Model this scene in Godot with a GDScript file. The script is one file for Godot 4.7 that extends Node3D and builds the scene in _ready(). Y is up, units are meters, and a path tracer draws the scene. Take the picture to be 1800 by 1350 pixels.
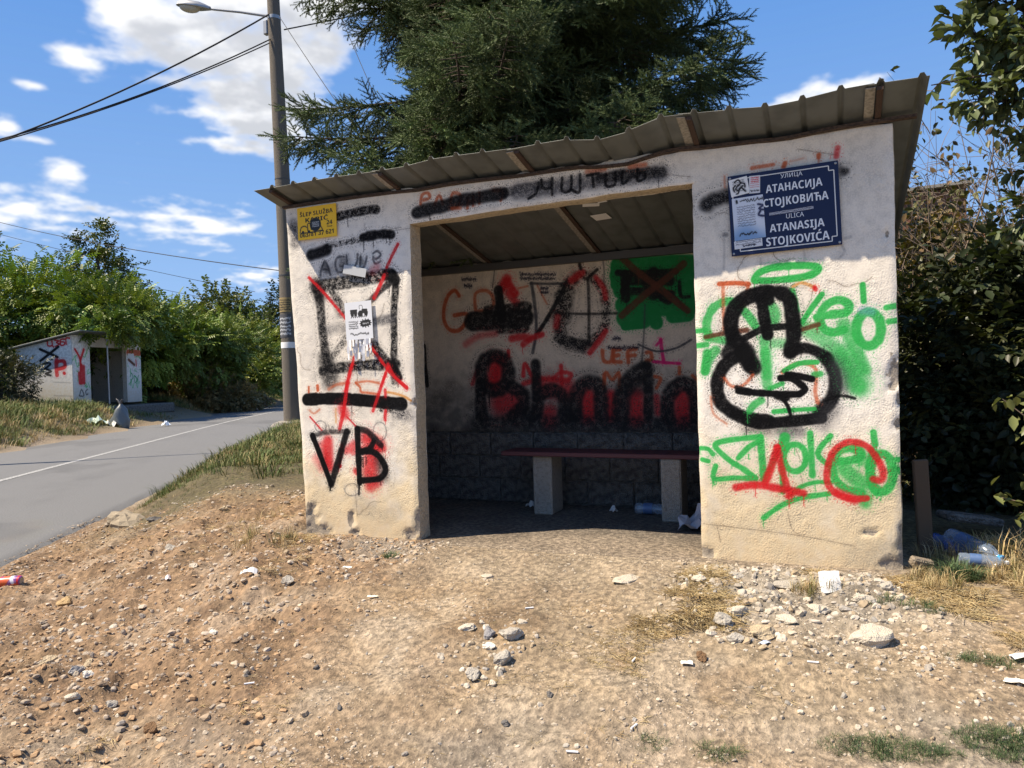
extends Node3D
# A graffiti-covered roadside bus shelter on bare ground, a second shelter across the road, trees and a blue sky with clouds. Metres, y up.
# The shelter's front wall stands in the plane z = 0; x runs along it, the road passes on the left.

const ROAD_ORIGIN := Vector2(1.64, 4.6)
const ROAD_LEFT := Vector2(-0.8545, 0.5195)
const ROAD_ALONG := Vector2(-0.5195, -0.8545)
const FRONT_TOP := 2.44
const WALL_L := -2.04
const WALL_R := 1.985
const BACK_Z := -1.55

const PAL := {
	"black": Color(0.075, 0.075, 0.082), "grey": Color(0.25, 0.25, 0.265), "soot": Color(0.14, 0.135, 0.13), "green": Color(0.21, 0.66, 0.31), "dgreen": Color(0.08, 0.5, 0.25),
	"red": Color(0.78, 0.13, 0.15), "rust": Color(0.72, 0.33, 0.2), "ochre": Color(0.80, 0.54, 0.28), "brown": Color(0.36, 0.2, 0.14), "pink": Color(0.82, 0.14, 0.42),
	"blue": Color(0.42, 0.55, 0.76), "ink": Color(0.12, 0.12, 0.18), "concrete": Color(0.5, 0.485, 0.455), "crack": Color(0.42, 0.37, 0.32), "white": Color(0.93, 0.93, 0.92), "cream": Color(0.83, 0.77, 0.66),
	"navy": Color(0.07, 0.09, 0.22), "sky": Color(0.62, 0.74, 0.88), "paper": Color(0.86, 0.87, 0.88), "orange": Color(0.86, 0.38, 0.16)}

var rng := RandomNumberGenerator.new()
var n_big := FastNoiseLite.new()
var n_mid := FastNoiseLite.new()
var n_fine := FastNoiseLite.new()
var grain: PackedByteArray      # 512 x 512, fine
var blotch: PackedByteArray     # 512 x 512, coarse
var mats := {}
var used := {}


class Canvas:
	# A painted surface: sRGB colours in metres of the wall it is laid on.
	var w: int
	var h: int
	var ox: float
	var top: float
	var k: float
	var px: PackedFloat32Array
	var grain: PackedByteArray
	var blotch: PackedByteArray
	var pal: Dictionary

	func _init(x0: float, y0: float, x1: float, y1: float, per_metre: float, base: Color, g: PackedByteArray, b: PackedByteArray, p: Dictionary) -> void:
		ox = x0
		top = y1
		k = per_metre
		w = int((x1 - x0) * k)
		h = int((y1 - y0) * k)
		grain = g
		blotch = b
		pal = p
		px.resize(w * h * 3)
		for i in w * h:
			px[i * 3] = base.r
			px[i * 3 + 1] = base.g
			px[i * 3 + 2] = base.b

	func stroke(called: String, wide: float, soft: float, alpha: float, dry: float, p: Array) -> void:
		var col: Color = pal[called]
		var r: float = maxf(wide * 0.5 * k, 0.55)
		var outer: float = r * (1.0 + soft * 0.75) + 0.7
		var inner: float = maxf(r * (1.0 - soft * 0.85) - 0.7, 0.0)
		var pts := PackedVector2Array()
		var raw := PackedVector2Array()
		for i in range(0, p.size(), 2):
			raw.append(Vector2((p[i] - ox) * k, (top - p[i + 1]) * k))
		var n := raw.size()
		if n < 3:
			pts = raw
		else:
			for i in n - 1:
				var a := raw[maxi(i - 1, 0)]
				var d := raw[mini(i + 2, n - 1)]
				var many := 4 if raw[i].distance_to(raw[i + 1]) > 5.0 else 1
				for j in many:
					pts.append(raw[i].cubic_interpolate(raw[i + 1], a, d, j / float(many)))
			pts.append(raw[n - 1])
		var lo := pts[0]
		var hi := pts[0]
		for q in pts:
			lo = lo.min(q)
			hi = hi.max(q)
		var x0 := maxi(int(lo.x - outer), 0)
		var y0 := maxi(int(lo.y - outer), 0)
		var x1 := mini(int(hi.x + outer) + 1, w)
		var y1 := mini(int(hi.y + outer) + 1, h)
		if x1 <= x0 or y1 <= y0:
			return
		var halo := r * 0.55 + 3.0 if soft > 0.14 else 0.0
		x0 = maxi(x0 - int(halo), 0)
		y0 = maxi(y0 - int(halo), 0)
		x1 = mini(x1 + int(halo), w)
		y1 = mini(y1 + int(halo), h)
		var reach := outer + halo
		var bw := x1 - x0
		var cov := PackedFloat32Array()
		cov.resize(bw * (y1 - y0))
		var span := outer - inner
		for i in maxi(pts.size() - 1, 1):
			var a := pts[i]
			var b := pts[mini(i + 1, pts.size() - 1)]
			var ab := b - a
			var fac := 1.0 / (0.86 + 0.3 * blotch[((int(a.y) * 3) & 511) * 512 + ((int(a.x) * 3) & 511)] / 255.0)
			var inv := 1.0 / maxf(ab.length_squared(), 1e-6)
			var sx0 := maxi(int(minf(a.x, b.x) - reach), x0)
			var sx1 := mini(int(maxf(a.x, b.x) + reach) + 1, x1)
			for y in range(maxi(int(minf(a.y, b.y) - reach), y0), mini(int(maxf(a.y, b.y) + reach) + 1, y1)):
				var row := (y - y0) * bw - x0
				for x in range(sx0, sx1):
					var dx := x - a.x
					var dy := y - a.y
					var t := clampf((dx * ab.x + dy * ab.y) * inv, 0.0, 1.0)
					dx -= ab.x * t
					dy -= ab.y * t
					var d := sqrt(dx * dx + dy * dy) * fac
					if d < outer:
						var v := minf((outer - d) / span, 1.0)
						if v > cov[row + x]:
							cov[row + x] = v
					elif d < reach and cov[row + x] <= 0.0:
						cov[row + x] = minf(cov[row + x], d / reach - 1.0)
		for y in range(y0, y1):
			for x in range(x0, x1):
				var v := cov[(y - y0) * bw + x - x0]
				if v == 0.0:
					continue
				var g := grain[(y & 511) * 512 + (x & 511)] / 255.0
				var m := blotch[((y * 2) & 511) * 512 + ((x * 2 + 97) & 511)] / 255.0
				if v < 0.0:
					# overspray: fine specks round the stroke
					v = 0.75 * clampf((g - 0.63) * 7.0, 0.0, 1.0) * clampf(-v * 3.0, 0.0, 1.0) * alpha
					var o := (y * w + x) * 3
					px[o] += (col.r - px[o]) * v
					px[o + 1] += (col.g - px[o + 1]) * v
					px[o + 2] += (col.b - px[o + 2]) * v
					continue
				v = clampf(v + (g - 0.5) * 0.45 * minf(1.0, soft + 0.25), 0.0, 1.0) if v < 1.0 else v
				v = v * v * (3.0 - 2.0 * v) * minf(1.0, alpha * 1.04)
				if dry > 0.0:
					v *= 1.0 - dry * clampf((g * 0.65 + m * 0.5 - 0.62 + dry * 0.16) * 9.0, 0.0, 1.0)
				v *= clampf(1.03 + 0.75 * (m - 0.55) * soft, 0.0, 1.0)
				var at := (y * w + x) * 3
				px[at] += (col.r - px[at]) * v
				px[at + 1] += (col.g - px[at + 1]) * v
				px[at + 2] += (col.b - px[at + 2]) * v

	func rect(called: String, x0: float, y0: float, x1: float, y1: float) -> void:
		var col: Color = pal[called]
		for y in range(maxi(int((top - y1) * k), 0), mini(int((top - y0) * k), h)):
			for x in range(maxi(int((x0 - ox) * k), 0), mini(int((x1 - ox) * k), w)):
				var at := (y * w + x) * 3
				px[at] = col.r
				px[at + 1] = col.g
				px[at + 2] = col.b

	func texture() -> ImageTexture:
		var bytes := PackedByteArray()
		bytes.resize(px.size())
		for i in px.size():
			bytes[i] = int(clampf(px[i], 0.0, 1.0) * 255.0)
		return ImageTexture.create_from_image(Image.create_from_data(w, h, false, Image.FORMAT_RGB8, bytes))


class MB:
	# Collects triangles. Faces are given counter-clockwise as seen from outside.
	var v := PackedVector3Array()
	var uv := PackedVector2Array()
	var c := PackedColorArray()
	var ix := PackedInt32Array()
	var tint := Color.WHITE
	var colored := false

	func vert(p: Vector3, t := Vector2.ZERO) -> int:
		v.append(p)
		uv.append(t)
		c.append(tint)
		return v.size() - 1

	func tri(a: int, b: int, d: int) -> void:
		ix.append(a)
		ix.append(d)
		ix.append(b)

	func face(p: Array) -> void:
		var a := vert(p[0])
		var b := vert(p[1])
		var last := b
		for i in range(2, p.size()):
			var d := vert(p[i])
			tri(a, last, d)
			last = d

	func quad_i(a: int, b: int, d: int, e: int) -> void:
		tri(a, b, d)
		tri(a, d, e)

	func box(size: Vector3, at: Vector3, basis := Basis(), bevel := 0.0) -> void:
		var s := size * 0.5
		var e := minf(bevel, minf(s.x, minf(s.y, s.z)) * 0.9)
		var axes := [Vector3.RIGHT, Vector3.UP, Vector3.BACK]
		for k in 3:
			var nrm: Vector3 = axes[k]
			var u: Vector3 = axes[(k + 1) % 3]
			var w: Vector3 = axes[(k + 2) % 3]
			for sg in [1.0, -1.0]:
				var o: Vector3 = nrm * s[k] * sg
				var uu: Vector3 = u * (s[(k + 1) % 3] - e)
				var ww: Vector3 = w * (s[(k + 2) % 3] - e)
				var q := [o - uu - ww, o + uu - ww, o + uu + ww, o - uu + ww]
				if sg < 0.0:
					q.reverse()
				face(q.map(func(p): return at + basis * p))
		if e <= 0.0:
			return
		for k in 3:
			var n1: Vector3 = axes[(k + 1) % 3]
			var n2: Vector3 = axes[(k + 2) % 3]
			var along: Vector3 = axes[k] * (s[k] - e)
			var s1: float = s[(k + 1) % 3]
			var s2: float = s[(k + 2) % 3]
			for a in [1.0, -1.0]:
				for b in [1.0, -1.0]:
					var p: Vector3 = n1 * s1 * a + n2 * (s2 - e) * b
					var r: Vector3 = n1 * (s1 - e) * a + n2 * s2 * b
					var q := [p - along, p + along, r + along, r - along]
					if a * b > 0.0:
						q.reverse()
					face(q.map(func(x): return at + basis * x))
		for a in [1.0, -1.0]:
			for b in [1.0, -1.0]:
				for d in [1.0, -1.0]:
					var q := [Vector3(s.x * a, (s.y - e) * b, (s.z - e) * d), Vector3((s.x - e) * a, s.y * b, (s.z - e) * d), Vector3((s.x - e) * a, (s.y - e) * b, s.z * d)]
					if a * b * d < 0.0:
						q.reverse()
					face(q.map(func(x): return at + basis * x))

	func tube(p: Array, r: Array, sides := 8, capped := true) -> void:
		var first := v.size()
		var n := p.size()
		var side := Vector3.ZERO
		for i in n:
			var d: Vector3 = (p[mini(i + 1, n - 1)] - p[maxi(i - 1, 0)]).normalized()
			if side == Vector3.ZERO:
				side = d.cross(Vector3.UP if absf(d.y) < 0.9 else Vector3.RIGHT).normalized()
			side = (side - d * side.dot(d)).normalized()
			var other := d.cross(side)
			for j in sides:
				var a := TAU * j / sides
				vert(p[i] + (side * cos(a) + other * sin(a)) * r[i], Vector2(j / float(sides), i / float(n)))
		for i in n - 1:
			for j in sides:
				var a := first + i * sides + j
				var b := first + i * sides + (j + 1) % sides
				quad_i(a, b, b + sides, a + sides)
		if capped:
			for e in [0, n - 1]:
				var q := []
				for j in sides:
					q.append(v[first + e * sides + j])
				if e == 0:
					q.reverse()
				face(q)

	func lathe(profile: Array, at: Vector3, basis: Basis, sides := 20) -> void:
		# profile: (radius, height) pairs from the bottom up, turned about the basis' y axis
		var first := v.size()
		for q in profile:
			for j in sides:
				var a := TAU * j / sides
				vert(at + basis * Vector3(cos(a) * q.x, q.y, sin(a) * q.x), Vector2(j / float(sides), q.y))
		for i in profile.size() - 1:
			for j in sides:
				var a := first + i * sides + j
				var b := first + i * sides + (j + 1) % sides
				quad_i(a, a + sides, b + sides, b)

	func done() -> ArrayMesh:
		var nr := PackedVector3Array()
		nr.resize(v.size())
		for i in range(0, ix.size(), 3):
			var a := ix[i]
			var b := ix[i + 1]
			var d := ix[i + 2]
			var f := (v[d] - v[a]).cross(v[b] - v[a])
			nr[a] += f
			nr[b] += f
			nr[d] += f
		for i in nr.size():
			nr[i] = nr[i].normalized() if nr[i].length_squared() > 1e-20 else Vector3.UP
		var arr := []
		arr.resize(Mesh.ARRAY_MAX)
		arr[Mesh.ARRAY_VERTEX] = v
		arr[Mesh.ARRAY_NORMAL] = nr
		arr[Mesh.ARRAY_TEX_UV] = uv
		if colored:
			arr[Mesh.ARRAY_COLOR] = c
		arr[Mesh.ARRAY_INDEX] = ix
		var m := ArrayMesh.new()
		m.add_surface_from_arrays(Mesh.PRIMITIVE_TRIANGLES, arr)
		return m


# ------------------------------------------------------------------ nodes and names
func numbered(called: String) -> String:
	var n: int = used.get(called, 0)
	used[called] = n + 1
	return called if n == 0 else "%s_%03d" % [called, n]


func tag(o: Node3D, label: String, category: String, group := "") -> Node3D:
	o.set_meta("label", label)
	o.set_meta("category", category)
	if group:
		o.set_meta("group", group)
	return o


func thing(called: String, label: String, category: String, at := Vector3.ZERO, turn := 0.0, group := "") -> Node3D:
	var o := Node3D.new()
	o.name = numbered(called)
	add_child(o, true)
	o.position = at
	o.rotation.y = turn
	return tag(o, label, category, group)


func obj(called: String, mesh: Mesh, mat: Material, parent: Node = self, at := Vector3.ZERO) -> MeshInstance3D:
	var o := MeshInstance3D.new()
	o.name = numbered(called) if parent == self else called
	o.mesh = mesh
	o.material_override = mat
	parent.add_child(o, true)
	o.position = at
	return o


func many(called: String, mesh: Mesh, mat: Material, where: Array[Transform3D], colors: PackedColorArray, parent: Node = self) -> MultiMeshInstance3D:
	var mm := MultiMesh.new()
	mm.transform_format = MultiMesh.TRANSFORM_3D
	mm.use_colors = true
	mm.mesh = mesh
	mm.instance_count = where.size()
	var buf := PackedFloat32Array()
	buf.resize(where.size() * 16)
	for i in where.size():
		var t := where[i]
		var b := t.basis
		var o := i * 16
		buf[o] = b.x.x; buf[o + 1] = b.y.x; buf[o + 2] = b.z.x; buf[o + 3] = t.origin.x
		buf[o + 4] = b.x.y; buf[o + 5] = b.y.y; buf[o + 6] = b.z.y; buf[o + 7] = t.origin.y
		buf[o + 8] = b.x.z; buf[o + 9] = b.y.z; buf[o + 10] = b.z.z; buf[o + 11] = t.origin.z
		var c := colors[i]
		buf[o + 12] = c.r; buf[o + 13] = c.g; buf[o + 14] = c.b; buf[o + 15] = 1.0
	mm.buffer = buf
	var o := MultiMeshInstance3D.new()
	o.name = numbered(called) if parent == self else called
	o.multimesh = mm
	o.material_override = mat
	o.set_meta("kind", "stuff")
	parent.add_child(o, true)
	return o


func paint(r: float, g: float, b: float, rough := 0.85, metal := 0.0) -> StandardMaterial3D:
	# linear base colour
	var m := StandardMaterial3D.new()
	m.albedo_color = Color(r, g, b).linear_to_srgb()
	m.roughness = rough
	m.metallic = metal
	return m


func rough_paint(r: float, g: float, b: float, tex: Texture2D, bump: Texture2D, scale: float, depth: float, rough := 0.9, metal := 0.0) -> StandardMaterial3D:
	# a base colour with a tiling speckle and relief, laid on in the world's axes
	var m := paint(r, g, b, rough, metal)
	m.albedo_texture = tex
	m.uv1_triplanar = true
	m.uv1_scale = Vector3.ONE * scale
	if bump:
		m.heightmap_enabled = true
		m.heightmap_texture = bump
		m.heightmap_scale = depth
	return m


func leaf_paint(back := 0.35, rough := 0.5) -> StandardMaterial3D:
	var m := StandardMaterial3D.new()
	m.vertex_color_use_as_albedo = true
	m.roughness = rough
	m.metallic_specular = 0.35
	m.backlight_enabled = true
	m.backlight = Color(back, back * 1.05, back * 0.5)
	return m


func ss(a: float, b: float, x: float) -> float:
	var t := clampf((x - a) / (b - a), 0.0, 1.0)
	return t * t * (3.0 - 2.0 * t)


func rnd(a: float, b: float) -> float:
	return rng.randf_range(a, b)


func ball() -> Vector3:
	return Vector3(rng.randfn(), rng.randfn(), rng.randfn())


# ------------------------------------------------------------------ the lie of the land
func bend(t: float) -> float:
	var d := maxf(0.0, t - 25.0)
	return 0.0032 * d * d


func road_st(x: float, z: float) -> Vector2:
	var p := Vector2(x, z) - ROAD_ORIGIN
	var t := p.dot(ROAD_ALONG)
	return Vector2(p.dot(ROAD_LEFT) + bend(t), t)


func road_point(s: float, t: float, y: float) -> Vector3:
	var p := ROAD_ORIGIN + ROAD_LEFT * (s - bend(t)) + ROAD_ALONG * t
	return Vector3(p.x, y, p.y)


func base_height(x: float, z: float) -> float:
	var st := road_st(x, z)
	var a := lerpf(-0.36 * ss(0.1, 3.0, z), 0.16, ss(6.5, 12.0, st.y))
	var y := lerpf(a, -0.38, ss(lerpf(0.6, 2.3, ss(5.0, 11.0, st.y)), 3.3, st.x))
	if st.x > 9.2:
		y += 0.8 * ss(9.2, 11.4, st.x) + 0.7 * ss(12.5, 22.0, st.x)
	return y


func roughness_at(x: float, z: float, s: float) -> float:
	# how loosely the soil lies: dug over on the left, trodden in front of the door
	var heap := ss(-0.2, -1.8, x - 0.25 * z) * ss(-2.5, -0.4, z)
	var rubble := ss(0.75, 1.15, x) * ss(2.1, 1.6, x) * ss(0.05, 0.25, z) * ss(1.25, 0.85, z)
	return maxf(maxf(heap, rubble * 0.9), 0.26) * ss(3.45, 3.1, s)


func ground_height(x: float, z: float) -> float:
	var y := base_height(x, z)
	var st := road_st(x, z)
	var off_road := maxf(ss(3.35, 3.0, st.x), ss(9.3, 9.9, st.x))
	if z < 0.12 and z > -1.75 and x > -2.1 and x < 2.0:
		return y - 0.004 + 0.006 * n_mid.get_noise_2d(x * 40.0, z * 40.0)
	var r := roughness_at(x, z, st.x)
	var near := ss(0.0, 0.35, z) if x > -2.1 and x < 2.05 and z > -0.1 else 1.0
	y += off_road * near * (0.055 * n_big.get_noise_2d(x * 13.0, z * 13.0) + r * (0.055 * n_mid.get_noise_2d(x * 22.0, z * 22.0) + 0.036 * n_mid.get_noise_2d(x * 70.0 + 50.0, z * 70.0) + 0.024 * n_fine.get_noise_2d(x * 150.0, z * 150.0)))
	y += off_road * 0.05 * r * maxf(0.0, n_mid.get_noise_2d(x * 45.0 + 300.0, z * 45.0))
	# the lip of soil thrown up along the asphalt
	if st.y < 8.6:
		y += 0.085 * exp(-pow((st.x - 3.2) / 0.11, 2.0)) * (0.65 + 0.7 * n_mid.get_noise_2d(x * 30.0, z * 30.0)) * ss(8.6, 6.5, st.y)
	return y


# ------------------------------------------------------------------ the scene
func _ready() -> void:
	# camera
	var cam := Camera3D.new()
	cam.name = "camera"
	cam.position = Vector3(1.64, 1.136, 4.6)
	cam.rotation_order = EULER_ORDER_YXZ
	cam.rotation = Vector3(deg_to_rad(-0.775), deg_to_rad(22.774), deg_to_rad(-1.72))
	cam.fov = 53.82
	cam.near = 0.05
	cam.far = 900.0
	add_child(cam)
	cam.current = true
	setup_noise()
	# sky, sun, exposure
	var env := Environment.new()
	env.background_mode = Environment.BG_SKY
	var sky := Sky.new()
	var pano := PanoramaSkyMaterial.new()
	pano.panorama = sky_texture()
	pano.energy_multiplier = 1.0
	sky.sky_material = pano
	env.sky = sky
	env.tonemap_mode = Environment.TONE_MAPPER_LINEAR
	env.tonemap_exposure = 1.7
	env.sdfgi_enabled = true
	env.ssao_enabled = true
	env.ssil_enabled = true
	var world := WorldEnvironment.new()
	world.name = "world_environment"
	world.environment = env
	add_child(world)
	var sun := DirectionalLight3D.new()
	sun.name = "sun"
	sun.light_color = Color(1.0, 0.94, 0.85)
	sun.light_energy = 1.6
	sun.light_angular_distance = 0.5
	sun.shadow_enabled = true
	sun.basis = Basis.looking_at(Vector3(0.58, -1.0, -0.36))
	add_child(sun)
	make_materials()
	# setting
	build_ground()
	build_road()
	# structures
	build_shelter()
	build_far_shelter()
	build_houses()
	# trees and bushes
	build_spruce()
	build_left_trees()
	build_right_trees()
	# street furniture and notices
	build_pole()
	build_cables()
	build_sign()
	build_notices()
	build_bench()
	# ground cover and litter
	build_gravel()
	build_rubble()
	build_grass()
	build_rocks()
	build_litter()


func setup_noise() -> void:
	rng.seed = 20240911
	for q in [[n_big, 0.05, 3, 11], [n_mid, 0.05, 3, 23], [n_fine, 0.06, 3, 37]]:
		var n: FastNoiseLite = q[0]
		n.noise_type = FastNoiseLite.TYPE_SIMPLEX_SMOOTH
		n.frequency = q[1]
		n.fractal_octaves = q[2]
		n.seed = q[3]
	var f := FastNoiseLite.new()
	f.seed = 5
	f.noise_type = FastNoiseLite.TYPE_SIMPLEX
	f.frequency = 0.22
	f.fractal_octaves = 3
	var im := f.get_seamless_image(512, 512)
	im.convert(Image.FORMAT_L8)
	grain = im.get_data()
	f.frequency = 0.03
	f.seed = 9
	f.fractal_octaves = 4
	im = f.get_seamless_image(512, 512)
	im.convert(Image.FORMAT_L8)
	blotch = im.get_data()


func canvas(x0: float, y0: float, x1: float, y1: float, per_metre: float, base: Color) -> Canvas:
	return Canvas.new(x0, y0, x1, y1, per_metre, base, grain, blotch, PAL)


# ------------------------------------------------------------------ sky
func cloud_amount(d: Vector3, n: FastNoiseLite, fine: bool) -> float:
	var az := rad_to_deg(atan2(d.x, -d.z))
	var el := rad_to_deg(asin(d.y))
	var sum := 0.0
	for c in CLOUDS:
		var dx: float = wrapf(az - c[0], -180.0, 180.0) / c[2]
		var dy: float = (el - c[1]) / c[3]
		if absf(dx) < 2.4 and absf(dy) < 2.4:
			sum += exp(-(dx * dx + dy * dy * 1.25) * 0.85)
	var p := d / maxf(d.y + 0.12, 0.06) * 1.9
	var big := n.get_noise_3d(p.x * 1.1, 7.0, p.z * 1.1)
	var f := n.get_noise_3d(p.x * 6.0, p.y * 6.0 + 40.0, p.z * 6.0)
	# beyond the named clouds the same kind of broken cloud goes on all round
	var away := ss(16.0, 40.0, absf(wrapf(az + 28.0, -180.0, 180.0)) - 22.0) + ss(27.0, 40.0, el)
	var other := clampf(big * 2.4 - 0.05, 0.0, 1.0) * clampf(away, 0.0, 1.0)
	return clampf(minf(sum, 1.25) * 1.25 + other + f * 1.0 - 0.5, 0.0, 1.6) * ss(-0.5, 2.0, el)


const CLOUDS := [[-44.8, 23.4, 6.5, 3.2], [-41.5, 20.2, 4.7, 3.7], [-48.0, 23.8, 3.0, 1.7], [-39.7, 18.2, 2.6, 2.2], [-55.3, 11.2, 3.7, 1.9], [-45.2, 10.9, 4.7, 1.8],
	[-41.2, 7.4, 2.6, 0.9], [-53.0, 13.8, 1.3, 0.9], [-52.0, 20.6, 1.3, 1.0], [-54.7, 18.7, 1.2, 0.35], [-42.8, 16.4, 2.2, 0.45], [1.6, 18.3, 2.3, 1.2], [-2.0, 17.9, 2.2, 0.8], [-56.1, 16.0, 0.9, 0.8],
	[-54.5, 15.6, 1.0, 0.35], [-36.3, 23.4, 2.4, 2.6], [-38.0, 26.5, 8.0, 2.6]]


func sky_color(d: Vector3, n: FastNoiseLite) -> Color:
	var y := clampf(d.y, 0.0, 1.0)
	var low := Color(0.28, 0.415, 0.6)
	var mid := Color(0.09, 0.21, 0.47)
	var high := Color(0.06, 0.13, 0.32)
	var c := low.lerp(mid, pow(clampf(y / 0.42, 0.0, 1.0), 0.62)) if y < 0.42 else mid.lerp(high, ss(0.42, 1.0, y))
	var a := cloud_amount(d, n, true)
	if a > 0.0:
		var above := cloud_amount((d + Vector3(-0.02, 0.045, 0.01)).normalized(), n, false)
		var lit := clampf(1.0 - 0.36 * ss(0.35, 1.25, above) * ss(0.25, 1.0, a), 0.0, 1.0)
		var white := Color(0.655, 0.655, 0.655) * lit
		white = Color(white.r * (0.86 + 0.14 * lit), white.g * (0.93 + 0.07 * lit), white.b * (1.1 - 0.1 * lit))
		c = c.lerp(white, ss(0.02, 1.05, a) * 0.97)
	if d.y < 0.0:
		c = Color(0.36, 0.42, 0.5).lerp(Color(0.2, 0.17, 0.12), ss(0.0, 0.2, -d.y))
	return c


func sky_texture() -> ImageTexture:
	var n := FastNoiseLite.new()
	n.seed = 77
	n.noise_type = FastNoiseLite.TYPE_SIMPLEX_SMOOTH
	n.frequency = 0.55
	n.fractal_octaves = 5
	n.fractal_gain = 0.55
	var full := Image.create(640, 320, false, Image.FORMAT_RGB8)
	fill_sky(full, n, 0, 0, 640, 320, 640, 320)
	return ImageTexture.create_from_image(full_detail(full, n))


func full_detail(full: Image, n: FastNoiseLite) -> Image:
	# the part of the sky towards the street is worked out finely; the picture's left edge looks along -z
	full.resize(4096, 2048, Image.INTERPOLATE_BILINEAR)
	for span in [[294.0, 360.0], [0.0, 14.0]]:
		var x0 := int(span[0] / 360.0 * 4096)
		var x1 := int(span[1] / 360.0 * 4096)
		var y0 := int((0.5 - 33.0 / 180.0) * 2048)
		var y1 := int((0.5 - 1.0 / 180.0) * 2048)
		var part := Image.create(x1 - x0, y1 - y0, false, Image.FORMAT_RGB8)
		fill_sky(part, n, x0, y0, x1 - x0, y1 - y0, 4096, 2048)
		full.blit_rect(part, Rect2i(0, 0, x1 - x0, y1 - y0), Vector2i(x0, y0))
	return full


func fill_sky(im: Image, n: FastNoiseLite, x0: int, y0: int, w: int, h: int, fw: int, fh: int) -> void:
	for y in h:
		var el := PI * (0.5 - (y + y0 + 0.5) / fh)
		var ce := cos(el)
		var se := sin(el)
		for x in w:
			var az := TAU * (x + x0 + 0.5) / fw
			im.set_pixel(x, y, sky_color(Vector3(sin(az) * ce, se, -cos(az) * ce), n).linear_to_srgb())


# ------------------------------------------------------------------ shared materials
func noise_tex(freq: float, lo: float, hi: float, seed_: int, size := 512, oct := 4, kind := FastNoiseLite.TYPE_SIMPLEX_SMOOTH) -> ImageTexture:
	var n := FastNoiseLite.new()
	n.noise_type = kind
	n.frequency = freq
	n.fractal_octaves = oct
	n.seed = seed_
	var im := n.get_seamless_image(size, size)
	im.convert(Image.FORMAT_L8)
	var d := im.get_data()
	for i in d.size():
		d[i] = int(255.0 * clampf(lerpf(lo, hi, d[i] / 255.0), 0.0, 1.0))
	return ImageTexture.create_from_image(Image.create_from_data(size, size, false, Image.FORMAT_L8, d))


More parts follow.
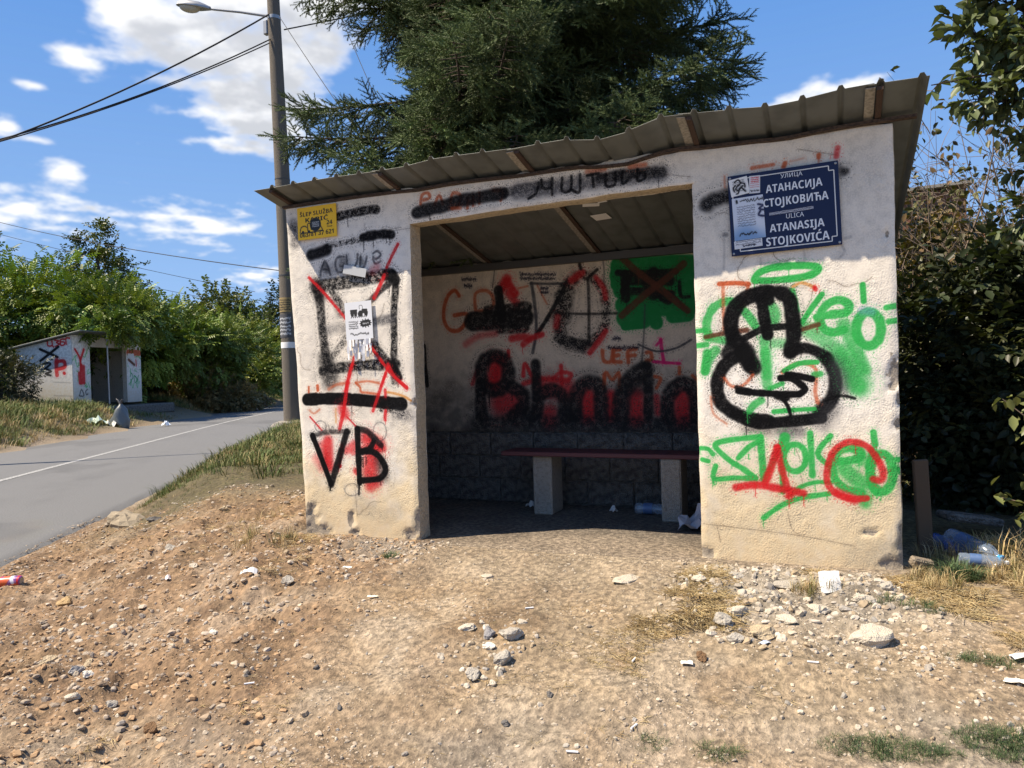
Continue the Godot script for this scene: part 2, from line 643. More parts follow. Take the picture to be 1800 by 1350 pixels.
func make_materials() -> void:
	var fine := noise_tex(0.09, 0.62, 1.25, 3)
	var coarse := noise_tex(0.02, 0.84, 1.12, 4)
	var worn := noise_tex(0.012, 0.62, 1.2, 44)
	var bumps := noise_tex(0.05, 0.0, 1.0, 6)
	mats.plaster = rough_paint(0.68, 0.62, 0.53, coarse, bumps, 1.6, 1.6, 0.92)
	mats.reveal = rough_paint(0.62, 0.52, 0.37, coarse, bumps, 2.2, 1.4, 0.92)
	mats.block = rough_paint(0.19, 0.178, 0.16, worn, bumps, 2.0, 2.2, 0.95)
	mats.concrete = rough_paint(0.36, 0.33, 0.28, coarse, bumps, 2.5, 1.2, 0.95)
	mats.pole = rough_paint(0.185, 0.16, 0.13, fine, bumps, 2.0, 1.0, 0.95)
	mats.sheet = rough_paint(0.155, 0.168, 0.162, noise_tex(0.012, 0.8, 1.12, 41), null, 0.7, 0.0, 0.55, 0.1)
	mats.rust = rough_paint(0.085, 0.05, 0.034, fine, bumps, 6.0, 0.4, 0.9)
	mats.lap = rough_paint(0.36, 0.335, 0.29, noise_tex(0.03, 0.7, 1.15, 42, 256), null, 5.0, 0.0, 0.8)
	mats.bark = rough_paint(0.14, 0.105, 0.08, fine, bumps, 4.0, 2.0, 0.95)
	mats.twig = paint(0.2, 0.15, 0.11, 0.9)
	mats.wood = rough_paint(0.3, 0.24, 0.17, fine, bumps, 3.0, 0.8, 0.9)
	mats.bench = rough_paint(0.12, 0.035, 0.04, fine, null, 4.0, 0.0, 0.6)
	mats.grey_metal = paint(0.36, 0.37, 0.38, 0.45, 0.6)
	mats.dark_metal = paint(0.1, 0.1, 0.1, 0.6, 0.4)
	mats.cable = paint(0.02, 0.02, 0.022, 0.7)
	mats.white_paint = paint(0.72, 0.72, 0.7, 0.8)
	mats.white_paper = paint(0.8, 0.8, 0.8, 0.9)
	mats.leaf = leaf_paint(0.55, 0.42)
	mats.needle = leaf_paint(0.12, 0.6)
	mats.straw = leaf_paint(0.3, 0.7)
	mats.stone = StandardMaterial3D.new()
	mats.stone.vertex_color_use_as_albedo = true
	mats.stone.roughness = 0.95
	mats.stone.albedo_texture = fine
	mats.stone.uv1_triplanar = true
	mats.stone.uv1_world_triplanar = true
	mats.stone.uv1_scale = Vector3.ONE * 4.0
	mats.stone.heightmap_enabled = true
	mats.stone.heightmap_texture = bumps
	mats.stone.heightmap_scale = 0.5
	mats.gravel = StandardMaterial3D.new()
	mats.gravel.vertex_color_use_as_albedo = true
	mats.gravel.roughness = 0.95
	# bare soil: crumbs and pebbles
	var sz := 1024
	var a := FastNoiseLite.new()
	a.noise_type = FastNoiseLite.TYPE_CELLULAR
	a.cellular_return_type = FastNoiseLite.RETURN_DISTANCE
	a.frequency = 0.075
	a.fractal_octaves = 2
	var pebble := a.get_seamless_image(sz, sz)
	pebble.convert(Image.FORMAT_L8)
	a.cellular_return_type = FastNoiseLite.RETURN_CELL_VALUE
	a.fractal_type = FastNoiseLite.FRACTAL_NONE
	var cell := a.get_seamless_image(sz, sz)
	cell.convert(Image.FORMAT_L8)
	var s := FastNoiseLite.new()
	s.frequency = 0.014
	s.fractal_octaves = 7
	s.fractal_gain = 0.68
	var dust := s.get_seamless_image(sz, sz)
	dust.convert(Image.FORMAT_L8)
	var pd := pebble.get_data()
	var cd := cell.get_data()
	var dd := dust.get_data()
	var col := PackedByteArray()
	col.resize(sz * sz)
	var hi := PackedByteArray()
	hi.resize(sz * sz)
	for i in sz * sz:
		var p := 1.0 - pd[i] / 255.0
		var c := cd[i] / 255.0
		var d := dd[i] / 255.0
		var stone := clampf((p - 0.25) * 3.0, 0.0, 1.0) * (1.0 if c > 0.62 else 0.0)
		col[i] = int(255.0 * clampf(lerpf(0.78 + 0.85 * (d - 0.5), 0.86 + 0.4 * (c - 0.62), stone * 0.35), 0.0, 1.0))
		hi[i] = int(255.0 * clampf(d * 0.85 + stone * 0.12, 0.0, 1.0))
	mats.soil = StandardMaterial3D.new()
	mats.soil.vertex_color_use_as_albedo = true
	mats.soil.albedo_color = Color(1, 1, 1)
	mats.soil.albedo_texture = ImageTexture.create_from_image(Image.create_from_data(sz, sz, false, Image.FORMAT_L8, col))
	mats.soil.uv1_triplanar = true
	mats.soil.uv1_world_triplanar = true
	mats.soil.uv1_scale = Vector3.ONE * 1.35
	mats.soil.roughness = 0.97
	mats.soil.heightmap_enabled = true
	mats.soil.heightmap_texture = ImageTexture.create_from_image(Image.create_from_data(sz, sz, false, Image.FORMAT_L8, hi))
	mats.soil.heightmap_scale = 1.2
	mats.asphalt = rough_paint(0.19, 0.19, 0.186, noise_tex(0.28, 0.45, 1.35, 8, 512, 3), bumps, 1.1, 0.3, 0.85)
	mats.asphalt.vertex_color_use_as_albedo = true


# ------------------------------------------------------------------ ground and road
func graded(lo: float, hi: float, step: float, far_lo: float, far_hi: float) -> PackedFloat32Array:
	var a := PackedFloat32Array()
	var b: Array[float] = []
	var x := lo
	var d := step
	while x > far_lo:
		d *= 1.13
		x -= d
		b.append(x)
	b.reverse()
	for q in b:
		a.append(q)
	var n := int((hi - lo) / step)
	for i in n + 1:
		a.append(lo + i * step)
	x = a[a.size() - 1]
	d = step
	while x < far_hi:
		d *= 1.13
		x += d
		a.append(x)
	return a


func soil_color(x: float, z: float) -> Color:
	var st := road_st(x, z)
	var big := n_big.get_noise_2d(x * 9.0 + 20.0, z * 9.0)
	var mid := n_mid.get_noise_2d(x * 18.0 + 80.0, z * 18.0)
	var fin := n_fine.get_noise_2d(x * 60.0, z * 60.0)
	var tan_ := Color(0.52, 0.405, 0.265)
	var brown := Color(0.42, 0.26, 0.14)
	var grey := Color(0.48, 0.41, 0.32)
	var ochre := Color(0.46, 0.31, 0.16)
	var heap := clampf(ss(0.1, -1.8, x - 0.3 * z + mid * 0.8) * ss(-3.0, -0.8, z), 0.0, 1.0)
	var c := tan_.lerp(brown, heap * 0.75)
	c = c.lerp(grey, clampf(ss(1.5, 2.4, z + big * 1.5 + (x - 1.0) * 0.35), 0.0, 1.0) * 0.8)
	c = c.lerp(ochre, ss(0.1, 0.42, big + mid * 0.4) * 0.45)
	c = c.lerp(grey, ss(0.12, 0.4, mid - big * 0.3) * 0.4)
	c = c.lerp(Color(0.56, 0.47, 0.35), ss(0.05, 0.35, n_big.get_noise_2d(x * 16.0 + 900.0, z * 16.0) + 0.3 * fin) * 0.55 * (1.0 - heap))
	c = c.lerp(Color(0.30, 0.2, 0.11), ss(0.12, 0.42, n_big.get_noise_2d(x * 20.0, z * 20.0 + 700.0) + 0.3 * fin) * 0.55)
	# pale mortar rubble by the feet of both piers
	c = c.lerp(Color(0.46, 0.41, 0.335), ss(0.75, 1.2, x) * ss(2.1, 1.7, x) * ss(1.2, 0.6, z + mid * 0.3) * ss(-0.05, 0.1, z) * 0.75)
	c = c.lerp(Color(0.4, 0.36, 0.3), ss(-1.6, -1.3, x) * ss(-0.75, -1.0, x) * ss(0.6, 0.3, z) * ss(-0.1, 0.05, z) * 0.7)
	# the trodden way to the door is paler
	c = c.lerp(Color(0.53, 0.43, 0.305), ss(-1.3, -0.5, x) * ss(1.3, 0.4, x) * ss(1.1, 0.3, z) * ss(-0.1, 0.1, z) * 0.7)
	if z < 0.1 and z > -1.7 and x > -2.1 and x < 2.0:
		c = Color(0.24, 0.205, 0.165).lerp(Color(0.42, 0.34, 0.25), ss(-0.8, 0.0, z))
	# verges: earth under grass
	var green := maxf(ss(9.4, 10.2, st.x), ss(6.8, 8.6, st.y) * ss(3.5, 2.6, st.x))
	if x > 2.0:
		green = maxf(green, ss(-0.1, -0.8, z))
	if st.x < 3.3:
		green = maxf(green, ss(-2.0, -3.2, z))
	c = c.lerp(Color(0.15, 0.13, 0.055), green * 0.9)
	c = c.lerp(Color(0.23, 0.14, 0.075), heap * ss(0.1, 0.45, n_mid.get_noise_2d(x * 30.0 + 500.0, z * 30.0)) * 0.65)
	c *= 1.0 + 0.3 * fin + 0.25 * mid
	c *= 0.84
	return Color(c.r, c.g * 0.985, c.b * 0.97)


func build_ground() -> void:
	var xs := graded(-4.6, 3.2, 0.03, -420.0, 420.0)
	var zs := graded(-1.2, 3.6, 0.028, -420.0, 420.0)
	var m := MB.new()
	m.colored = true
	var nx := xs.size()
	for z in zs:
		for x in xs:
			var far := ss(60.0, 140.0, Vector2(x, z).length())
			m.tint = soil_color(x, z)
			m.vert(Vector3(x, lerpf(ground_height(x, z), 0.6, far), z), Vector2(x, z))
	for j in zs.size() - 1:
		for i in nx - 1:
			var a := j * nx + i
			m.quad_i(a, a + nx, a + nx + 1, a + 1)
	obj("ground", m.done(), mats.soil).set_meta("kind", "structure")


func build_road() -> void:
	var m := MB.new()
	m.colored = true
	var ss_ := [3.36, 3.45, 3.55, 3.68, 3.82, 4.0, 4.2, 4.4, 4.6, 4.8, 5.0, 5.2, 5.4, 5.6, 5.8, 6.0, 6.2, 6.4, 6.6, 6.8, 7.0, 7.2, 7.4, 7.6, 7.8, 8.0, 8.2, 8.4, 8.6, 8.8, 9.0, 9.15, 9.28, 9.4]
	var rows := 900
	for j in rows + 1:
		var t := -22.0 + 132.0 * pow(j / float(rows), 1.25)
		for i in ss_.size():
			var s: float = ss_[i]
			if i == 0:
				s += 0.07 * n_mid.get_noise_1d(t * 30.0) + 0.03 * n_fine.get_noise_1d(t * 90.0)
			if i == ss_.size() - 1:
				s += 0.1 * n_mid.get_noise_1d(t * 25.0 + 400.0)
			var p := road_point(s, t, -0.35 + 0.035 * (1.0 - pow((s - 6.3) / 3.0, 2.0)) - (0.05 if i == 0 or i == ss_.size() - 1 else 0.0))
			var worn := 1.0 + 0.10 * exp(-pow((absf(absf(s - 6.3) - 1.5) - 0.72) / 0.35, 2.0)) + 0.16 * n_mid.get_noise_2d(s * 8.0, t * 3.0) + 0.14 * n_fine.get_noise_2d(s * 30.0, t * 12.0)
			if sin(t * 0.9 + s * 0.2) + 1.6 * n_big.get_noise_2d(s * 6.0, t * 2.0) > 1.02:
				worn *= 0.8
			var dusty := maxf(ss(4.25, 3.4, s + 0.5 * n_mid.get_noise_2d(s * 20.0, t * 9.0)), ss(9.0, 9.35, s))
			if dusty > 0.02:
				m.tint = Color(worn, worn, worn).lerp(Color(1.75, 1.5, 1.2), dusty * 0.8)
			else:
				m.tint = Color(worn, worn, worn)
			m.vert(p, Vector2(s, t))
	var n := ss_.size()
	for j in rows:
		for i in n - 1:
			var a := j * n + i
			m.quad_i(a, a + 1, a + n + 1, a + n)
	var road := obj("road", m.done(), mats.asphalt)
	road.set_meta("kind", "structure")
	# the white line down the middle
	var l := MB.new()
	rows = 400
	for j in rows + 1:
		var t := -22.0 + 132.0 * pow(j / float(rows), 1.25)
		for s in [6.22, 6.34]:
			l.vert(road_point(s + 0.009 * n_fine.get_noise_1d(t * 50.0 + s * 99.0), t, -0.35 + 0.0345 + 0.005), Vector2(s, t))
	for j in rows:
		l.quad_i(j * 2, j * 2 + 1, j * 2 + 3, j * 2 + 2)
	obj("center_line", l.done(), rough_paint(0.5, 0.5, 0.48, noise_tex(0.1, 0.2, 1.4, 12, 256), null, 1.5, 0.0), road)


# ------------------------------------------------------------------ the shelter
const EAVE := [[-2.14, 0.004], [-1.54, 0.01], [-1.155, 0.002], [-0.957, -0.009], [-0.676, 0.012], [-0.42, 0.003], [-0.177, -0.01], [0.187, 0.0], [0.298, -0.026], [0.437, -0.04], [0.526, -0.043], [0.605, -0.018], [0.692, 0.015],
	[0.839, 0.037], [0.957, 0.022], [1.081, 0.012], [1.215, 0.012], [1.345, -0.003], [1.47, -0.005], [1.603, 0.016], [1.73, 0.027], [1.862, 0.031], [1.995, 0.034], [2.13, 0.033]]


func eave_shift(x: float) -> float:
	for i in EAVE.size() - 1:
		if x <= EAVE[i + 1][0]:
			return lerpf(EAVE[i][1], EAVE[i + 1][1], clampf((x - EAVE[i][0]) / (EAVE[i + 1][0] - EAVE[i][0]), 0.0, 1.0))
	return 0.033


func roof_y(x: float, z: float) -> float:
	return 2.462 + 0.215 * z + eave_shift(x) * ss(-0.3, 0.26, z)


func overhang(x: float) -> float:
	return lerpf(0.235, 0.30, ss(-2.1, 0.9, x)) - 0.012 * ss(1.2, 2.1, x)


func chip(x: float, y: float) -> float:
	# how far the plaster has come off: 0 whole, 1 bare
	var worst := 0.0
	for q in [[1.97, 1.075, 0.038, 0.095], [1.99, 0.94, 0.02, 0.03], [1.985, 0.80, 0.026, 0.035], [1.985, 0.14, 0.026, 0.1], [1.95, 0.03, 0.07, 0.045], [-1.97, 0.07, 0.055, 0.14], [-1.88, 0.02, 0.09, 0.04], [-1.6, 0.11, 0.022, 0.05], [-1.57, 0.02, 0.04, 0.03], [-1.1, 0.025, 0.045, 0.04], [-1.035, 0.12, 0.022, 0.1],
		[1.83, 0.2, 0.03, 0.02], [0.93, 0.03, 0.05, 0.03], [-1.035, 0.95, 0.012, 0.03], [1.945, 1.84, 0.012, 0.02]]:
		var dx: float = (x - q[0]) / q[2]
		var dy: float = (y - q[1]) / q[3]
		var d := sqrt(dx * dx + dy * dy) + 0.75 * n_fine.get_noise_2d(x * 260.0, y * 260.0)
		worst = maxf(worst, ss(1.06, 0.9, d))
	return worst


func wall_point(x: float, y: float, z: float) -> Vector3:
	var lean := (-0.1 * y / 2.44 + 0.05) * ss(-1.1, -2.0, x)
	return Vector3(x + lean + 0.006 * n_mid.get_noise_2d(y * 60.0, x * 11.0), y + 0.006 * n_mid.get_noise_2d(x * 60.0 + 70.0, y * 9.0), z)


func front_texture() -> Array:
	var c := canvas(-2.15, -0.15, 2.05, 2.5, 330.0, PAL.white)
	var hmap := PackedByteArray()
	hmap.resize(c.w * c.h)
	var e := FastNoiseLite.new()
	e.frequency = 0.16
	e.fractal_octaves = 3
	e.seed = 31
	e.fractal_type = FastNoiseLite.FRACTAL_RIDGED
	var im := e.get_seamless_image(512, 512)
	im.convert(Image.FORMAT_L8)
	var ridge := im.get_data()
	for y in c.h:
		var wy := c.top - y / c.k
		var low := ss(1.0, 0.12, wy)
		for x in c.w:
			var wx := c.ox + x / c.k
			var g := grain[(y & 511) * 512 + (x & 511)] / 255.0
			var b := blotch[(y & 511) * 512 + ((x + 131) & 511)] / 255.0
			var b2 := blotch[((y / 3) & 511) * 512 + ((x / 3 + 40) & 511)] / 255.0
			var q := ridge[((y * 3 / 4) & 511) * 512 + (x & 511)] / 255.0
			var yellow := clampf(low * 1.25 + (b2 - 0.5) * 1.1 * (0.25 + low) - 0.12, 0.0, 1.0)
			var light := 0.955 + 0.12 * (g - 0.5) + 0.12 * (b - 0.5)
			var r := lerpf(0.935, 0.90, yellow) * light
			var gg := lerpf(0.90, 0.825, yellow) * light
			var bb := lerpf(0.84, 0.685, yellow) * light
			# rain-washed dirt under the eaves and specks where the lime has flaked
			var splash := clampf((0.30 - wy) * 2.6 + (b - 0.5) * 1.5 + (g - 0.5) * 0.8, 0.0, 1.0) * 0.32
			r = lerpf(r, 0.70, splash)
			gg = lerpf(gg, 0.6, splash)
			bb = lerpf(bb, 0.46, splash)
			var flake := clampf((b * 0.6 + g * 0.5 - 0.72) * 7.0, 0.0, 1.0) * 0.22
			r = lerpf(r, 0.62, flake)
			gg = lerpf(gg, 0.56, flake)
			bb = lerpf(bb, 0.46, flake)
			var ch := 0.0
			if wy < 0.35 or wx > 1.88 or (wx > -1.1 and wx < -0.98):
				ch = chip(wx, wy)
				if ch > 0.0:
					var cc := 0.60 + 0.2 * (g - 0.5) + 0.12 * (b - 0.5)
					r = lerpf(r, cc, ch)
					gg = lerpf(gg, cc * 0.93, ch)
					bb = lerpf(bb, cc * 0.83, ch)
			var at := (y * c.w + x) * 3
			c.px[at] = r
			c.px[at + 1] = gg
			c.px[at + 2] = bb
			hmap[y * c.w + x] = int(255.0 * clampf(0.45 + (0.42 * (b - 0.5) + 0.4 * (q - 0.5) + 0.3 * (g - 0.5)) * (0.55 + 1.1 * clampf(b2 * 1.6 - 0.4, 0.0, 1.0)) - 0.15 * ch, 0.0, 1.0))
	for q in [[0.92, 0.205, 1.2, 0.185, 1.45, 0.165, 1.75, 0.12], [-1.03, 2.17, -1.4, 2.16], [-1.45, 2.15, -1.3, 2.17, -1.1, 2.185], [1.5, 2.36, 1.6, 2.33, 1.7, 2.3], [0.2, 2.3, 0.6, 2.33, 0.9, 2.28], [-1.55, 0.35, -1.54, 0.14], [-1.04, 1.88, -1.4, 1.86, -1.8, 1.87], [1.0, 0.2, 1.02, 0.1], [1.4, 0.3, 1.42, 0.2, 1.46, 0.17]]:
		c.stroke("crack", 0.006, 0.5, 0.6, 0.5, q)
	var cr := RandomNumberGenerator.new()
	cr.seed = 17
	for k in 16:
		var p := Vector2(cr.randf_range(-1.95, -1.1) if k % 2 == 0 else cr.randf_range(0.95, 1.95), cr.randf_range(0.2, 2.35))
		var way := cr.randf() * TAU
		var path := []
		for i in 9:
			path.append_array([p.x, p.y])
			way += cr.randf_range(-0.7, 0.7)
			p += Vector2(cos(way), sin(way)) * 0.03
		c.stroke("crack", 0.0035, 0.3, 0.65, 0.3, path)
	for q in [["white", 0.5, 0.5, [-1.7, 2.05, -1.3, 2.0]], ["white", 0.45, 0.45, [1.15, 1.0, 1.7, 1.1]], ["concrete", 0.3, 0.16, [1.0, 2.1, 1.8, 2.2]], ["concrete", 0.35, 0.14, [-1.8, 1.2, -1.2, 0.9]], ["white", 0.3, 0.5, [-1.9, 0.65, -1.3, 0.5]], ["concrete", 0.12, 0.3, [-1.5, 0.22, -1.3, 0.15, -1.2, 0.2]], ["cream", 0.25, 0.5, [1.2, 0.45, 1.8, 0.38]], ["concrete", 0.16, 0.3, [1.75, 0.06, 1.95, 0.1]]]:
		c.stroke(q[0], q[1], 0.7, q[2], 0.55, q[3])
	front_graffiti(c)
	return [c.texture(), ImageTexture.create_from_image(Image.create_from_data(c.w, c.h, false, Image.FORMAT_L8, hmap)), c]


func front_wall(parent: Node3D) -> void:
	var tex := front_texture()
	var c: Canvas = tex[2]
	var step := 0.021
	var xs := PackedFloat32Array()
	var marks := [WALL_L, -1.03, 0.91, WALL_R]
	for k in 3:
		var many_ := int(round((marks[k + 1] - marks[k]) / step))
		for i in many_:
			xs.append(lerpf(marks[k], marks[k + 1], i / float(many_)))
	xs.append(WALL_R)
	var ys := PackedFloat32Array()
	for i in 111:
		ys.append(lerpf(-0.14, 2.215, i / 110.0))
	for i in 11:
		ys.append(lerpf(2.215, FRONT_TOP, (i + 1) / 11.0))
	var nx := xs.size()
	var ny := ys.size()
	var hole := func(i: int, j: int) -> bool: return i < 0 or j < 0 or i >= nx - 1 or j >= ny - 1 or (xs[i] > -1.035 and xs[i + 1] < 0.915 and ys[j + 1] < 2.22)
	var inner := func(i: int, j: int) -> bool: return xs[i] > -1.02 and xs[i] < 0.9 and ys[j] < 2.2
	var m := MB.new()
	var back := MB.new()
	for j in ny:
		for i in nx:
			var x := xs[i]
			var y := ys[j]
			if y > 2.1 and x > -1.1 and x < 0.95 and y < 2.23:
				y += lerpf(-0.015, 0.03, (x + 1.03) / 1.94) * ss(2.1, 2.215, y)
			var border: bool = hole.call(i - 1, j - 1) or hole.call(i, j - 1) or hole.call(i - 1, j) or hole.call(i, j)
			var z := 0.006 * n_mid.get_noise_2d(x * 30.0, y * 30.0) + 0.009 * n_big.get_noise_2d(x * 14.0, y * 14.0) - (0.007 if border else 0.0) - 0.012 * chip(x, y)
			if border and j == ny - 1:
				y += 0.02 * n_mid.get_noise_1d(x * 60.0)
			var p := wall_point(x, y, z)
			m.vert(p, Vector2((p.x - c.ox) * c.k / c.w, (c.top - p.y) * c.k / c.h))
			back.vert(Vector3(p.x, p.y, -0.15 + 0.004 * n_mid.get_noise_2d(x * 30.0, y * 30.0)), Vector2(x, y))
	var reveal := MB.new()
	for j in ny - 1:
		for i in nx - 1:
			if hole.call(i, j):
				continue
			var a := j * nx + i
			m.quad_i(a, a + 1, a + nx + 1, a + nx)
			back.quad_i(a, a + nx, a + nx + 1, a + 1)
			var sides := [[i - 1, j, a + nx, a], [i + 1, j, a + 1, a + nx + 1], [i, j - 1, a, a + 1], [i, j + 1, a + nx + 1, a + nx]]
			for s in sides:
				if hole.call(s[0], s[1]):
					var p: Vector3 = m.v[s[2]]
					var q: Vector3 = m.v[s[3]]
					for k in 5:
						var z0 := lerpf(0.0, -0.15, k / 5.0)
						var z1 := lerpf(0.0, -0.15, (k + 1) / 5.0)
						var pts := []
						for w in [[p, z0], [q, z0], [q, z1], [p, z1]]:
							var b: Vector3 = w[0]
							var zz: float = b.z if w[1] == 0.0 else w[1]
							var nrm: Vector3 = Vector3(s[0] - i, s[1] - j, 0)
							var amount: float = 0.0 if w[1] == 0.0 else 0.006 * n_mid.get_noise_3d(b.x * 40.0, b.y * 40.0, zz * 90.0) + 0.005 * sin(PI * zz / -0.15)
							pts.append(Vector3(b.x, b.y, zz) + nrm * amount)
						var f := reveal.v.size()
						for w in pts:
							reveal.vert(w, Vector2(w.x + w.z, w.y))
						reveal.quad_i(f, f + 3, f + 2, f + 1)
	var mat := StandardMaterial3D.new()
	mat.albedo_texture = tex[0]
	mat.roughness = 0.95
	mat.metallic_specular = 0.15
	mat.texture_repeat = false
	mat.heightmap_enabled = true
	mat.heightmap_texture = tex[1]
	mat.heightmap_scale = 0.36
	var wall := obj("front_wall", m.done(), mat, parent)
	obj("inner_face", back.done(), mats.plaster, wall)
	obj("reveal", reveal.done(), mats.reveal, wall)


func build_shelter() -> void:
	var t := thing("bus_shelter", "near white plastered bus shelter covered in graffiti under a corrugated metal roof", "bus shelter")
	front_wall(t)
	# side walls: their tops follow the roof
	for s in [["left_side", WALL_L + 0.03, -1.9], ["right_side", 1.83, 1.97]]:
		var m := MB.new()
		var x0: float = s[1]
		var x1: float = s[2]
		var a := [Vector3(x0, -0.1, -0.152), Vector3(x1, -0.1, -0.152), Vector3(x1, -0.1, -1.7), Vector3(x0, -0.1, -1.7)]
		var b := [Vector3(x0, 2.405, -0.152), Vector3(x1, 2.405, -0.152), Vector3(x1, 2.075, -1.7), Vector3(x0, 2.075, -1.7)]
		m.face([a[1], a[2], b[2], b[1]])
		m.face([a[3], a[0], b[0], b[3]])
		m.face([a[0], a[1], b[1], b[0]])
		m.face([a[2], a[3], b[3], b[2]])
		m.face([b[0], b[1], b[2], b[3]])
		var w := obj("side_wall", m.done(), mats.plaster, t)
		if s[0] == "left_side":
			var k := MB.new()
			k.box(Vector3(0.05, 0.32, 0.5), Vector3(-1.874, 0.42, -1.2), Basis(), 0.015)
			obj("block", k.done(), mats.block, w)
	# back wall: painted plaster above, bare blocks below
	var c := canvas(-1.95, 0.55, 1.9, 2.2, 230.0, PAL.white)
	for y in c.h:
		var wy := c.top - y / c.k
		for x in c.w:
			var g := grain[(y & 511) * 512 + (x & 511)] / 255.0
			var b := blotch[(y & 511) * 512 + ((x + 31) & 511)] / 255.0
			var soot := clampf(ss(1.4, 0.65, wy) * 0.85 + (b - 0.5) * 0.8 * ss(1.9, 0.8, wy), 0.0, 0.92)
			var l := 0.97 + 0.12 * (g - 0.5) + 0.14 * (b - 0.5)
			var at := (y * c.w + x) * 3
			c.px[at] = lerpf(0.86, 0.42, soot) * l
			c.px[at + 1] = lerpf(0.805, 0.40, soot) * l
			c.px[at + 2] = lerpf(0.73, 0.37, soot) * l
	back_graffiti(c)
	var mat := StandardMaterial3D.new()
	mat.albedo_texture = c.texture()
	mat.roughness = 0.93
	mat.texture_repeat = false
	var m := MB.new()
	var nx := 120
	var ny := 52
	for j in ny + 1:
		for i in nx + 1:
			var x := lerpf(-1.9, 1.83, i / float(nx))
			var y := lerpf(0.625, 2.125, j / float(ny))
			var joint := 0.0
			if y < 1.1:
				joint = -0.006 * exp(-pow((y - 0.83) / 0.014, 2.0)) - 0.005 * exp(-pow((y - 1.04) / 0.014, 2.0))
			m.vert(Vector3(x, y + (0.02 * n_mid.get_noise_1d(x * 50.0) if j == ny else 0.0), BACK_Z + joint + 0.006 * n_mid.get_noise_2d(x * 30.0, y * 30.0) + (-0.012 if j == 0 else 0.0)), Vector2((x - c.ox) * c.k / c.w, (c.top - y) * c.k / c.h))
	for j in ny:
		for i in nx:
			var a := j * (nx + 1) + i
			m.quad_i(a, a + 1, a + nx + 2, a + nx + 1)
	var bw := obj("back_wall", m.done(), mat, t)
	var core := MB.new()
	core.box(Vector3(3.73, 2.2, 0.11), Vector3(-0.035, 1.0, -1.63))
	obj("wall_core", core.done(), mats.block, bw)
	for row in 3:
		var x: float = -1.89 - [0.0, 0.2, 0.08][row]
		while x < 1.82:
			var x0 := maxf(x, -1.895)
			var x1 := minf(x + 0.392 + rnd(-0.006, 0.006), 1.825)
			if x1 - x0 > 0.06:
				var k := MB.new()
				k.box(Vector3(x1 - x0, 0.196, 0.045), Vector3.ZERO, Basis(Vector3.UP, rnd(-0.012, 0.012)), 0.009)
				obj("block", k.done(), mats.block, bw, Vector3((x0 + x1) * 0.5, 0.105 + row * 0.205, BACK_Z - 0.018 + rnd(-0.008, 0.006)))
			x += 0.405
	# roof
	var joints := [-2.175, -1.13, -0.13, 0.92, 1.885, 2.135]
	for i in 5:
		roof_sheet(t, joints[i] - (0.03 if i > 0 else 0.0), joints[i + 1], 0.004 * (i % 2))
	for i in 5:
		var x: float = [-2.06, -1.13, -0.13, 0.92, 1.885][i]
		var r := MB.new()
		var l := MB.new()
		for k in 14:
			var z0 := lerpf(overhang(x) - 0.012, -1.54, k / 14.0)
			var z1 := lerpf(overhang(x) - 0.012, -1.54, (k + 1) / 14.0)
			strip_box(r, x + 0.012, x + 0.042, z0, z1, 0.006, 0.024)
			if i > 0:
				strip_box(l, x - 0.042, x + 0.006, z0, z1, 0.006, 0.0095)
		obj("rafter", r.done(), mats.rust, t)
		if i > 0:
			obj("lap_strip", l.done(), mats.lap, t)
	var pm := MB.new()
	for k in 40:
		var x0 := lerpf(-2.1, 2.1, k / 40.0)
		var x1 := lerpf(-2.1, 2.1, (k + 1) / 40.0)
		strip_box(pm, x0, x1, 0.022, 0.0, 0.03, 0.046)
	obj("purlin", pm.done(), rough_paint(0.075, 0.05, 0.036, noise_tex(0.03, 0.5, 1.3, 45, 256), null, 5.0, 0.0), t)
	var pb := MB.new()
	pb.box(Vector3(3.7, 0.06, 0.05), Vector3(-0.035, 2.085, -1.515))
	obj("purlin", pb.done(), mats.dark_metal, t)
	# bits of torn paper stuck under the roof
	for q in [[0.1, -0.62, 0.12, 0.05], [0.19, -0.58, 0.07, 0.04], [0.11, -0.84, 0.13, 0.1], [0.83, -0.78, 0.08, 0.04]]:
		var s := MB.new()
		s.box(Vector3(q[2], 0.002, q[3]), Vector3.ZERO)
		var o := obj("torn_sticker", s.done(), mats.white_paper, t, Vector3(q[0], roof_y(q[0], q[1]) - 0.007, q[1]))
		o.rotation = Vector3(-atan(0.215), rnd(-0.4, 0.4), 0)


func strip_box(m: MB, x0: float, x1: float, z0: float, z1: float, top: float, bottom: float) -> void:
	# a piece of bar that follows the underside of the roof between top and bottom below it
	var c := []
	for q in [[x0, z0], [x1, z0], [x1, z1], [x0, z1]]:
		var y := roof_y(q[0], q[1])
		c.append(Vector3(q[0], y - bottom, q[1]))
		c.append(Vector3(q[0], y - top, q[1]))
	m.face([c[0], c[6], c[4], c[2]])
	m.face([c[1], c[3], c[5], c[7]])
	m.face([c[0], c[2], c[3], c[1]])
	m.face([c[2], c[4], c[5], c[3]])
	m.face([c[4], c[6], c[7], c[5]])
	m.face([c[6], c[0], c[1], c[7]])


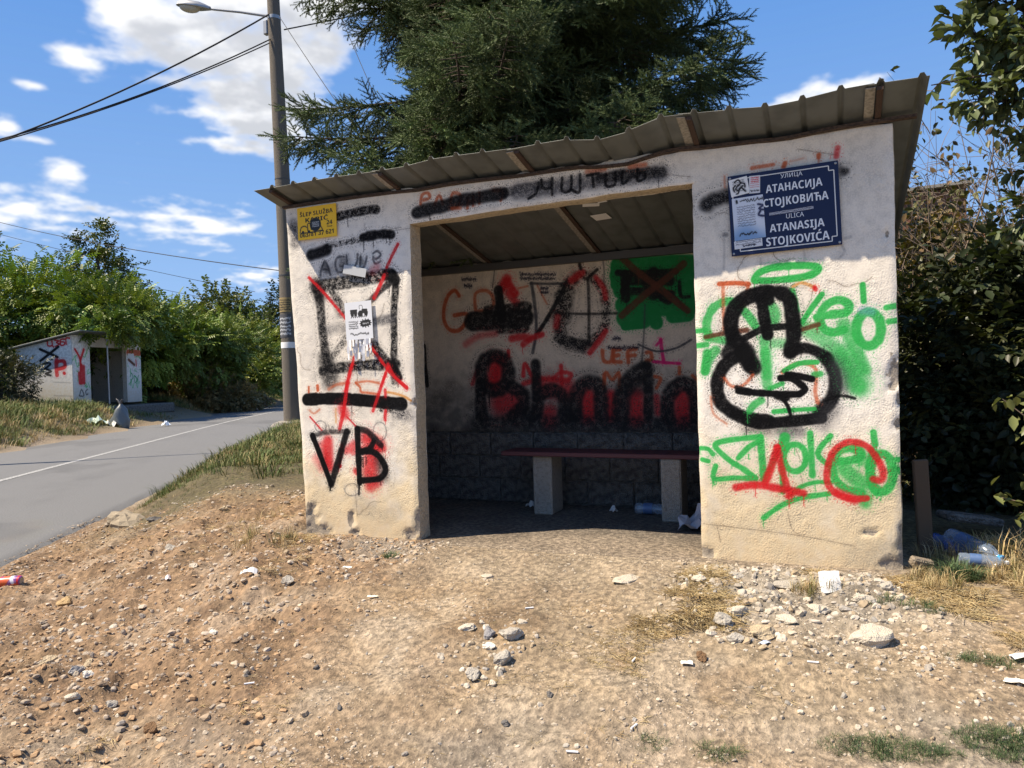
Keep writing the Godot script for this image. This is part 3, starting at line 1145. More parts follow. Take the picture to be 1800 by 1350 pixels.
func roof_sheet(parent: Node3D, xa: float, xb: float, lift: float) -> void:
	var pitch := 0.187
	var prof: Array[Vector2] = []
	var k := ceili((xa - 0.05 + 2.2) / pitch)
	prof.append(Vector2(xa, 0.0))
	while true:
		var r := -2.2 + k * pitch
		if r > xb - 0.03:
			break
		if r > xa + 0.03:
			prof.append_array([Vector2(r - 0.02, 0.0), Vector2(r - 0.009, 0.021), Vector2(r + 0.009, 0.021), Vector2(r + 0.02, 0.0)])
		k += 1
	prof.append(Vector2(xb, 0.0))
	var m := MB.new()
	var rows := 24
	for layer in 2:
		for j in rows + 1:
			for p in prof:
				var z := lerpf(overhang(p.x), -1.86, pow(j / float(rows), 1.5))
				var pan := 0.004 * n_mid.get_noise_2d(p.x * 40.0, z * 30.0)
				m.vert(Vector3(p.x, roof_y(p.x, z) + p.y + lift + pan + layer * 0.0025, z), p)
	var n := prof.size()
	var up := n * (rows + 1)
	for j in rows:
		for i in n - 1:
			var a := j * n + i
			m.quad_i(a, a + n, a + n + 1, a + 1)
			m.quad_i(up + a, up + a + 1, up + a + n + 1, up + a + n)
	for i in n - 1:
		m.quad_i(i, i + 1, up + i + 1, up + i)
		var b := rows * n + i
		m.quad_i(b + 1, b, up + b, up + b + 1)
	for j in rows:
		m.quad_i(j * n + n, j * n, up + j * n, up + j * n + n)
		m.quad_i(j * n + n - 1, j * n + n - 1 + n, up + j * n + 2 * n - 1, up + j * n + n - 1)
	obj("roof_sheet", m.done(), mats.sheet, parent)


# ------------------------------------------------------------------ bench
func build_bench() -> void:
	var t := thing("bench", "long dark red wooden bench on two concrete legs inside the near shelter", "bench", Vector3(0, 0, 0))
	for i in 3:
		var b := MB.new()
		b.box(Vector3(1.9, 0.035, 0.098), Vector3.ZERO, Basis(), 0.005)
		obj("plank", b.done(), mats.bench, t, Vector3(0.13, 0.49, -1.035 - 0.105 * i)).rotation = Vector3(0, rnd(-0.004, 0.004), rnd(-0.003, 0.003) - 0.006)
	for q in [[-0.5, 0.16, 0.27], [0.54, 0.15, 0.27]]:
		var b := MB.new()
		b.box(Vector3(q[1], 0.475, q[2]), Vector3.ZERO, Basis(), 0.012)
		obj("leg", b.done(), mats.concrete, t, Vector3(q[0], 0.234, -1.06 - q[2] * 0.5 + (0.06 if q[0] > 0 else 0.0)))


# ------------------------------------------------------------------ flat prints
func card(called: String, w: float, h: float, mat: Material, parent: Node, at: Vector3, turn := 0.0, thick := 0.0015) -> MeshInstance3D:
	# a printed card facing +z, its picture on the front
	var m := MB.new()
	var x := w * 0.5
	var y := h * 0.5
	m.box(Vector3(w, h, thick), Vector3(0, 0, -thick * 0.5 - 0.0004))
	var a := m.vert(Vector3(-x, -y, 0), Vector2(0, 1))
	var b := m.vert(Vector3(x, -y, 0), Vector2(1, 1))
	var c := m.vert(Vector3(x, y, 0), Vector2(1, 0))
	var d := m.vert(Vector3(-x, y, 0), Vector2(0, 0))
	m.quad_i(a, b, c, d)
	var o := obj(called, m.done(), mat, parent, at)
	o.rotation.z = turn
	return o


func print_mat(c: Canvas, rough := 0.7) -> StandardMaterial3D:
	var m := StandardMaterial3D.new()
	m.albedo_texture = c.texture()
	m.roughness = rough
	m.texture_repeat = false
	return m


func letters(text: String, w: float, h: float, mat: Material, parent: Node, at: Vector3, bold := true, turn := 0.0) -> void:
	var t := TextMesh.new()
	var f := SystemFont.new()
	f.font_names = PackedStringArray(["Droid Sans"])
	f.font_weight = 700 if bold else 400
	t.font = f
	t.text = text
	t.font_size = 64
	t.pixel_size = 0.01
	t.depth = 0.06
	t.curve_step = 1.0
	var box := t.get_aabb()
	var o := obj("lettering", t, mat, parent)
	var sc := Vector3(w / box.size.x, h / box.size.y, 0.012)
	o.scale = sc
	o.rotation.z = turn
	o.position = at - Basis(Vector3.BACK, turn) * (box.get_center() * Vector3(sc.x, sc.y, 0))


func scribble(c: Canvas, ink: String, x0: float, y0: float, x1: float, y1: float, rows: int, wide: float, seed_: int) -> void:
	var r := RandomNumberGenerator.new()
	r.seed = seed_
	for i in rows:
		var y := lerpf(y1, y0, (i + 0.5) / rows)
		var x := x0
		var hgt := (y1 - y0) / rows * 0.28
		while x < x1:
			var e := minf(x + r.randf_range(0.06, 0.16) * (x1 - x0), x1)
			c.stroke(ink, wide, 0.3, 0.8, 0.1, [x, y + r.randf_range(-hgt, hgt), (x + e) * 0.5, y + r.randf_range(-hgt, hgt), e, y + r.randf_range(-hgt, hgt)])
			x = e + 0.02 * (x1 - x0)


func build_sign() -> void:
	var t := thing("street_sign", "dark blue enamel street name sign with white lettering, stickers covering its left side", "street sign", Vector3(1.42, 2.021, 0.018))
	t.rotation.z = deg_to_rad(1.5)
	var m := MB.new()
	m.box(Vector3(0.592, 0.466, 0.005), Vector3.ZERO, Basis(), 0.002)
	var enamel := paint(0.008, 0.013, 0.055, 0.3)
	enamel.metallic_specular = 0.4
	obj("plate", m.done(), enamel, t)
	var b := MB.new()
	var x := 0.272
	var y := 0.209
	var n := 0.026
	var w := 0.0055
	for s in [1.0, -1.0]:
		b.box(Vector3(2.0 * (x - n), w, 0.001), Vector3(0, y * s, 0.0034))
		b.box(Vector3(w, 2.0 * (y - n), 0.001), Vector3(x * s, 0, 0.0034))
		for q in [1.0, -1.0]:
			b.box(Vector3(w, n, 0.001), Vector3((x - n) * s, (y - n * 0.5) * q, 0.0036))
			b.box(Vector3(n, w, 0.001), Vector3((x - n * 0.5) * s, (y - n) * q, 0.0038))
			var k := MB.new()
			k.lathe([Vector2(0.0, 0.0025), Vector2(0.006, 0.002), Vector2(0.007, 0.0)], Vector3.ZERO, Basis(Vector3.RIGHT, PI * 0.5), 10)
			obj("screw", k.done(), mats.grey_metal, t, Vector3(0.283 * s, 0.219 * q, 0.003))
	obj("border", b.done(), mats.white_paint, t)
	var lw := paint(0.78, 0.8, 0.82, 0.4)
	letters("УЛИЦА", 0.116, 0.029, lw, t, Vector3(0.052, 0.187, 0.0035), false)
	letters("АТАНАСИЈА", 0.3, 0.058, lw, t, Vector3(0.061, 0.122, 0.0035))
	letters("СТОЈКОВИЋА", 0.345, 0.06, lw, t, Vector3(0.066, 0.043, 0.0035))
	letters("ULICA", 0.094, 0.027, lw, t, Vector3(0.06, -0.039, 0.0035), false)
	letters("ATANASIJA", 0.29, 0.058, lw, t, Vector3(0.066, -0.104, 0.0035))
	letters("STOJKOVIĆA", 0.335, 0.076, lw, t, Vector3(0.066, -0.172, 0.0035))
	var c := canvas(0, 0, 0.1, 0.1, 1200.0, PAL.white)
	for q in [[0.03, 0.08, 0.05, 0.09, 0.06, 0.07, 0.045, 0.055], [0.045, 0.06, 0.03, 0.04, 0.045, 0.03, 0.06, 0.045, 0.07, 0.05], [0.05, 0.04, 0.04, 0.015, 0.03, 0.012], [0.06, 0.045, 0.075, 0.02, 0.08, 0.015], [0.06, 0.07, 0.08, 0.06, 0.08, 0.04], [0.03, 0.06, 0.018, 0.05, 0.02, 0.03]]:
		c.stroke("black", 0.008, 0.3, 0.95, 0.3, q)
	scribble(c, "black", 0.02, 0.02, 0.08, 0.09, 7, 0.002, 4)
	card("sticker", 0.104, 0.1, print_mat(c), t, Vector3(-0.234, 0.165, 0.0055), 0.12).set_meta("label", "white square sticker with a black ink drawing")
	c = canvas(0, 0, 0.06, 0.1, 1200.0, PAL.paper)
	for i in 6:
		c.stroke("red", 0.0016, 0.2, 0.8, 0.2, [0.006, 0.035 + i * 0.011, 0.054, 0.037 + i * 0.011])
	scribble(c, "red", 0.012, 0.06, 0.05, 0.095, 3, 0.002, 9)
	scribble(c, "black", 0.006, 0.008, 0.054, 0.022, 1, 0.003, 10)
	card("sticker", 0.06, 0.1, print_mat(c), t, Vector3(-0.148, 0.165, 0.0055), -0.05).set_meta("label", "white sticker with red ruled lines")
	c = canvas(0, 0, 0.17, 0.24, 900.0, PAL.paper)
	for yy in c.h:
		for xx in c.w:
			var u := ss(0.55, 1.0, yy / float(c.h) + 0.12 * sin(xx * 0.03))
			var at := (yy * c.w + xx) * 3
			c.px[at] = lerpf(0.84, 0.50, u)
			c.px[at + 1] = lerpf(0.87, 0.64, u)
			c.px[at + 2] = lerpf(0.91, 0.80, u)
	c.stroke("black", 0.012, 0.2, 0.9, 0.2, [0.025, 0.225, 0.026, 0.215])
	scribble(c, "black", 0.045, 0.205, 0.165, 0.235, 1, 0.005, 21)
	scribble(c, "ink", 0.025, 0.075, 0.12, 0.195, 9, 0.0016, 22)
	scribble(c, "black", 0.03, 0.02, 0.12, 0.045, 1, 0.006, 23)
	for q in [[0.14, 0.19, 0.165, 0.18, 0.145, 0.165, 0.165, 0.155], [0.15, 0.15, 0.14, 0.13, 0.165, 0.12]]:
		c.stroke("navy", 0.012, 0.4, 0.9, 0.3, q)
	card("sticker", 0.172, 0.245, print_mat(c), t, Vector3(-0.19, -0.022, 0.0055), 0.02).set_meta("label", "pale blue poster sticker with small print")
	c = canvas(0, 0, 0.16, 0.045, 900.0, PAL.paper)
	scribble(c, "ink", 0.05, 0.005, 0.12, 0.025, 1, 0.005, 31)
	scribble(c, "ink", 0.01, 0.02, 0.15, 0.045, 2, 0.002, 32)
	card("sticker", 0.155, 0.045, print_mat(c), t, Vector3(-0.2, -0.17, 0.0052), 0.03).set_meta("label", "torn white remnant of a sticker")
	c = canvas(0, 0, 0.24, 0.024, 900.0, PAL.navy)
	scribble(c, "white", 0.004, 0.002, 0.236, 0.022, 3, 0.004, 41)
	card("sticker", 0.24, 0.02, print_mat(c), t, Vector3(0.04, -0.012, 0.0047), 0.03).set_meta("label", "scratched strip between the two halves of the lettering")


func build_notices() -> void:
	# the yellow notice
	var t := thing("advert_board", "small yellow tow service notice in the top left corner of the wall", "notice", Vector3(-1.792, 2.288, 0.022))
	t.rotation.z = 0.005
	var c := canvas(0, 0, 0.344, 0.236, 900.0, Color(0.95, 0.75, 0.06))
	for q in [[0.02, 0.055, 0.03, 0.09, 0.06, 0.1, 0.08, 0.09], [0.09, 0.06, 0.09, 0.11, 0.11, 0.115, 0.12, 0.07], [0.03, 0.05, 0.12, 0.05, 0.22, 0.055], [0.13, 0.075, 0.19, 0.1, 0.22, 0.06]]:
		c.stroke("black", 0.007, 0.2, 0.95, 0.1, q)
	for q in [0.045, 0.1]:
		c.stroke("black", 0.02, 0.1, 0.95, 0.0, [q, 0.056, q + 0.001, 0.056])
	c.stroke("black", 0.098, 0.06, 0.97, 0.05, [0.158, 0.103, 0.16, 0.103])
	scribble(c, "paper", 0.13, 0.085, 0.19, 0.125, 4, 0.003, 3)
	card("board", 0.344, 0.236, print_mat(c, 0.5), t, Vector3.ZERO, 0.0, 0.004)
	var ink := paint(0.012, 0.012, 0.012, 0.6)
	letters("ŠLEP SLUŽBA", 0.292, 0.04, ink, t, Vector3(-0.002, 0.073, 0.0004), true, 0.02)
	letters("KARIĆ", 0.2, 0.041, ink, t, Vector3(0.0, 0.028, 0.0004), true, 0.01)
	letters("24", 0.05, 0.03, ink, t, Vector3(0.112, -0.012, 0.0004))
	letters("časa", 0.046, 0.012, ink, t, Vector3(0.112, -0.04, 0.0004))
	letters("063/81 37 621", 0.3, 0.032, ink, t, Vector3(-0.004, -0.082, 0.0004), true, 0.02)
	# the tear-off flyer
	t = thing("flyer", "white tear-off flyer with a tractor print taped to the left pier", "flyer", Vector3(-1.458, 1.55, 0.02))
	t.rotation.z = 0.03
	c = canvas(0, 0, 0.228, 0.27, 900.0, PAL.paper)
	for q in [[0.05, 0.19, 0.1, 0.19], [0.052, 0.2, 0.098, 0.2], [0.05, 0.21, 0.1, 0.21], [0.12, 0.19, 0.19, 0.19], [0.125, 0.2, 0.185, 0.2], [0.15, 0.21, 0.185, 0.208]]:
		c.stroke("black", 0.012, 0.1, 0.95, 0.1, q)
	for q in [[0.062, 0.178, 0.012], [0.09, 0.178, 0.012], [0.13, 0.182, 0.02], [0.178, 0.18, 0.014]]:
		c.stroke("black", q[2] * 2.0, 0.05, 0.95, 0.0, [q[0], q[1], q[0] + 0.0005, q[1]])
	for q in [[0.125, 0.215, 0.125, 0.24, 0.148, 0.24, 0.15, 0.215]]:
		c.stroke("black", 0.003, 0.1, 0.95, 0.0, q)
	for i in 8:
		c.stroke("black", 0.006, 0.1, 0.9, 0.1, [0.05 + i * 0.018, 0.158, 0.06 + i * 0.018, 0.166])
	c.stroke("black", 0.045, 0.1, 0.95, 0.05, [0.15, 0.11, 0.19, 0.115])
	for i in 12:
		var a := TAU * i / 12.0
		c.stroke("black", 0.008, 0.1, 0.95, 0.0, [0.17, 0.112, 0.17 + cos(a) * 0.048, 0.112 + sin(a) * 0.03])
	scribble(c, "paper", 0.145, 0.1, 0.195, 0.122, 1, 0.003, 2)
	scribble(c, "black", 0.03, 0.075, 0.105, 0.135, 4, 0.0035, 6)
	scribble(c, "black", 0.04, 0.025, 0.19, 0.055, 1, 0.006, 7)
	card("sheet", 0.228, 0.27, print_mat(c), t, Vector3.ZERO, 0.0, 0.001)
	for i in 9:
		var m := MB.new()
		var w := 0.019
		var l := rnd(0.1, 0.16)
		var lean := rnd(-0.16, 0.2)
		for k in 3:
			var y0 := -l * k / 3.0
			var y1 := -l * (k + 1) / 3.0
			m.box(Vector3(w, absf(y1 - y0), 0.001), Vector3(lean * (y0 + y1) * 0.5, (y0 + y1) * 0.5, 0.004 + 0.012 * sin(k * 1.1 + i)), Basis(Vector3.BACK, -lean) * Basis(Vector3.UP, rnd(-0.5, 0.5)))
		obj("tear_off_strip", m.done(), mats.white_paper, t, Vector3(-0.095 + i * 0.0238, -0.135, 0.0))
	# a strip of grey paper
	c = canvas(0, 0, 0.2, 0.07, 500.0, Color(0.72, 0.73, 0.74))
	var s := card("paper_strip", 0.195, 0.062, print_mat(c), self, Vector3(-1.478, 1.905, 0.022), -0.24)
	tag(s, "plain grey paper strip stuck aslant above the flyer", "paper")


# ------------------------------------------------------------------ across the road
func painted_box(parent: Node3D, called: String, size: Vector3, at: Vector3, faces: Dictionary) -> void:
	# a wall piece; faces maps "front" / "left" to a canvas laid on that side
	var m := MB.new()
	m.box(size, Vector3.ZERO, Basis(), 0.01)
	var o := obj(called, m.done(), mats.plaster, parent, at)
	for side in faces:
		var f := MB.new()
		var s := size * 0.5
		var p: Array
		if side == "front":
			p = [Vector3(-s.x, -s.y, s.z + 0.003), Vector3(s.x, -s.y, s.z + 0.003), Vector3(s.x, s.y, s.z + 0.003), Vector3(-s.x, s.y, s.z + 0.003)]
		else:
			p = [Vector3(-s.x - 0.003, -s.y, -s.z), Vector3(-s.x - 0.003, -s.y, s.z), Vector3(-s.x - 0.003, s.y, s.z), Vector3(-s.x - 0.003, s.y, -s.z)]
		var uv := [Vector2(0, 1), Vector2(1, 1), Vector2(1, 0), Vector2(0, 0)]
		for i in 4:
			f.vert(p[i], uv[i])
		f.quad_i(0, 1, 2, 3)
		obj("paint_coat", f.done(), print_mat(faces[side], 0.92), o)


func wall_canvas(w: float, h: float) -> Canvas:
	var c := canvas(0, 0, w, h, 110.0, PAL.white)
	for i in c.w * c.h:
		var x := i % c.w
		var y := i / c.w
		var b := blotch[((y * 2) & 511) * 512 + ((x * 2) & 511)] / 255.0
		var l := 0.96 + 0.2 * (b - 0.5)
		var dirt := ss(0.6, 1.0, y / float(c.h) + 0.5 * (b - 0.5)) * 0.6
		c.px[i * 3] = lerpf(0.9, 0.68, dirt) * l
		c.px[i * 3 + 1] = lerpf(0.89, 0.64, dirt) * l
		c.px[i * 3 + 2] = lerpf(0.87, 0.57, dirt) * l
	return c


func build_far_shelter() -> void:
	var y0 := base_height(-24.16, -14.93) + 0.02
	var t := thing("bus_shelter", "smaller looking bus shelter with red graffiti across the road, half covered by trees", "bus shelter", Vector3(-24.16, y0, -14.93), deg_to_rad(105.0))
	var side := wall_canvas(2.3, 2.62)
	# writing near its front edge, u measured from the back
	for q in [[1.32, 2.42, 1.33, 2.26, 1.5, 2.26, 1.5, 2.42], [1.5, 2.26, 1.56, 2.2], [1.62, 2.45, 1.78, 2.42, 1.68, 2.36, 1.8, 2.3, 1.64, 2.22], [2.02, 2.47, 1.86, 2.46, 1.86, 2.26, 2.0, 2.27, 2.0, 2.36, 1.87, 2.38], [2.08, 2.28, 2.08, 2.5, 2.22, 2.5]]:
		side.stroke("red", 0.055, 0.3, 0.95, 0.15, q)
	for q in [[1.0, 2.14, 1.7, 1.82], [1.75, 2.2, 1.0, 1.7]]:
		side.stroke("black", 0.1, 0.2, 0.97, 0.1, q)
	for q in [[1.1, 1.58, 1.3, 1.62, 1.4, 1.56, 1.15, 1.4], [1.2, 1.4, 1.42, 1.3, 1.2, 1.22, 1.4, 1.15]]:
		side.stroke("black", 0.08, 0.3, 0.95, 0.3, q)
	side.stroke("red", 0.16, 0.4, 0.9, 0.3, [1.66, 1.7, 1.64, 1.4, 1.66, 1.15])
	side.stroke("red", 0.14, 0.4, 0.95, 0.2, [1.66, 1.65, 1.95, 1.66, 1.98, 1.45, 1.72, 1.38])
	side.stroke("red", 0.13, 0.3, 0.95, 0.1, [1.95, 1.22, 1.96, 1.21])
	side.stroke("grey", 0.025, 0.5, 0.4, 0.3, [1.5, 0.9, 2.2, 0.85])
	side.stroke("grey", 0.025, 0.5, 0.4, 0.3, [1.5, 0.4, 2.25, 0.36])
	var fl := wall_canvas(0.95, 2.62)
	var fr := wall_canvas(0.95, 2.4)
	for k in 14:
		var x := rnd(0.05, 0.9)
		var y := rnd(0.55, 2.0)
		for c in [fl, fr]:
			c.stroke("green", 0.03, 0.4, 0.75, 0.3, [x, y, x + rnd(-0.15, 0.15), y + rnd(-0.2, 0.2), x + rnd(-0.2, 0.2), y + rnd(-0.25, 0.25)])
	for q in [[0.15, 2.1, 0.4, 1.75, 0.42, 1.3], [0.62, 2.1, 0.42, 1.7]]:
		fl.stroke("red", 0.1, 0.4, 0.95, 0.2, q)
	for q in [[0.45, 1.5, 0.46, 0.85], [0.58, 1.45, 0.58, 0.85], [0.34, 1.2, 0.36, 0.85]]:
		fl.stroke("red", 0.15, 0.4, 0.9, 0.25, q)
	for q in [[0.3, 0.36, 0.42, 0.6, 0.54, 0.36, 0.3, 0.36], [0.74, 0.6, 0.64, 0.52, 0.68, 0.4, 0.76, 0.42]]:
		fl.stroke("black", 0.03, 0.3, 0.9, 0.2, q)
	fr.stroke("rust", 0.26, 0.2, 0.9, 0.2, [0.14, 2.05, 0.85, 2.05])
	fr.rect("paper", 0.1, 1.5, 0.5, 2.0)
	fr.stroke("brown", 0.12, 0.3, 0.9, 0.2, [0.15, 1.75, 0.5, 1.55])
	fr.stroke("red", 0.05, 0.3, 0.9, 0.2, [0.62, 1.75, 0.64, 1.5])
	for q in [[0.2, 1.05, 0.3, 1.2, 0.38, 1.0, 0.25, 0.9, 0.2, 0.7], [0.45, 1.1, 0.5, 0.8, 0.65, 0.95, 0.5, 1.1], [0.75, 1.1, 0.6, 0.75]]:
		fr.stroke("dgreen", 0.03, 0.3, 0.9, 0.2, q)
	painted_box(t, "front_pier", Vector3(0.95, 2.62, 0.2), Vector3(0.475, 1.31, -0.1), {"front": fl})
	painted_box(t, "front_pier", Vector3(0.95, 2.4, 0.2), Vector3(3.6, 1.2, -0.1), {"front": fr})
	painted_box(t, "lintel", Vector3(2.17, 0.38, 0.2), Vector3(2.037, 2.4, -0.1), {})
	# the side towards the camera slopes down to the back with the roof
	var m := MB.new()
	var p := [Vector3(-0.004, 0, -2.3), Vector3(-0.004, 0, -0.01), Vector3(-0.004, 2.6, -0.01), Vector3(-0.004, 2.17, -2.3)]
	var uv := [Vector2(0, 1), Vector2(1, 1), Vector2(1, 0.01), Vector2(0, 0.17)]
	for i in 4:
		m.vert(p[i], uv[i])
	m.quad_i(0, 1, 2, 3)
	m.face([Vector3(0.2, 0, -0.2), Vector3(0.2, 0, -2.3), Vector3(0.2, 2.17, -2.3), Vector3(0.2, 2.58, -0.2)])
	m.face([Vector3(0.2, 0, -2.3), Vector3(-0.004, 0, -2.3), Vector3(-0.004, 2.17, -2.3), Vector3(0.2, 2.17, -2.3)])
	obj("side_wall", m.done(), print_mat(side, 0.92), t)
	painted_box(t, "side_wall", Vector3(0.2, 2.15, 2.1), Vector3(3.98, 1.075, -1.25), {})
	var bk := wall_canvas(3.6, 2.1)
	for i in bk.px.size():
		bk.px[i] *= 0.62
	for q in [[1.3, 0.6, 1.3, 1.2, 1.6, 1.15, 1.55, 0.95, 1.32, 0.9], [1.95, 0.6, 1.95, 1.2, 2.3, 1.2]]:
		bk.stroke("red", 0.09, 0.3, 0.9, 0.2, q)
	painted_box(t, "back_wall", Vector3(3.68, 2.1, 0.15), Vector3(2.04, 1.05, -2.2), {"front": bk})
	var seat := MB.new()
	seat.box(Vector3(2.6, 0.05, 0.35), Vector3(2.0, 0.47, -1.9), Basis(), 0.01)
	seat.box(Vector3(0.2, 0.45, 0.3), Vector3(1.0, 0.22, -1.9), Basis(), 0.01)
	seat.box(Vector3(0.2, 0.45, 0.3), Vector3(3.0, 0.22, -1.9), Basis(), 0.01)
	obj("seat", seat.done(), mats.dark_metal, t)
	var r := MB.new()
	r.box(Vector3(4.5, 0.05, 3.0), Vector3(2.05, 2.475, -0.95), Basis(Vector3.RIGHT, -0.19), 0.01)
	obj("roof", r.done(), mats.sheet, t)
	var post := MB.new()
	post.tube([Vector3(1.35, 0, 0.46), Vector3(1.33, 2.68, 0.46)], [0.03, 0.03], 8)
	obj("support_post", post.done(), mats.grey_metal, t)
	var pl := MB.new()
	pl.box(Vector3(4.6, 0.4, 1.0), Vector3(2.7, -0.3, 0.42), Basis(), 0.05)
	obj("platform", pl.done(), mats.block, t)


func build_houses() -> void:
	var t := thing("brick_house", "red brick house wall seen through the bare twigs at the right", "house", Vector3(3.2, 0.1, -20.5), 0.1)
	var bricks := rough_paint(0.3, 0.13, 0.075, noise_tex(0.12, 0.5, 1.2, 14, 256), null, 1.2, 0.0)
	var m := MB.new()
	m.box(Vector3(3.4, 1.1, 4.0), Vector3(0, 5.05, 0))
	obj("brick_wall", m.done(), bricks, t)
	m = MB.new()
	m.box(Vector3(3.3, 4.5, 3.9), Vector3(0, 2.25, 0))
	obj("plastered_wall", m.done(), mats.plaster, t)
	m = MB.new()
	m.box(Vector3(3.7, 0.08, 4.4), Vector3(0, 5.64, 0), Basis(Vector3.BACK, 0.05))
	obj("roof", m.done(), mats.concrete, t)
	t = thing("tiled_house", "house with an orange tiled roof behind the bushes at the right", "house", Vector3(8.4, 0.1, -27.5), -0.12)
	m = MB.new()
	m.box(Vector3(6.0, 4.6, 5.0), Vector3(0, 2.3, 0))
	obj("wall", m.done(), mats.plaster, t)
	var rf := MB.new()
	for side in [1.0, -1.0]:
		for k in 14:
			var z0: float = side * lerpf(0.0, 3.0, k / 14.0)
			rf.box(Vector3(6.6, 0.035, 0.25), Vector3(0, lerpf(5.75, 4.5, (k + 0.5) / 14.0), z0 + side * 0.1), Basis(Vector3.RIGHT, side * 0.35))
	obj("roof", rf.done(), rough_paint(0.5, 0.19, 0.08, noise_tex(0.15, 0.6, 1.2, 15, 256), null, 1.0, 0.0), t)


# ------------------------------------------------------------------ foliage
func add_leaf(m: MB, at: Vector3, along: Vector3, up: Vector3, l: float, w: float, curl := 0.12) -> void:
	along = along.normalized()
	var side := along.cross(up).normalized()
	var n := side.cross(along)
	var pts := []
	for q in [[0.0, 0.0, 0.0], [0.3, 0.42, 0.0], [0.62, 0.44, -0.3], [1.0, 0.0, -1.0], [0.62, -0.44, -0.3], [0.3, -0.42, 0.0]]:
		pts.append(at + along * l * q[0] + side * w * q[1] + n * (l * curl * q[2] + absf(q[1]) * w * 0.35))
	var i := m.v.size()
	for p in pts:
		m.vert(p)
	m.tri(i, i + 1, i + 2)
	m.tri(i, i + 2, i + 3)
	m.tri(i, i + 3, i + 4)
	m.tri(i, i + 4, i + 5)


func sprig_walnut() -> ArrayMesh:
	var m := MB.new()
	for i in 4:
		var x := 0.25 + i * 0.2
		for s in [1.0, -1.0]:
			add_leaf(m, Vector3(x, -0.10 * x * x, 0), Vector3(0.45, -0.15, s), Vector3.UP, 0.36, 0.17)
	add_leaf(m, Vector3(1.0, -0.12, 0), Vector3(1, -0.3, 0), Vector3.UP, 0.4, 0.2)
	return m.done()


func sprig_broad(n: int, l: float, w: float) -> ArrayMesh:
	var m := MB.new()
	var r := RandomNumberGenerator.new()
	r.seed = n * 7 + 3
	for i in n:
		var x := (i + 1.0) / n
		var s := 1.0 if i % 2 == 0 else -1.0
		add_leaf(m, Vector3(x, 0, 0), Vector3(0.5, r.randf_range(-0.7, 0.35), s * r.randf_range(0.6, 1.1)), Vector3(r.randf_range(-0.4, 0.4), 1, r.randf_range(-0.4, 0.4)), l * r.randf_range(0.75, 1.15), w * r.randf_range(0.8, 1.1))
	m.tube([Vector3.ZERO, Vector3(1, 0, 0)], [0.012, 0.006], 3, false)
	return m.done()


func frame(along: Vector3, up: Vector3, scale: float) -> Basis:
	along = along.normalized()
	var z := along.cross(up)
	if z.length_squared() < 1e-4:
		z = along.cross(Vector3.RIGHT)
	z = z.normalized()
	return Basis(along, z.cross(along), z) * scale


func crown(parent: Node, called: String, blobs: Array, n: int, mesh: Mesh, size: float, color: Color, spread := 0.2, per_clump := 26, droop := 0.25) -> Array:
	# leaf sprays in clumps spread through the outer part of each blob; gives back the clump centres
	var where: Array[Transform3D] = []
	var cols := PackedColorArray()
	var centres := []
	var total := 0.0
	for b in blobs:
		total += b[1].x * b[1].y + b[1].x * b[1].z
	for b in blobs:
		var share := int(n * (b[1].x * b[1].y + b[1].x * b[1].z) / total)
		var clumps := maxi(4, share / per_clump)
		for k in clumps:
			var d := ball().normalized()
			var o: Vector3 = b[0] + d * b[1] * rnd(0.5, 1.0)
			centres.append(o)
			var cr: float = spread * (b[1].x + b[1].y) * 0.5 * rnd(0.6, 1.3)
			var tone := rnd(0.6, 1.35)
			var warm := rnd(-0.12, 0.2)
			for j in per_clump:
				var off := ball() * cr * Vector3(1, 0.75, 1)
				var p := o + off
				var out := (off.normalized() * 0.6 + d + ball() * 0.55)
				out.y -= droop
				var up := Vector3.UP + ball() * 0.45 + d * 0.3
				where.append(Transform3D(frame(out, up, size * rnd(0.7, 1.3)), p))
				var t := tone * rnd(0.75, 1.25)
				cols.append(Color(color.r * t * (1.0 + warm), color.g * t, color.b * t * (1.0 - warm)))
	many(called, mesh, mats.leaf, where, cols, parent)
	return centres


func limbs(parent: Node, foot: Vector3, head: Vector3, r: float, tips: Array, count: int, mat: Material = null) -> void:
	var m := MB.new()
	var mid := foot.lerp(head, 0.5) + Vector3(rnd(-0.1, 0.1), 0, rnd(-0.1, 0.1)) * foot.distance_to(head) * 0.4
	m.tube([foot - Vector3(0, 0.3, 0), foot, mid, head], [r * 1.3, r * 1.05, r * 0.8, r * 0.4], 8)
	obj("trunk", m.done(), mat if mat else mats.bark, parent)
	var b := MB.new()
	for i in count:
		if tips.is_empty():
			break
		var tip: Vector3 = tips[(i * 7919) % tips.size()]
		var t := rnd(0.25, 0.95)
		var a := foot.lerp(mid, t * 2.0) if t < 0.5 else mid.lerp(head, t * 2.0 - 1.0)
		var q := a.lerp(tip, 0.5) + Vector3(rnd(-0.1, 0.1), rnd(0.0, 0.2), rnd(-0.1, 0.1)) * a.distance_to(tip)
		var rr := r * lerpf(0.45, 0.2, t)
		b.tube([a, q, tip], [rr, rr * 0.6, rr * 0.2], 5, false)
	var o := obj("limbs", b.done(), mat if mat else mats.bark, parent)
	o.set_meta("kind", "stuff")


func leafy(called: String, label: String, kind: String, foot: Vector3, top: float, r: float, blobs: Array, n: int, mesh: Mesh, size: float, color: Color, group := "", spread := 0.2) -> Node3D:
	var t := thing(called, label, kind, foot, 0.0, group)
	var tips := crown(t, "crown", blobs, n, mesh, size, color, spread)
	limbs(t, Vector3.ZERO, Vector3(0, top, 0), r, tips, 26)
	return t


func land(x: float, z: float) -> Vector3:
	return Vector3(x, base_height(x, z), z)


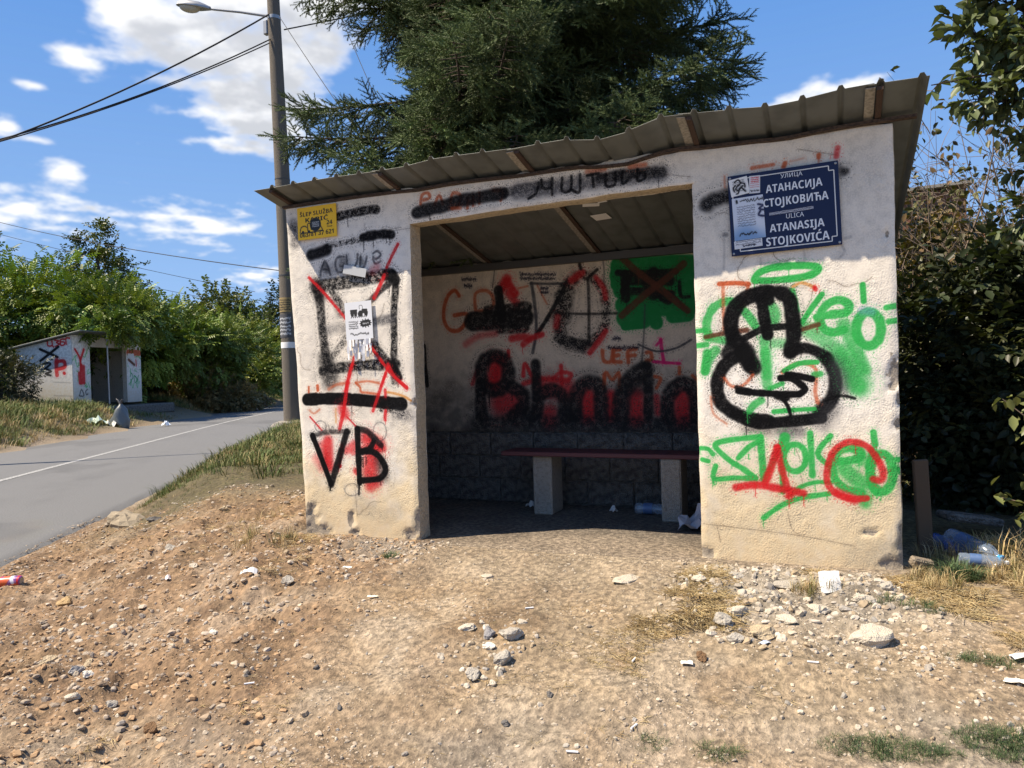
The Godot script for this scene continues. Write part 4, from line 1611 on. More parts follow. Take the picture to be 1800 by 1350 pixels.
func build_left_trees() -> void:
	var wal := sprig_walnut()
	var broad := sprig_broad(8, 0.42, 0.24)
	var fine := sprig_broad(12, 0.3, 0.15)
	var g := "trees and bushes along the far side of the road"
	var green := Color(0.165, 0.235, 0.042)
	leafy("walnut_tree", "large bright green walnut tree behind the far shelter at the left edge", "tree", land(-29.5, -17.8), 4.2, 0.2, [[Vector3(0, 3.6, 0), Vector3(3.0, 2.6, 2.6)], [Vector3(-2.0, 2.4, 2.6), Vector3(2.2, 2.0, 2.2)], [Vector3(2.2, 2.6, -2.0), Vector3(2.2, 1.9, 2.2)], [Vector3(0.5, 1.4, 1.0), Vector3(2.4, 1.2, 2.0)]], 5200, wal, 0.46, green, g)
	leafy("slender_tree", "tall slender tree rising above the walnut crowns", "tree", land(-33.0, -23.2), 7.4, 0.16, [[Vector3(0, 6.2, 0), Vector3(1.2, 2.1, 1.2)], [Vector3(0.2, 4.2, 0), Vector3(1.7, 1.8, 1.7)], [Vector3(-0.2, 8.0, 0), Vector3(0.55, 1.0, 0.55)], [Vector3(1.2, 4.6, -0.6), Vector3(0.9, 1.5, 0.9)]], 2200, broad, 0.42, Color(0.105, 0.13, 0.035), g, 0.24)
	leafy("walnut_tree", "walnut tree hanging over the roof of the far shelter", "tree", land(-27.8, -17.8), 3.6, 0.18, [[Vector3(0.2, 3.7, -0.4), Vector3(2.2, 1.7, 2.4)], [Vector3(2.3, 3.75, 0.2), Vector3(1.7, 1.0, 1.9)], [Vector3(4.2, 2.95, 1.7), Vector3(0.8, 0.4, 0.8)], [Vector3(3.8, 3.25, -0.4), Vector3(1.0, 0.6, 1.3)], [Vector3(-1.4, 3.4, 1.8), Vector3(1.6, 1.2, 1.6)], [Vector3(1.2, 2.6, -4.4), Vector3(1.6, 1.8, 1.6)]], 4600, wal, 0.42, Color(0.15, 0.215, 0.042), g)
	leafy("walnut_tree", "low walnut branches beside the right pier of the far shelter", "tree", land(-27.6, -24.2), 2.4, 0.12, [[Vector3(0.6, 1.9, -0.2), Vector3(1.6, 1.7, 1.5)], [Vector3(0.9, 3.0, -1.0), Vector3(1.6, 1.2, 1.5)]], 2200, wal, 0.38, Color(0.125, 0.175, 0.038), g)
	leafy("round_bush", "round light green bush beside the bend of the road", "bush", land(-30.3, -29.9), 1.8, 0.1, [[Vector3(0, 2.3, 0), Vector3(2.6, 2.1, 2.4)], [Vector3(1.4, 1.3, 1.2), Vector3(1.8, 1.3, 1.8)], [Vector3(-1.6, 1.2, 0.9), Vector3(1.8, 1.3, 1.8)]], 4200, fine, 0.5, Color(0.2, 0.255, 0.05), g)
	leafy("brownish_tree", "olive green tree behind the round bush", "tree", land(-37.5, -35.8), 4.4, 0.16, [[Vector3(0, 4.6, 0), Vector3(2.6, 2.4, 2.4)], [Vector3(1.8, 3.2, -1.0), Vector3(2.2, 1.9, 2.0)], [Vector3(-2.2, 3.6, 0.5), Vector3(2.0, 1.9, 2.0)]], 3200, broad, 0.6, Color(0.135, 0.16, 0.048), g)
	leafy("grey_green_tree", "dark grey green tree closing the view beside the pole", "tree", land(-36.2, -42.5), 5.0, 0.18, [[Vector3(0, 5.2, 0), Vector3(1.9, 2.9, 1.9)], [Vector3(1.4, 3.0, -1.0), Vector3(2.2, 2.2, 2.2)], [Vector3(3.6, 2.2, -3.0), Vector3(2.6, 2.2, 2.4)]], 3600, broad, 0.6, Color(0.07, 0.09, 0.04), g)
	leafy("dark_hedge", "dark hedge filling the gap under the trees down the road", "hedge", land(-33.5, -38.0), 1.0, 0.08, [[Vector3(0, 1.2, 0), Vector3(3.0, 1.5, 2.5)], [Vector3(3.6, 1.2, -4.5), Vector3(3.0, 1.7, 2.5)], [Vector3(7.6, 1.6, -9.5), Vector3(4.0, 2.4, 3.0)]], 4200, broad, 0.6, Color(0.06, 0.085, 0.025), g)
	leafy("bramble_bush", "brown dry bramble mound on the bank beside the far shelter", "bush", land(-26.9, -24.0), 0.6, 0.05, [[Vector3(0, 0.75, 0), Vector3(1.7, 0.95, 1.5)], [Vector3(1.1, 0.4, -1.0), Vector3(1.5, 0.6, 1.4)]], 2600, fine, 0.34, Color(0.22, 0.175, 0.08), g)
	leafy("bramble_bush", "dark bramble bush growing against the side of the far shelter", "bush", land(-24.6, -12.6), 0.8, 0.05, [[Vector3(0, 0.9, 0), Vector3(1.0, 1.0, 1.0)], [Vector3(-1.3, 0.9, 0.9), Vector3(1.2, 1.1, 1.2)]], 2300, fine, 0.3, Color(0.06, 0.065, 0.035), g)
	leafy("bramble_bush", "green bramble bush at the left edge in front of the walnut tree", "bush", land(-26.6, -11.6), 0.8, 0.05, [[Vector3(0, 1.0, 0), Vector3(1.5, 1.3, 1.5)], [Vector3(-1.5, 1.9, 0.9), Vector3(1.6, 1.7, 1.6)]], 2600, broad, 0.36, Color(0.11, 0.14, 0.035), g)
	leafy("dark_hedge", "dark hedge standing behind the far shelter and the walnut trunks", "hedge", land(-30.5, -17.0), 1.0, 0.08, [[Vector3(0, 0.8, 0), Vector3(1.4, 1.6, 3.5)], [Vector3(-0.5, 1.2, -5.0), Vector3(1.6, 1.8, 3.5)], [Vector3(0.4, 1.2, -9.0), Vector3(1.6, 1.7, 3.0)], [Vector3(-1.0, 1.4, 5.0), Vector3(1.6, 2.0, 3.5)]], 4800, broad, 0.5, Color(0.05, 0.075, 0.022), g)
	leafy("oak_tree", "tree crown entering the picture at the left edge above the walnut", "tree", land(-33.6, -16.6), 5.2, 0.2, [[Vector3(0, 5.0, 0), Vector3(2.3, 2.0, 2.3)], [Vector3(1.0, 3.8, 1.5), Vector3(2.0, 1.8, 2.0)]], 2600, wal, 0.42, Color(0.15, 0.215, 0.042), g)


func needle_spray() -> ArrayMesh:
	# a flat twig of a spruce: a stem with side twigs, all set with needles
	var m := MB.new()
	var r := RandomNumberGenerator.new()
	r.seed = 8
	var stems := [[Vector3.ZERO, Vector3(1, -0.12, 0.04)]]
	for i in 4:
		var x := 0.16 + i * 0.2
		for s in [1.0, -1.0]:
			var a := Vector3(x + 0.05 * s, -0.12 * x, 0)
			stems.append([a, a + Vector3(0.26, r.randf_range(-0.22, 0.16), s * r.randf_range(0.14, 0.3)) * (1.2 - 0.5 * x)])
	for st in stems:
		var a: Vector3 = st[0]
		var b: Vector3 = st[1]
		var d := b - a
		m.tube([a, b], [0.012, 0.006], 3, false)
		var side := d.cross(Vector3.UP).normalized()
		var up := side.cross(d).normalized()
		var n := int(d.length() / 0.03)
		for i in n:
			for k in 3:
				var ang := TAU * (k / 3.0) + i * 1.1 + r.randf_range(-0.3, 0.3)
				var out := side * cos(ang) + up * sin(ang) * 0.7
				var p := a + d * ((i + r.randf()) / n)
				var tip := p + (out * 0.8 + d.normalized() * 0.65) * r.randf_range(0.06, 0.1)
				var w := d.normalized().cross(out).normalized() * 0.010 + d.normalized() * 0.008
				var q := m.v.size()
				m.vert(p - w)
				m.vert(p + w)
				m.vert(tip)
				m.tri(q, q + 1, q + 2)
	return m.done()


func dir_left(az: float) -> bool:
	return cos(az) * 0.92 - sin(az) * 0.387 < -0.25


func build_spruce() -> void:
	var foot := Vector3(-2.6, 0.1, -5.0)
	var t := thing("spruce_tree", "large dark spruce tree with drooping branches rising behind the near shelter", "tree", foot)
	var tr := MB.new()
	tr.tube([Vector3(0, -0.3, 0), Vector3(0.02, 1.0, 0), Vector3(-0.05, 5.0, 0.04), Vector3(0, 10.0, 0), Vector3(0, 15.5, 0)], [0.24, 0.2, 0.15, 0.09, 0.02], 10)
	obj("trunk", tr.done(), mats.bark, t)
	var b := MB.new()
	var where: Array[Transform3D] = []
	var cols := PackedColorArray()
	var count := 350
	for i in count:
		if rng.randf() < 0.03:
			continue
		var f := i / float(count)
		var h := 2.5 + 13.0 * pow(f, 1.35) + rnd(-0.15, 0.15)
		var az := i * 2.399 + rnd(-0.35, 0.35)
		var long := lerpf(3.05, 0.3, pow((h - 2.3) / 13.7, 1.7)) * rnd(0.45, 1.08)
		if dir_left(az):
			if rng.randf() < 0.3:
				continue
			long *= 0.82
		elif cos(az) > 0.2:
			long *= 1.14
		var dir := Vector3(cos(az), 0, sin(az))
		var sidev := Vector3(-dir.z, 0, dir.x)
		var lift := rnd(-0.05, 0.3)
		var pts := []
		var rad := []
		for k in 8:
			var u := k / 7.0
			pts.append(Vector3(0, h, 0) + dir * long * u + Vector3.UP * long * (lift * u - 0.34 * u * u + 0.26 * u * u * u) + sidev * 0.08 * long * sin(u * 3.0 + az))
			rad.append(lerpf(0.035, 0.006, u))
		b.tube(pts, rad, 5, false)
		var tone := rnd(0.6, 1.3)
		var n := int(long * 9.0) + 4
		for k in n:
			var u := lerpf(0.12, 1.0, (k + rng.randf()) / n)
			var x := u * 7.0
			var i0 := mini(int(x), 6)
			var p: Vector3 = pts[i0].lerp(pts[i0 + 1], x - i0)
			var fwd: Vector3 = (pts[i0 + 1] - pts[i0]).normalized()
			for s in [1.0, -1.0]:
				# a side branch, with its sprays
				var sl := (0.2 + 0.62 * (1.0 - u) * minf(long, 2.6) / 2.6) * rnd(0.7, 1.2)
				var sd: Vector3 = (fwd * rnd(0.5, 0.95) + sidev * s * rnd(0.6, 1.0) + Vector3.DOWN * rnd(0.0, 0.3)).normalized()
				var e := p + sd * sl + Vector3.DOWN * sl * 0.25
				b.tube([p, e], [0.008, 0.003], 3, false)
				var m := maxi(2, int(sl / 0.15))
				for j in m:
					var q := p.lerp(e, (j + 0.6) / m)
					var d2: Vector3 = sd + Vector3.DOWN * rnd(-0.55, 0.85) + ball() * 0.38
					where.append(Transform3D(frame(d2, Vector3.UP + ball() * 0.5, rnd(0.28, 0.45)), q))
					var tt := tone * rnd(0.7, 1.3) * lerpf(0.75, 1.35, u)
					cols.append(Color(0.095 * tt, 0.13 * tt, 0.048 * tt))
		where.append(Transform3D(frame(dir + Vector3.UP * 0.1, Vector3.UP, 0.45), pts[7]))
		cols.append(Color(0.1, 0.14, 0.055))
	var br := obj("branches", b.done(), mats.bark, t)
	br.set_meta("kind", "stuff")
	many("needles", needle_spray(), mats.needle, where, cols, t)


func build_right_trees() -> void:
	var broad := sprig_broad(6, 0.4, 0.27)
	# a plum tree standing just outside the frame; its branches hang in from the right
	var foot := Vector3(4.0, 0.0, -1.7)
	var t := thing("plum_tree", "leafy plum tree reaching in at the top right beside the shelter roof", "tree", foot)
	var tr := MB.new()
	tr.tube([Vector3(0, -0.2, 0), Vector3(-0.05, 1.2, 0.05), Vector3(-0.3, 2.4, 0.15), Vector3(-0.7, 3.6, 0.3), Vector3(-1.1, 4.6, 0.4)], [0.09, 0.075, 0.06, 0.04, 0.015], 8)
	obj("trunk", tr.done(), mats.bark, t)
	var b := MB.new()
	var where: Array[Transform3D] = []
	var cols := PackedColorArray()
	var near := []
	var heads := [[Vector3(-0.5, 3.0, 0.2), Vector3(-1.55, 3.85, 0.55)], [Vector3(-0.35, 2.6, 0.2), Vector3(-1.5, 3.3, 0.5)], [Vector3(-0.3, 2.4, 0.15), Vector3(-1.45, 2.85, 0.5)], [Vector3(-0.2, 2.0, 0.1), Vector3(-1.2, 2.45, 0.5)], [Vector3(-0.15, 1.6, 0.1), Vector3(-1.15, 2.05, 0.3)], [Vector3(-0.2, 1.8, 0.1), Vector3(-0.95, 2.35, 0.35)], [Vector3(-0.1, 1.4, 0.1), Vector3(-0.9, 1.85, 0.4)], [Vector3(-0.25, 2.2, 0.1), Vector3(-1.0, 2.7, 0.3)],
		[Vector3(-0.8, 3.8, 0.3), Vector3(-1.6, 4.4, 0.6)], [Vector3(-0.4, 2.8, 0.15), Vector3(-1.15, 3.7, 0.9)], [Vector3(-0.3, 2.3, 0.2), Vector3(-1.2, 3.0, 0.9)], [Vector3(-0.3, 2.5, 0.1), Vector3(-1.3, 3.4, -0.1)], [Vector3(-0.5, 3.0, 0.2), Vector3(-1.1, 4.2, 0.1)],
		[Vector3(-0.2, 2.0, 0.1), Vector3(-0.7, 3.1, 0.7)], [Vector3(-0.35, 2.6, 0.2), Vector3(-0.8, 3.9, 0.6)], [Vector3(-0.4, 2.8, 0.2), Vector3(-1.7, 2.95, 0.6)], [Vector3(-0.7, 3.6, 0.3), Vector3(-1.3, 4.1, 0.95)], [Vector3(-0.3, 2.5, 0.1), Vector3(-1.25, 3.55, 0.3)]]
	for hd in heads:
		var a: Vector3 = hd[0]
		var e: Vector3 = hd[1]
		var mid := a.lerp(e, 0.5) + Vector3(0, 0.16, 0)
		b.tube([a, mid, e], [0.018, 0.011, 0.004], 5, false)
		var thin: bool = e.x < -1.65
		for k in (6 if thin else (40 if e.y < 2.75 else 64)):
			var u := rnd(0.2, 1.0) if not thin else rnd(0.75, 1.0)
			var p := a.lerp(mid, u * 2.0) if u < 0.5 else mid.lerp(e, u * 2.0 - 1.0)
			var d := (e - a).normalized() * 0.5 + ball() * 0.6
			var len := rnd(0.12, 0.34) if not thin else 0.1
			var q := p + d.normalized() * len
			b.tube([p, q], [0.004, 0.002], 3, false)
			for j in (9 if not thin else 3):
				var lp := p.lerp(q, rnd(0.2, 1.0))
				var ld: Vector3 = d + ball() * 0.7 + Vector3.DOWN * 0.45
				near.append([lp, ld, Vector3.UP + ball() * 0.5])
	var lm := MB.new()
	add_leaf(lm, Vector3.ZERO, Vector3.RIGHT, Vector3.UP, 0.084, 0.05, 0.2)
	var leaf := lm.done()
	var tones: Array[StandardMaterial3D] = []
	for k in 5:
		var m := leaf_paint(0.3, 0.42)
		m.vertex_color_use_as_albedo = false
		m.albedo_color = [Color(0.1, 0.13, 0.05), Color(0.13, 0.155, 0.065), Color(0.08, 0.11, 0.045), Color(0.17, 0.185, 0.08), Color(0.11, 0.13, 0.075)][k].linear_to_srgb()
		tones.append(m)
	var step := maxi(1, near.size() / 290)
	for i in near.size():
		var q: Array = near[i]
		var x := Transform3D(frame(q[1], q[2], rnd(0.75, 1.3)), q[0])
		if i % step == 0 and i / step < 290:
			var o := obj("leaf", leaf, tones[i % 5], t)
			o.transform = x
		else:
			where.append(x)
			var tt := rnd(0.7, 1.4)
			cols.append(Color(0.11 * tt, 0.135 * tt, 0.06 * tt))
	many("foliage", leaf, mats.leaf, where, cols, t)
	obj("branches", b.done(), mats.bark, t).set_meta("kind", "stuff")
	# low shoots that catch the sun in front of the dark thicket
	var sap := thing("sapling", "low leafy shoots lit by the sun at the right edge above the plastic bottles", "sapling", Vector3(3.0, 0, 0.02))
	var sb := MB.new()
	where = []
	cols = PackedColorArray()
	for e in [Vector3(-0.54, 0.93, 0.0), Vector3(-0.46, 0.84, 0.06), Vector3(-0.36, 1.0, -0.04), Vector3(-0.58, 0.42, -0.04), Vector3(-0.48, 0.35, 0.03), Vector3(-0.4, 0.5, 0.0), Vector3(-0.3, 1.35, -0.1), Vector3(-0.25, 0.7, 0.1)]:
		var mid: Vector3 = e * 0.5 + Vector3(0.1, 0.12, 0)
		sb.tube([Vector3(0, 0.05, 0), mid, e], [0.008, 0.006, 0.002], 4, false)
		for k in 20:
			var u := rnd(0.62, 1.0)
			var p := mid.lerp(e, u * 2.0 - 1.0) if u > 0.5 else mid
			where.append(Transform3D(frame(ball() + Vector3.DOWN * 0.3, Vector3.UP + ball() * 0.6, rnd(0.55, 1.0)), p + ball() * 0.035))
			var tt := rnd(0.8, 1.3)
			cols.append(Color(0.15 * tt, 0.165 * tt, 0.055 * tt))
	obj("stems", sb.done(), mats.twig, sap).set_meta("kind", "stuff")
	many("leaves", leaf, mats.leaf, where, cols, sap)
	# bare canes tangled behind the shelter
	var th := thing("dead_thicket", "tangle of bare brown canes and twigs beside the shelter roof", "thicket", Vector3(3.3, 0.1, -4.6))
	var cm := MB.new()
	where = []
	cols = PackedColorArray()
	for i in 210:
		var p := Vector3(rnd(-1.1, 1.5), 0, rnd(-1.0, 1.2))
		var d := Vector3(rnd(-0.45, 0.25), 1, rnd(-0.25, 0.25)).normalized()
		var pts := [p]
		var rr := [rnd(0.006, 0.017)]
		var n := 9
		var top := rnd(0.24, 0.42)
		for k in n:
			d = (d + Vector3(rnd(-0.22, 0.12), -0.1 * k / n, rnd(-0.16, 0.16))).normalized()
			p += d * top
			pts.append(p)
			rr.append(rr[0] * (1.0 - 0.85 * (k + 1) / n))
			if k > 1:
				for s in 2:
					var e: Vector3 = p + (d * 0.4 + ball() * 0.6) * rnd(0.15, 0.5)
					cm.tube([p, p.lerp(e, 0.5) + ball() * 0.02, e], [0.004, 0.003, 0.0015], 3, false)
					if rng.randf() < 0.75:
						for q in 3:
							where.append(Transform3D(frame(ball() + Vector3.DOWN * 0.4, Vector3.UP + ball() * 0.5, rnd(0.6, 1.15)), e + ball() * 0.06))
							var tt := rnd(0.6, 1.3)
							cols.append(Color(0.11 * tt, 0.11 * tt, 0.045 * tt) if rng.randf() < 0.7 else Color(0.18 * tt, 0.12 * tt, 0.06 * tt))
		cm.tube(pts, rr, 4, false)
	obj("canes", cm.done(), mats.twig, th).set_meta("kind", "stuff")
	many("leaves", leaf, mats.leaf, where, cols, th)
	# the dense dark bushes in the shelter's shade
	var g := "dark bushes in the shade beside the shelter"
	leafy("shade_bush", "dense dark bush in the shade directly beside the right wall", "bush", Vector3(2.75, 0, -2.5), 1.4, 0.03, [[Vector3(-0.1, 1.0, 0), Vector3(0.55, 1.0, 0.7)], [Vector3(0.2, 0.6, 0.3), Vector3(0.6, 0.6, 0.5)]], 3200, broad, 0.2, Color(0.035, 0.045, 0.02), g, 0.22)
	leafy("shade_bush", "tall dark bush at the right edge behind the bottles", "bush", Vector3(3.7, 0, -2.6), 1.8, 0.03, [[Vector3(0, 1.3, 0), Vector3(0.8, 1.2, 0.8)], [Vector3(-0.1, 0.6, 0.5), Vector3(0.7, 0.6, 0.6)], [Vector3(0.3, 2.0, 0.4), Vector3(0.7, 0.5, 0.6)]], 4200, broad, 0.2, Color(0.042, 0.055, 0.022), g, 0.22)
	leafy("shade_bush", "brownish bush below the dead canes behind the shelter", "bush", Vector3(3.1, 0, -5.2), 1.8, 0.03, [[Vector3(0, 1.2, 0), Vector3(1.3, 1.3, 0.9)], [Vector3(1.6, 1.3, -0.2), Vector3(1.2, 1.3, 0.9)], [Vector3(-0.6, 1.9, 0), Vector3(0.9, 0.6, 0.7)]], 5200, broad, 0.2, Color(0.19, 0.165, 0.065), g, 0.2)
	leafy("hedge", "tall hedge closing the view behind the right side of the shelter", "hedge", Vector3(4.4, 0, -8.0), 2.0, 0.05, [[Vector3(-1.6, 1.5, 0), Vector3(1.6, 1.5, 1.0)], [Vector3(1.2, 1.6, 0.2), Vector3(1.8, 1.6, 1.0)], [Vector3(4.0, 1.9, 0.2), Vector3(2.0, 2.0, 1.2)]], 5200, broad, 0.3, Color(0.15, 0.16, 0.055), g, 0.2)
	leafy("hedge", "long hedge far behind the shelter and the spruce trunk", "hedge", Vector3(-4.0, 0.1, -17.0), 1.6, 0.05, [[Vector3(-3.0, 1.2, 0), Vector3(3.0, 1.3, 1.2)], [Vector3(2.0, 1.3, 0.6), Vector3(3.2, 1.4, 1.2)], [Vector3(6.5, 1.2, 0), Vector3(2.6, 1.3, 1.2)]], 3600, broad, 0.4, Color(0.08, 0.11, 0.035), g, 0.2)
	leafy("hedge", "green hedge farther right beyond the plum tree", "hedge", Vector3(6.6, 0, -3.4), 2.0, 0.05, [[Vector3(0, 1.6, 0), Vector3(1.6, 1.8, 1.5)], [Vector3(-0.6, 1.2, 1.8), Vector3(1.2, 1.3, 1.2)]], 3000, broad, 0.3, Color(0.075, 0.1, 0.035), g, 0.2)


# ------------------------------------------------------------------ pole and cables
func build_pole() -> void:
	var foot := Vector3(-10.15, 0.0, -9.96)
	foot.y = base_height(foot.x, foot.z) - 0.1
	var t := thing("street_lamp", "weathered concrete utility pole with a street lamp on its arm", "street lamp", foot)
	var m := MB.new()
	var pts := []
	var rad := []
	for i in 15:
		var f := i / 14.0
		pts.append(Vector3(0.02 * sin(f * 5.0) - 0.16 * f, f * 11.6, 0))
		rad.append(lerpf(0.215, 0.135, f))
	m.tube(pts, rad, 18)
	obj("pole", m.done(), mats.pole, t)
	var fy := foot.y
	for q in [[3.62, 0.03, mats.dark_metal, "band"], [9.72, 0.08, mats.grey_metal, "band"], [1.97, 0.14, mats.white_paper, "paper_band"], [5.9, 0.02, mats.dark_metal, "band"]]:
		var k := MB.new()
		var f: float = (q[0] - fy) / 11.6
		var r: float = lerpf(0.215, 0.135, f) + 0.006
		var x: float = 0.02 * sin(f * 5.0) - 0.16 * f
		k.tube([Vector3(x, q[0] - fy - q[1] * 0.5, 0), Vector3(x, q[0] - fy + q[1] * 0.5, 0)], [r, r], 18)
		obj(q[3], k.done(), q[2], t)
	for q in [[2.92, 0.34, Color(0.6, 0.52, 0.34), 1], [2.42, 0.55, Color(0.3, 0.3, 0.31), 2]]:
		var c := canvas(0, 0, 0.4, 0.5, 200.0, q[2])
		scribble(c, "black" if q[3] == 1 else "paper", 0.03, 0.05, 0.37, 0.45, 5, 0.02, q[3])
		var k := MB.new()
		var r := 0.205
		for i in 9:
			var a := lerpf(-1.2, 1.0, i / 8.0)
			for y in [0.0, 1.0]:
				k.vert(Vector3(sin(a) * r - 0.02, q[0] - fy + (y - 0.5) * q[1], cos(a) * r), Vector2(i / 8.0, 1.0 - y))
		for i in 8:
			k.quad_i(i * 2, i * 2 + 2, i * 2 + 3, i * 2 + 1)
		obj("notice", k.done(), print_mat(c), t)
	# the arm and the lamp head, reaching out over the road
	var arm := MB.new()
	var a0 := Vector3(-0.14, 9.75 - fy, 0)
	var a1 := Vector3(-1.62, 9.98 - fy, 0.66)
	arm.tube([a0, a0.lerp(a1, 0.5) + Vector3(0, 0.02, 0), a1], [0.035, 0.03, 0.026], 8)
	obj("lamp_arm", arm.done(), mats.grey_metal, t)
	var br := MB.new()
	br.box(Vector3(0.12, 0.34, 0.12), Vector3(-0.32, 9.5 - fy, 0.08), Basis(), 0.02)
	br.box(Vector3(0.3, 0.05, 0.05), Vector3(-0.25, 9.66 - fy, 0.05), Basis(), 0.01)
	obj("bracket", br.done(), mats.grey_metal, t)
	var d := (a1 - a0).normalized()
	var fr := Basis(d, d.cross(Vector3.UP).cross(d).normalized(), d.cross(Vector3.UP).normalized())
	var hd := MB.new()
	var secs := [[-0.12, 0.05, 0.06], [0.0, 0.09, 0.1], [0.15, 0.14, 0.14], [0.4, 0.15, 0.15], [0.6, 0.11, 0.1], [0.68, 0.03, 0.02]]
	for s in secs:
		for j in 14:
			var an := TAU * j / 14.0
			hd.vert(a1 + fr * Vector3(s[0], maxf(sin(an), -0.15) * s[2], cos(an) * s[1]))
	for i in secs.size() - 1:
		for j in 14:
			var p := i * 14 + j
			var q := i * 14 + (j + 1) % 14
			hd.quad_i(p, p + 14, q + 14, q)
	var head := obj("lamp_head", hd.done(), mats.grey_metal, t)
	var ln := MB.new()
	for i in 5:
		for j in 12:
			var an := TAU * j / 12.0
			var e := cos(i / 4.0 * PI * 0.5)
			ln.vert(a1 + fr * Vector3(0.36 + cos(an) * 0.25 * e, -0.02 - 0.12 * sin(i / 4.0 * PI * 0.5), sin(an) * 0.125 * e))
	for i in 4:
		for j in 12:
			var p := i * 12 + j
			var q := i * 12 + (j + 1) % 12
			ln.quad_i(p, q, q + 12, p + 12)
	obj("lens", ln.done(), paint(0.5, 0.47, 0.38, 0.2), head)
	var kb := thing("concrete_footing", "low mossy concrete footing on the verge at the pole's base", "footing", Vector3(-9.85, base_height(-10.0, -9.7) - 0.06, -9.6), 0.55)
	var k := MB.new()
	k.box(Vector3(0.9, 0.5, 1.1), Vector3(0, -0.1, 0), Basis(), 0.08)
	obj("block", k.done(), mats.concrete, kb)


func cable(label: String, a: Vector3, b: Vector3, sag: float, r: float, group := "") -> void:
	var m := MB.new()
	var pts := []
	var rad := []
	for i in 21:
		var u := i / 20.0
		pts.append(a.lerp(b, u) - Vector3(0, sag * 4.0 * u * (1.0 - u), 0))
		rad.append(r)
	m.tube(pts, rad, 5, false)
	tag(obj("overhead_cable", m.done(), mats.cable), label, "cable", group)


func build_cables() -> void:
	var p := Vector3(-10.3, 9.45, -9.95)
	cable("thickest black cable, upper of the bundle running left from the pole", p + Vector3(0, 0.35, 0.1), Vector3(-15.35, 4.8, -3.51), 0.35, 0.02)
	cable("second black cable of the bundle running left from the pole", p + Vector3(0, -0.28, 0.15), Vector3(-15.3, 5.2, -3.6), 0.35, 0.016)
	cable("lowest black cable of the bundle running left from the pole", p + Vector3(0, -0.38, 0.18), Vector3(-15.4, 5.0, -3.4), 0.3, 0.014)
	var wp := thing("wooden_pole", "short wooden pole on the far bank carrying the bundle of black cables", "pole", Vector3(-15.45, 0.2, -3.55))
	var wm := MB.new()
	wm.tube([Vector3(0, -0.4, 0), Vector3(0, 2.5, 0), Vector3(0, 5.3, 0)], [0.13, 0.12, 0.09], 10)
	obj("post", wm.done(), mats.wood, wp)
	cable("thin wire crossing the sky above the trees to the pole's middle", Vector3(-10.3, 3.75, -10.1), Vector3(-46.0, 12.5, -21.0), 0.5, 0.012)
	cable("upper thin wire slanting down above the walnut trees at left", Vector3(-27.0, 6.0, -28.0), Vector3(-46.0, 11.8, -19.0), 0.3, 0.013)
	cable("lower thin wire slanting down above the walnut trees at left", Vector3(-30.5, 5.9, -28.0), Vector3(-46.0, 11.0, -18.6), 0.3, 0.013)
	cable("twin service cable right of the pole passing over the spruce top", p + Vector3(0.2, 0.0, -0.1), Vector3(3.0, 13.2, -16.0), 0.3, 0.016)
	cable("thin wire slanting down through the left spruce branches from the pole", Vector3(-10.1, 9.7, -9.9), Vector3(-4.6, 3.6, -6.9), 0.1, 0.008)
	cable("second thin wire slanting down through the left spruce branches", Vector3(-8.6, 10.3, -9.5), Vector3(-4.5, 3.7, -6.8), 0.1, 0.007)


# ------------------------------------------------------------------ stones, grass, litter
func rock_mesh(seed_: int, detail: int, facets: int, jitter: float) -> ArrayMesh:
	# a stone: the body cut out by random planes, roughened
	var r := RandomNumberGenerator.new()
	r.seed = seed_
	var planes := []
	for i in facets:
		planes.append([Vector3(r.randfn(), r.randfn(), r.randfn()).normalized(), r.randf_range(0.62, 1.0)])
	var s := SphereMesh.new()
	s.radius = 1.0
	s.height = 2.0
	s.radial_segments = detail
	s.rings = detail / 2
	var arr := s.get_mesh_arrays()
	var v: PackedVector3Array = arr[Mesh.ARRAY_VERTEX]
	var key := {}
	var m := MB.new()
	var map := PackedInt32Array()
	for p in v:
		var k := Vector3i(p * 1000.0)
		if not key.has(k):
			var d := p.normalized()
			var dist := 1.25
			for q in planes:
				var c: float = d.dot(q[0])
				if c > 0.05:
					dist = minf(dist, q[1] / c)
			dist *= 1.0 + jitter * n_mid.get_noise_3d(d.x * 30.0 + seed_ * 5.0, d.y * 30.0, d.z * 30.0)
			key[k] = m.vert(d * dist)
		map.append(key[k])
	var ix: PackedInt32Array = arr[Mesh.ARRAY_INDEX]
	for i in range(0, ix.size(), 3):
		if map[ix[i]] != map[ix[i + 1]] and map[ix[i + 1]] != map[ix[i + 2]] and map[ix[i]] != map[ix[i + 2]]:
			m.tri(map[ix[i]], map[ix[i + 2]], map[ix[i + 1]])
	return m.done()


func flat(a: ArrayMesh) -> ArrayMesh:
	# the same shape with hard edges
	var arr := a.surface_get_arrays(0)
	var v: PackedVector3Array = arr[Mesh.ARRAY_VERTEX]
	var ix: PackedInt32Array = arr[Mesh.ARRAY_INDEX]
	var m := MB.new()
	for i in range(0, ix.size(), 3):
		m.face([v[ix[i]], v[ix[i + 2]], v[ix[i + 1]]])
	return m.done()


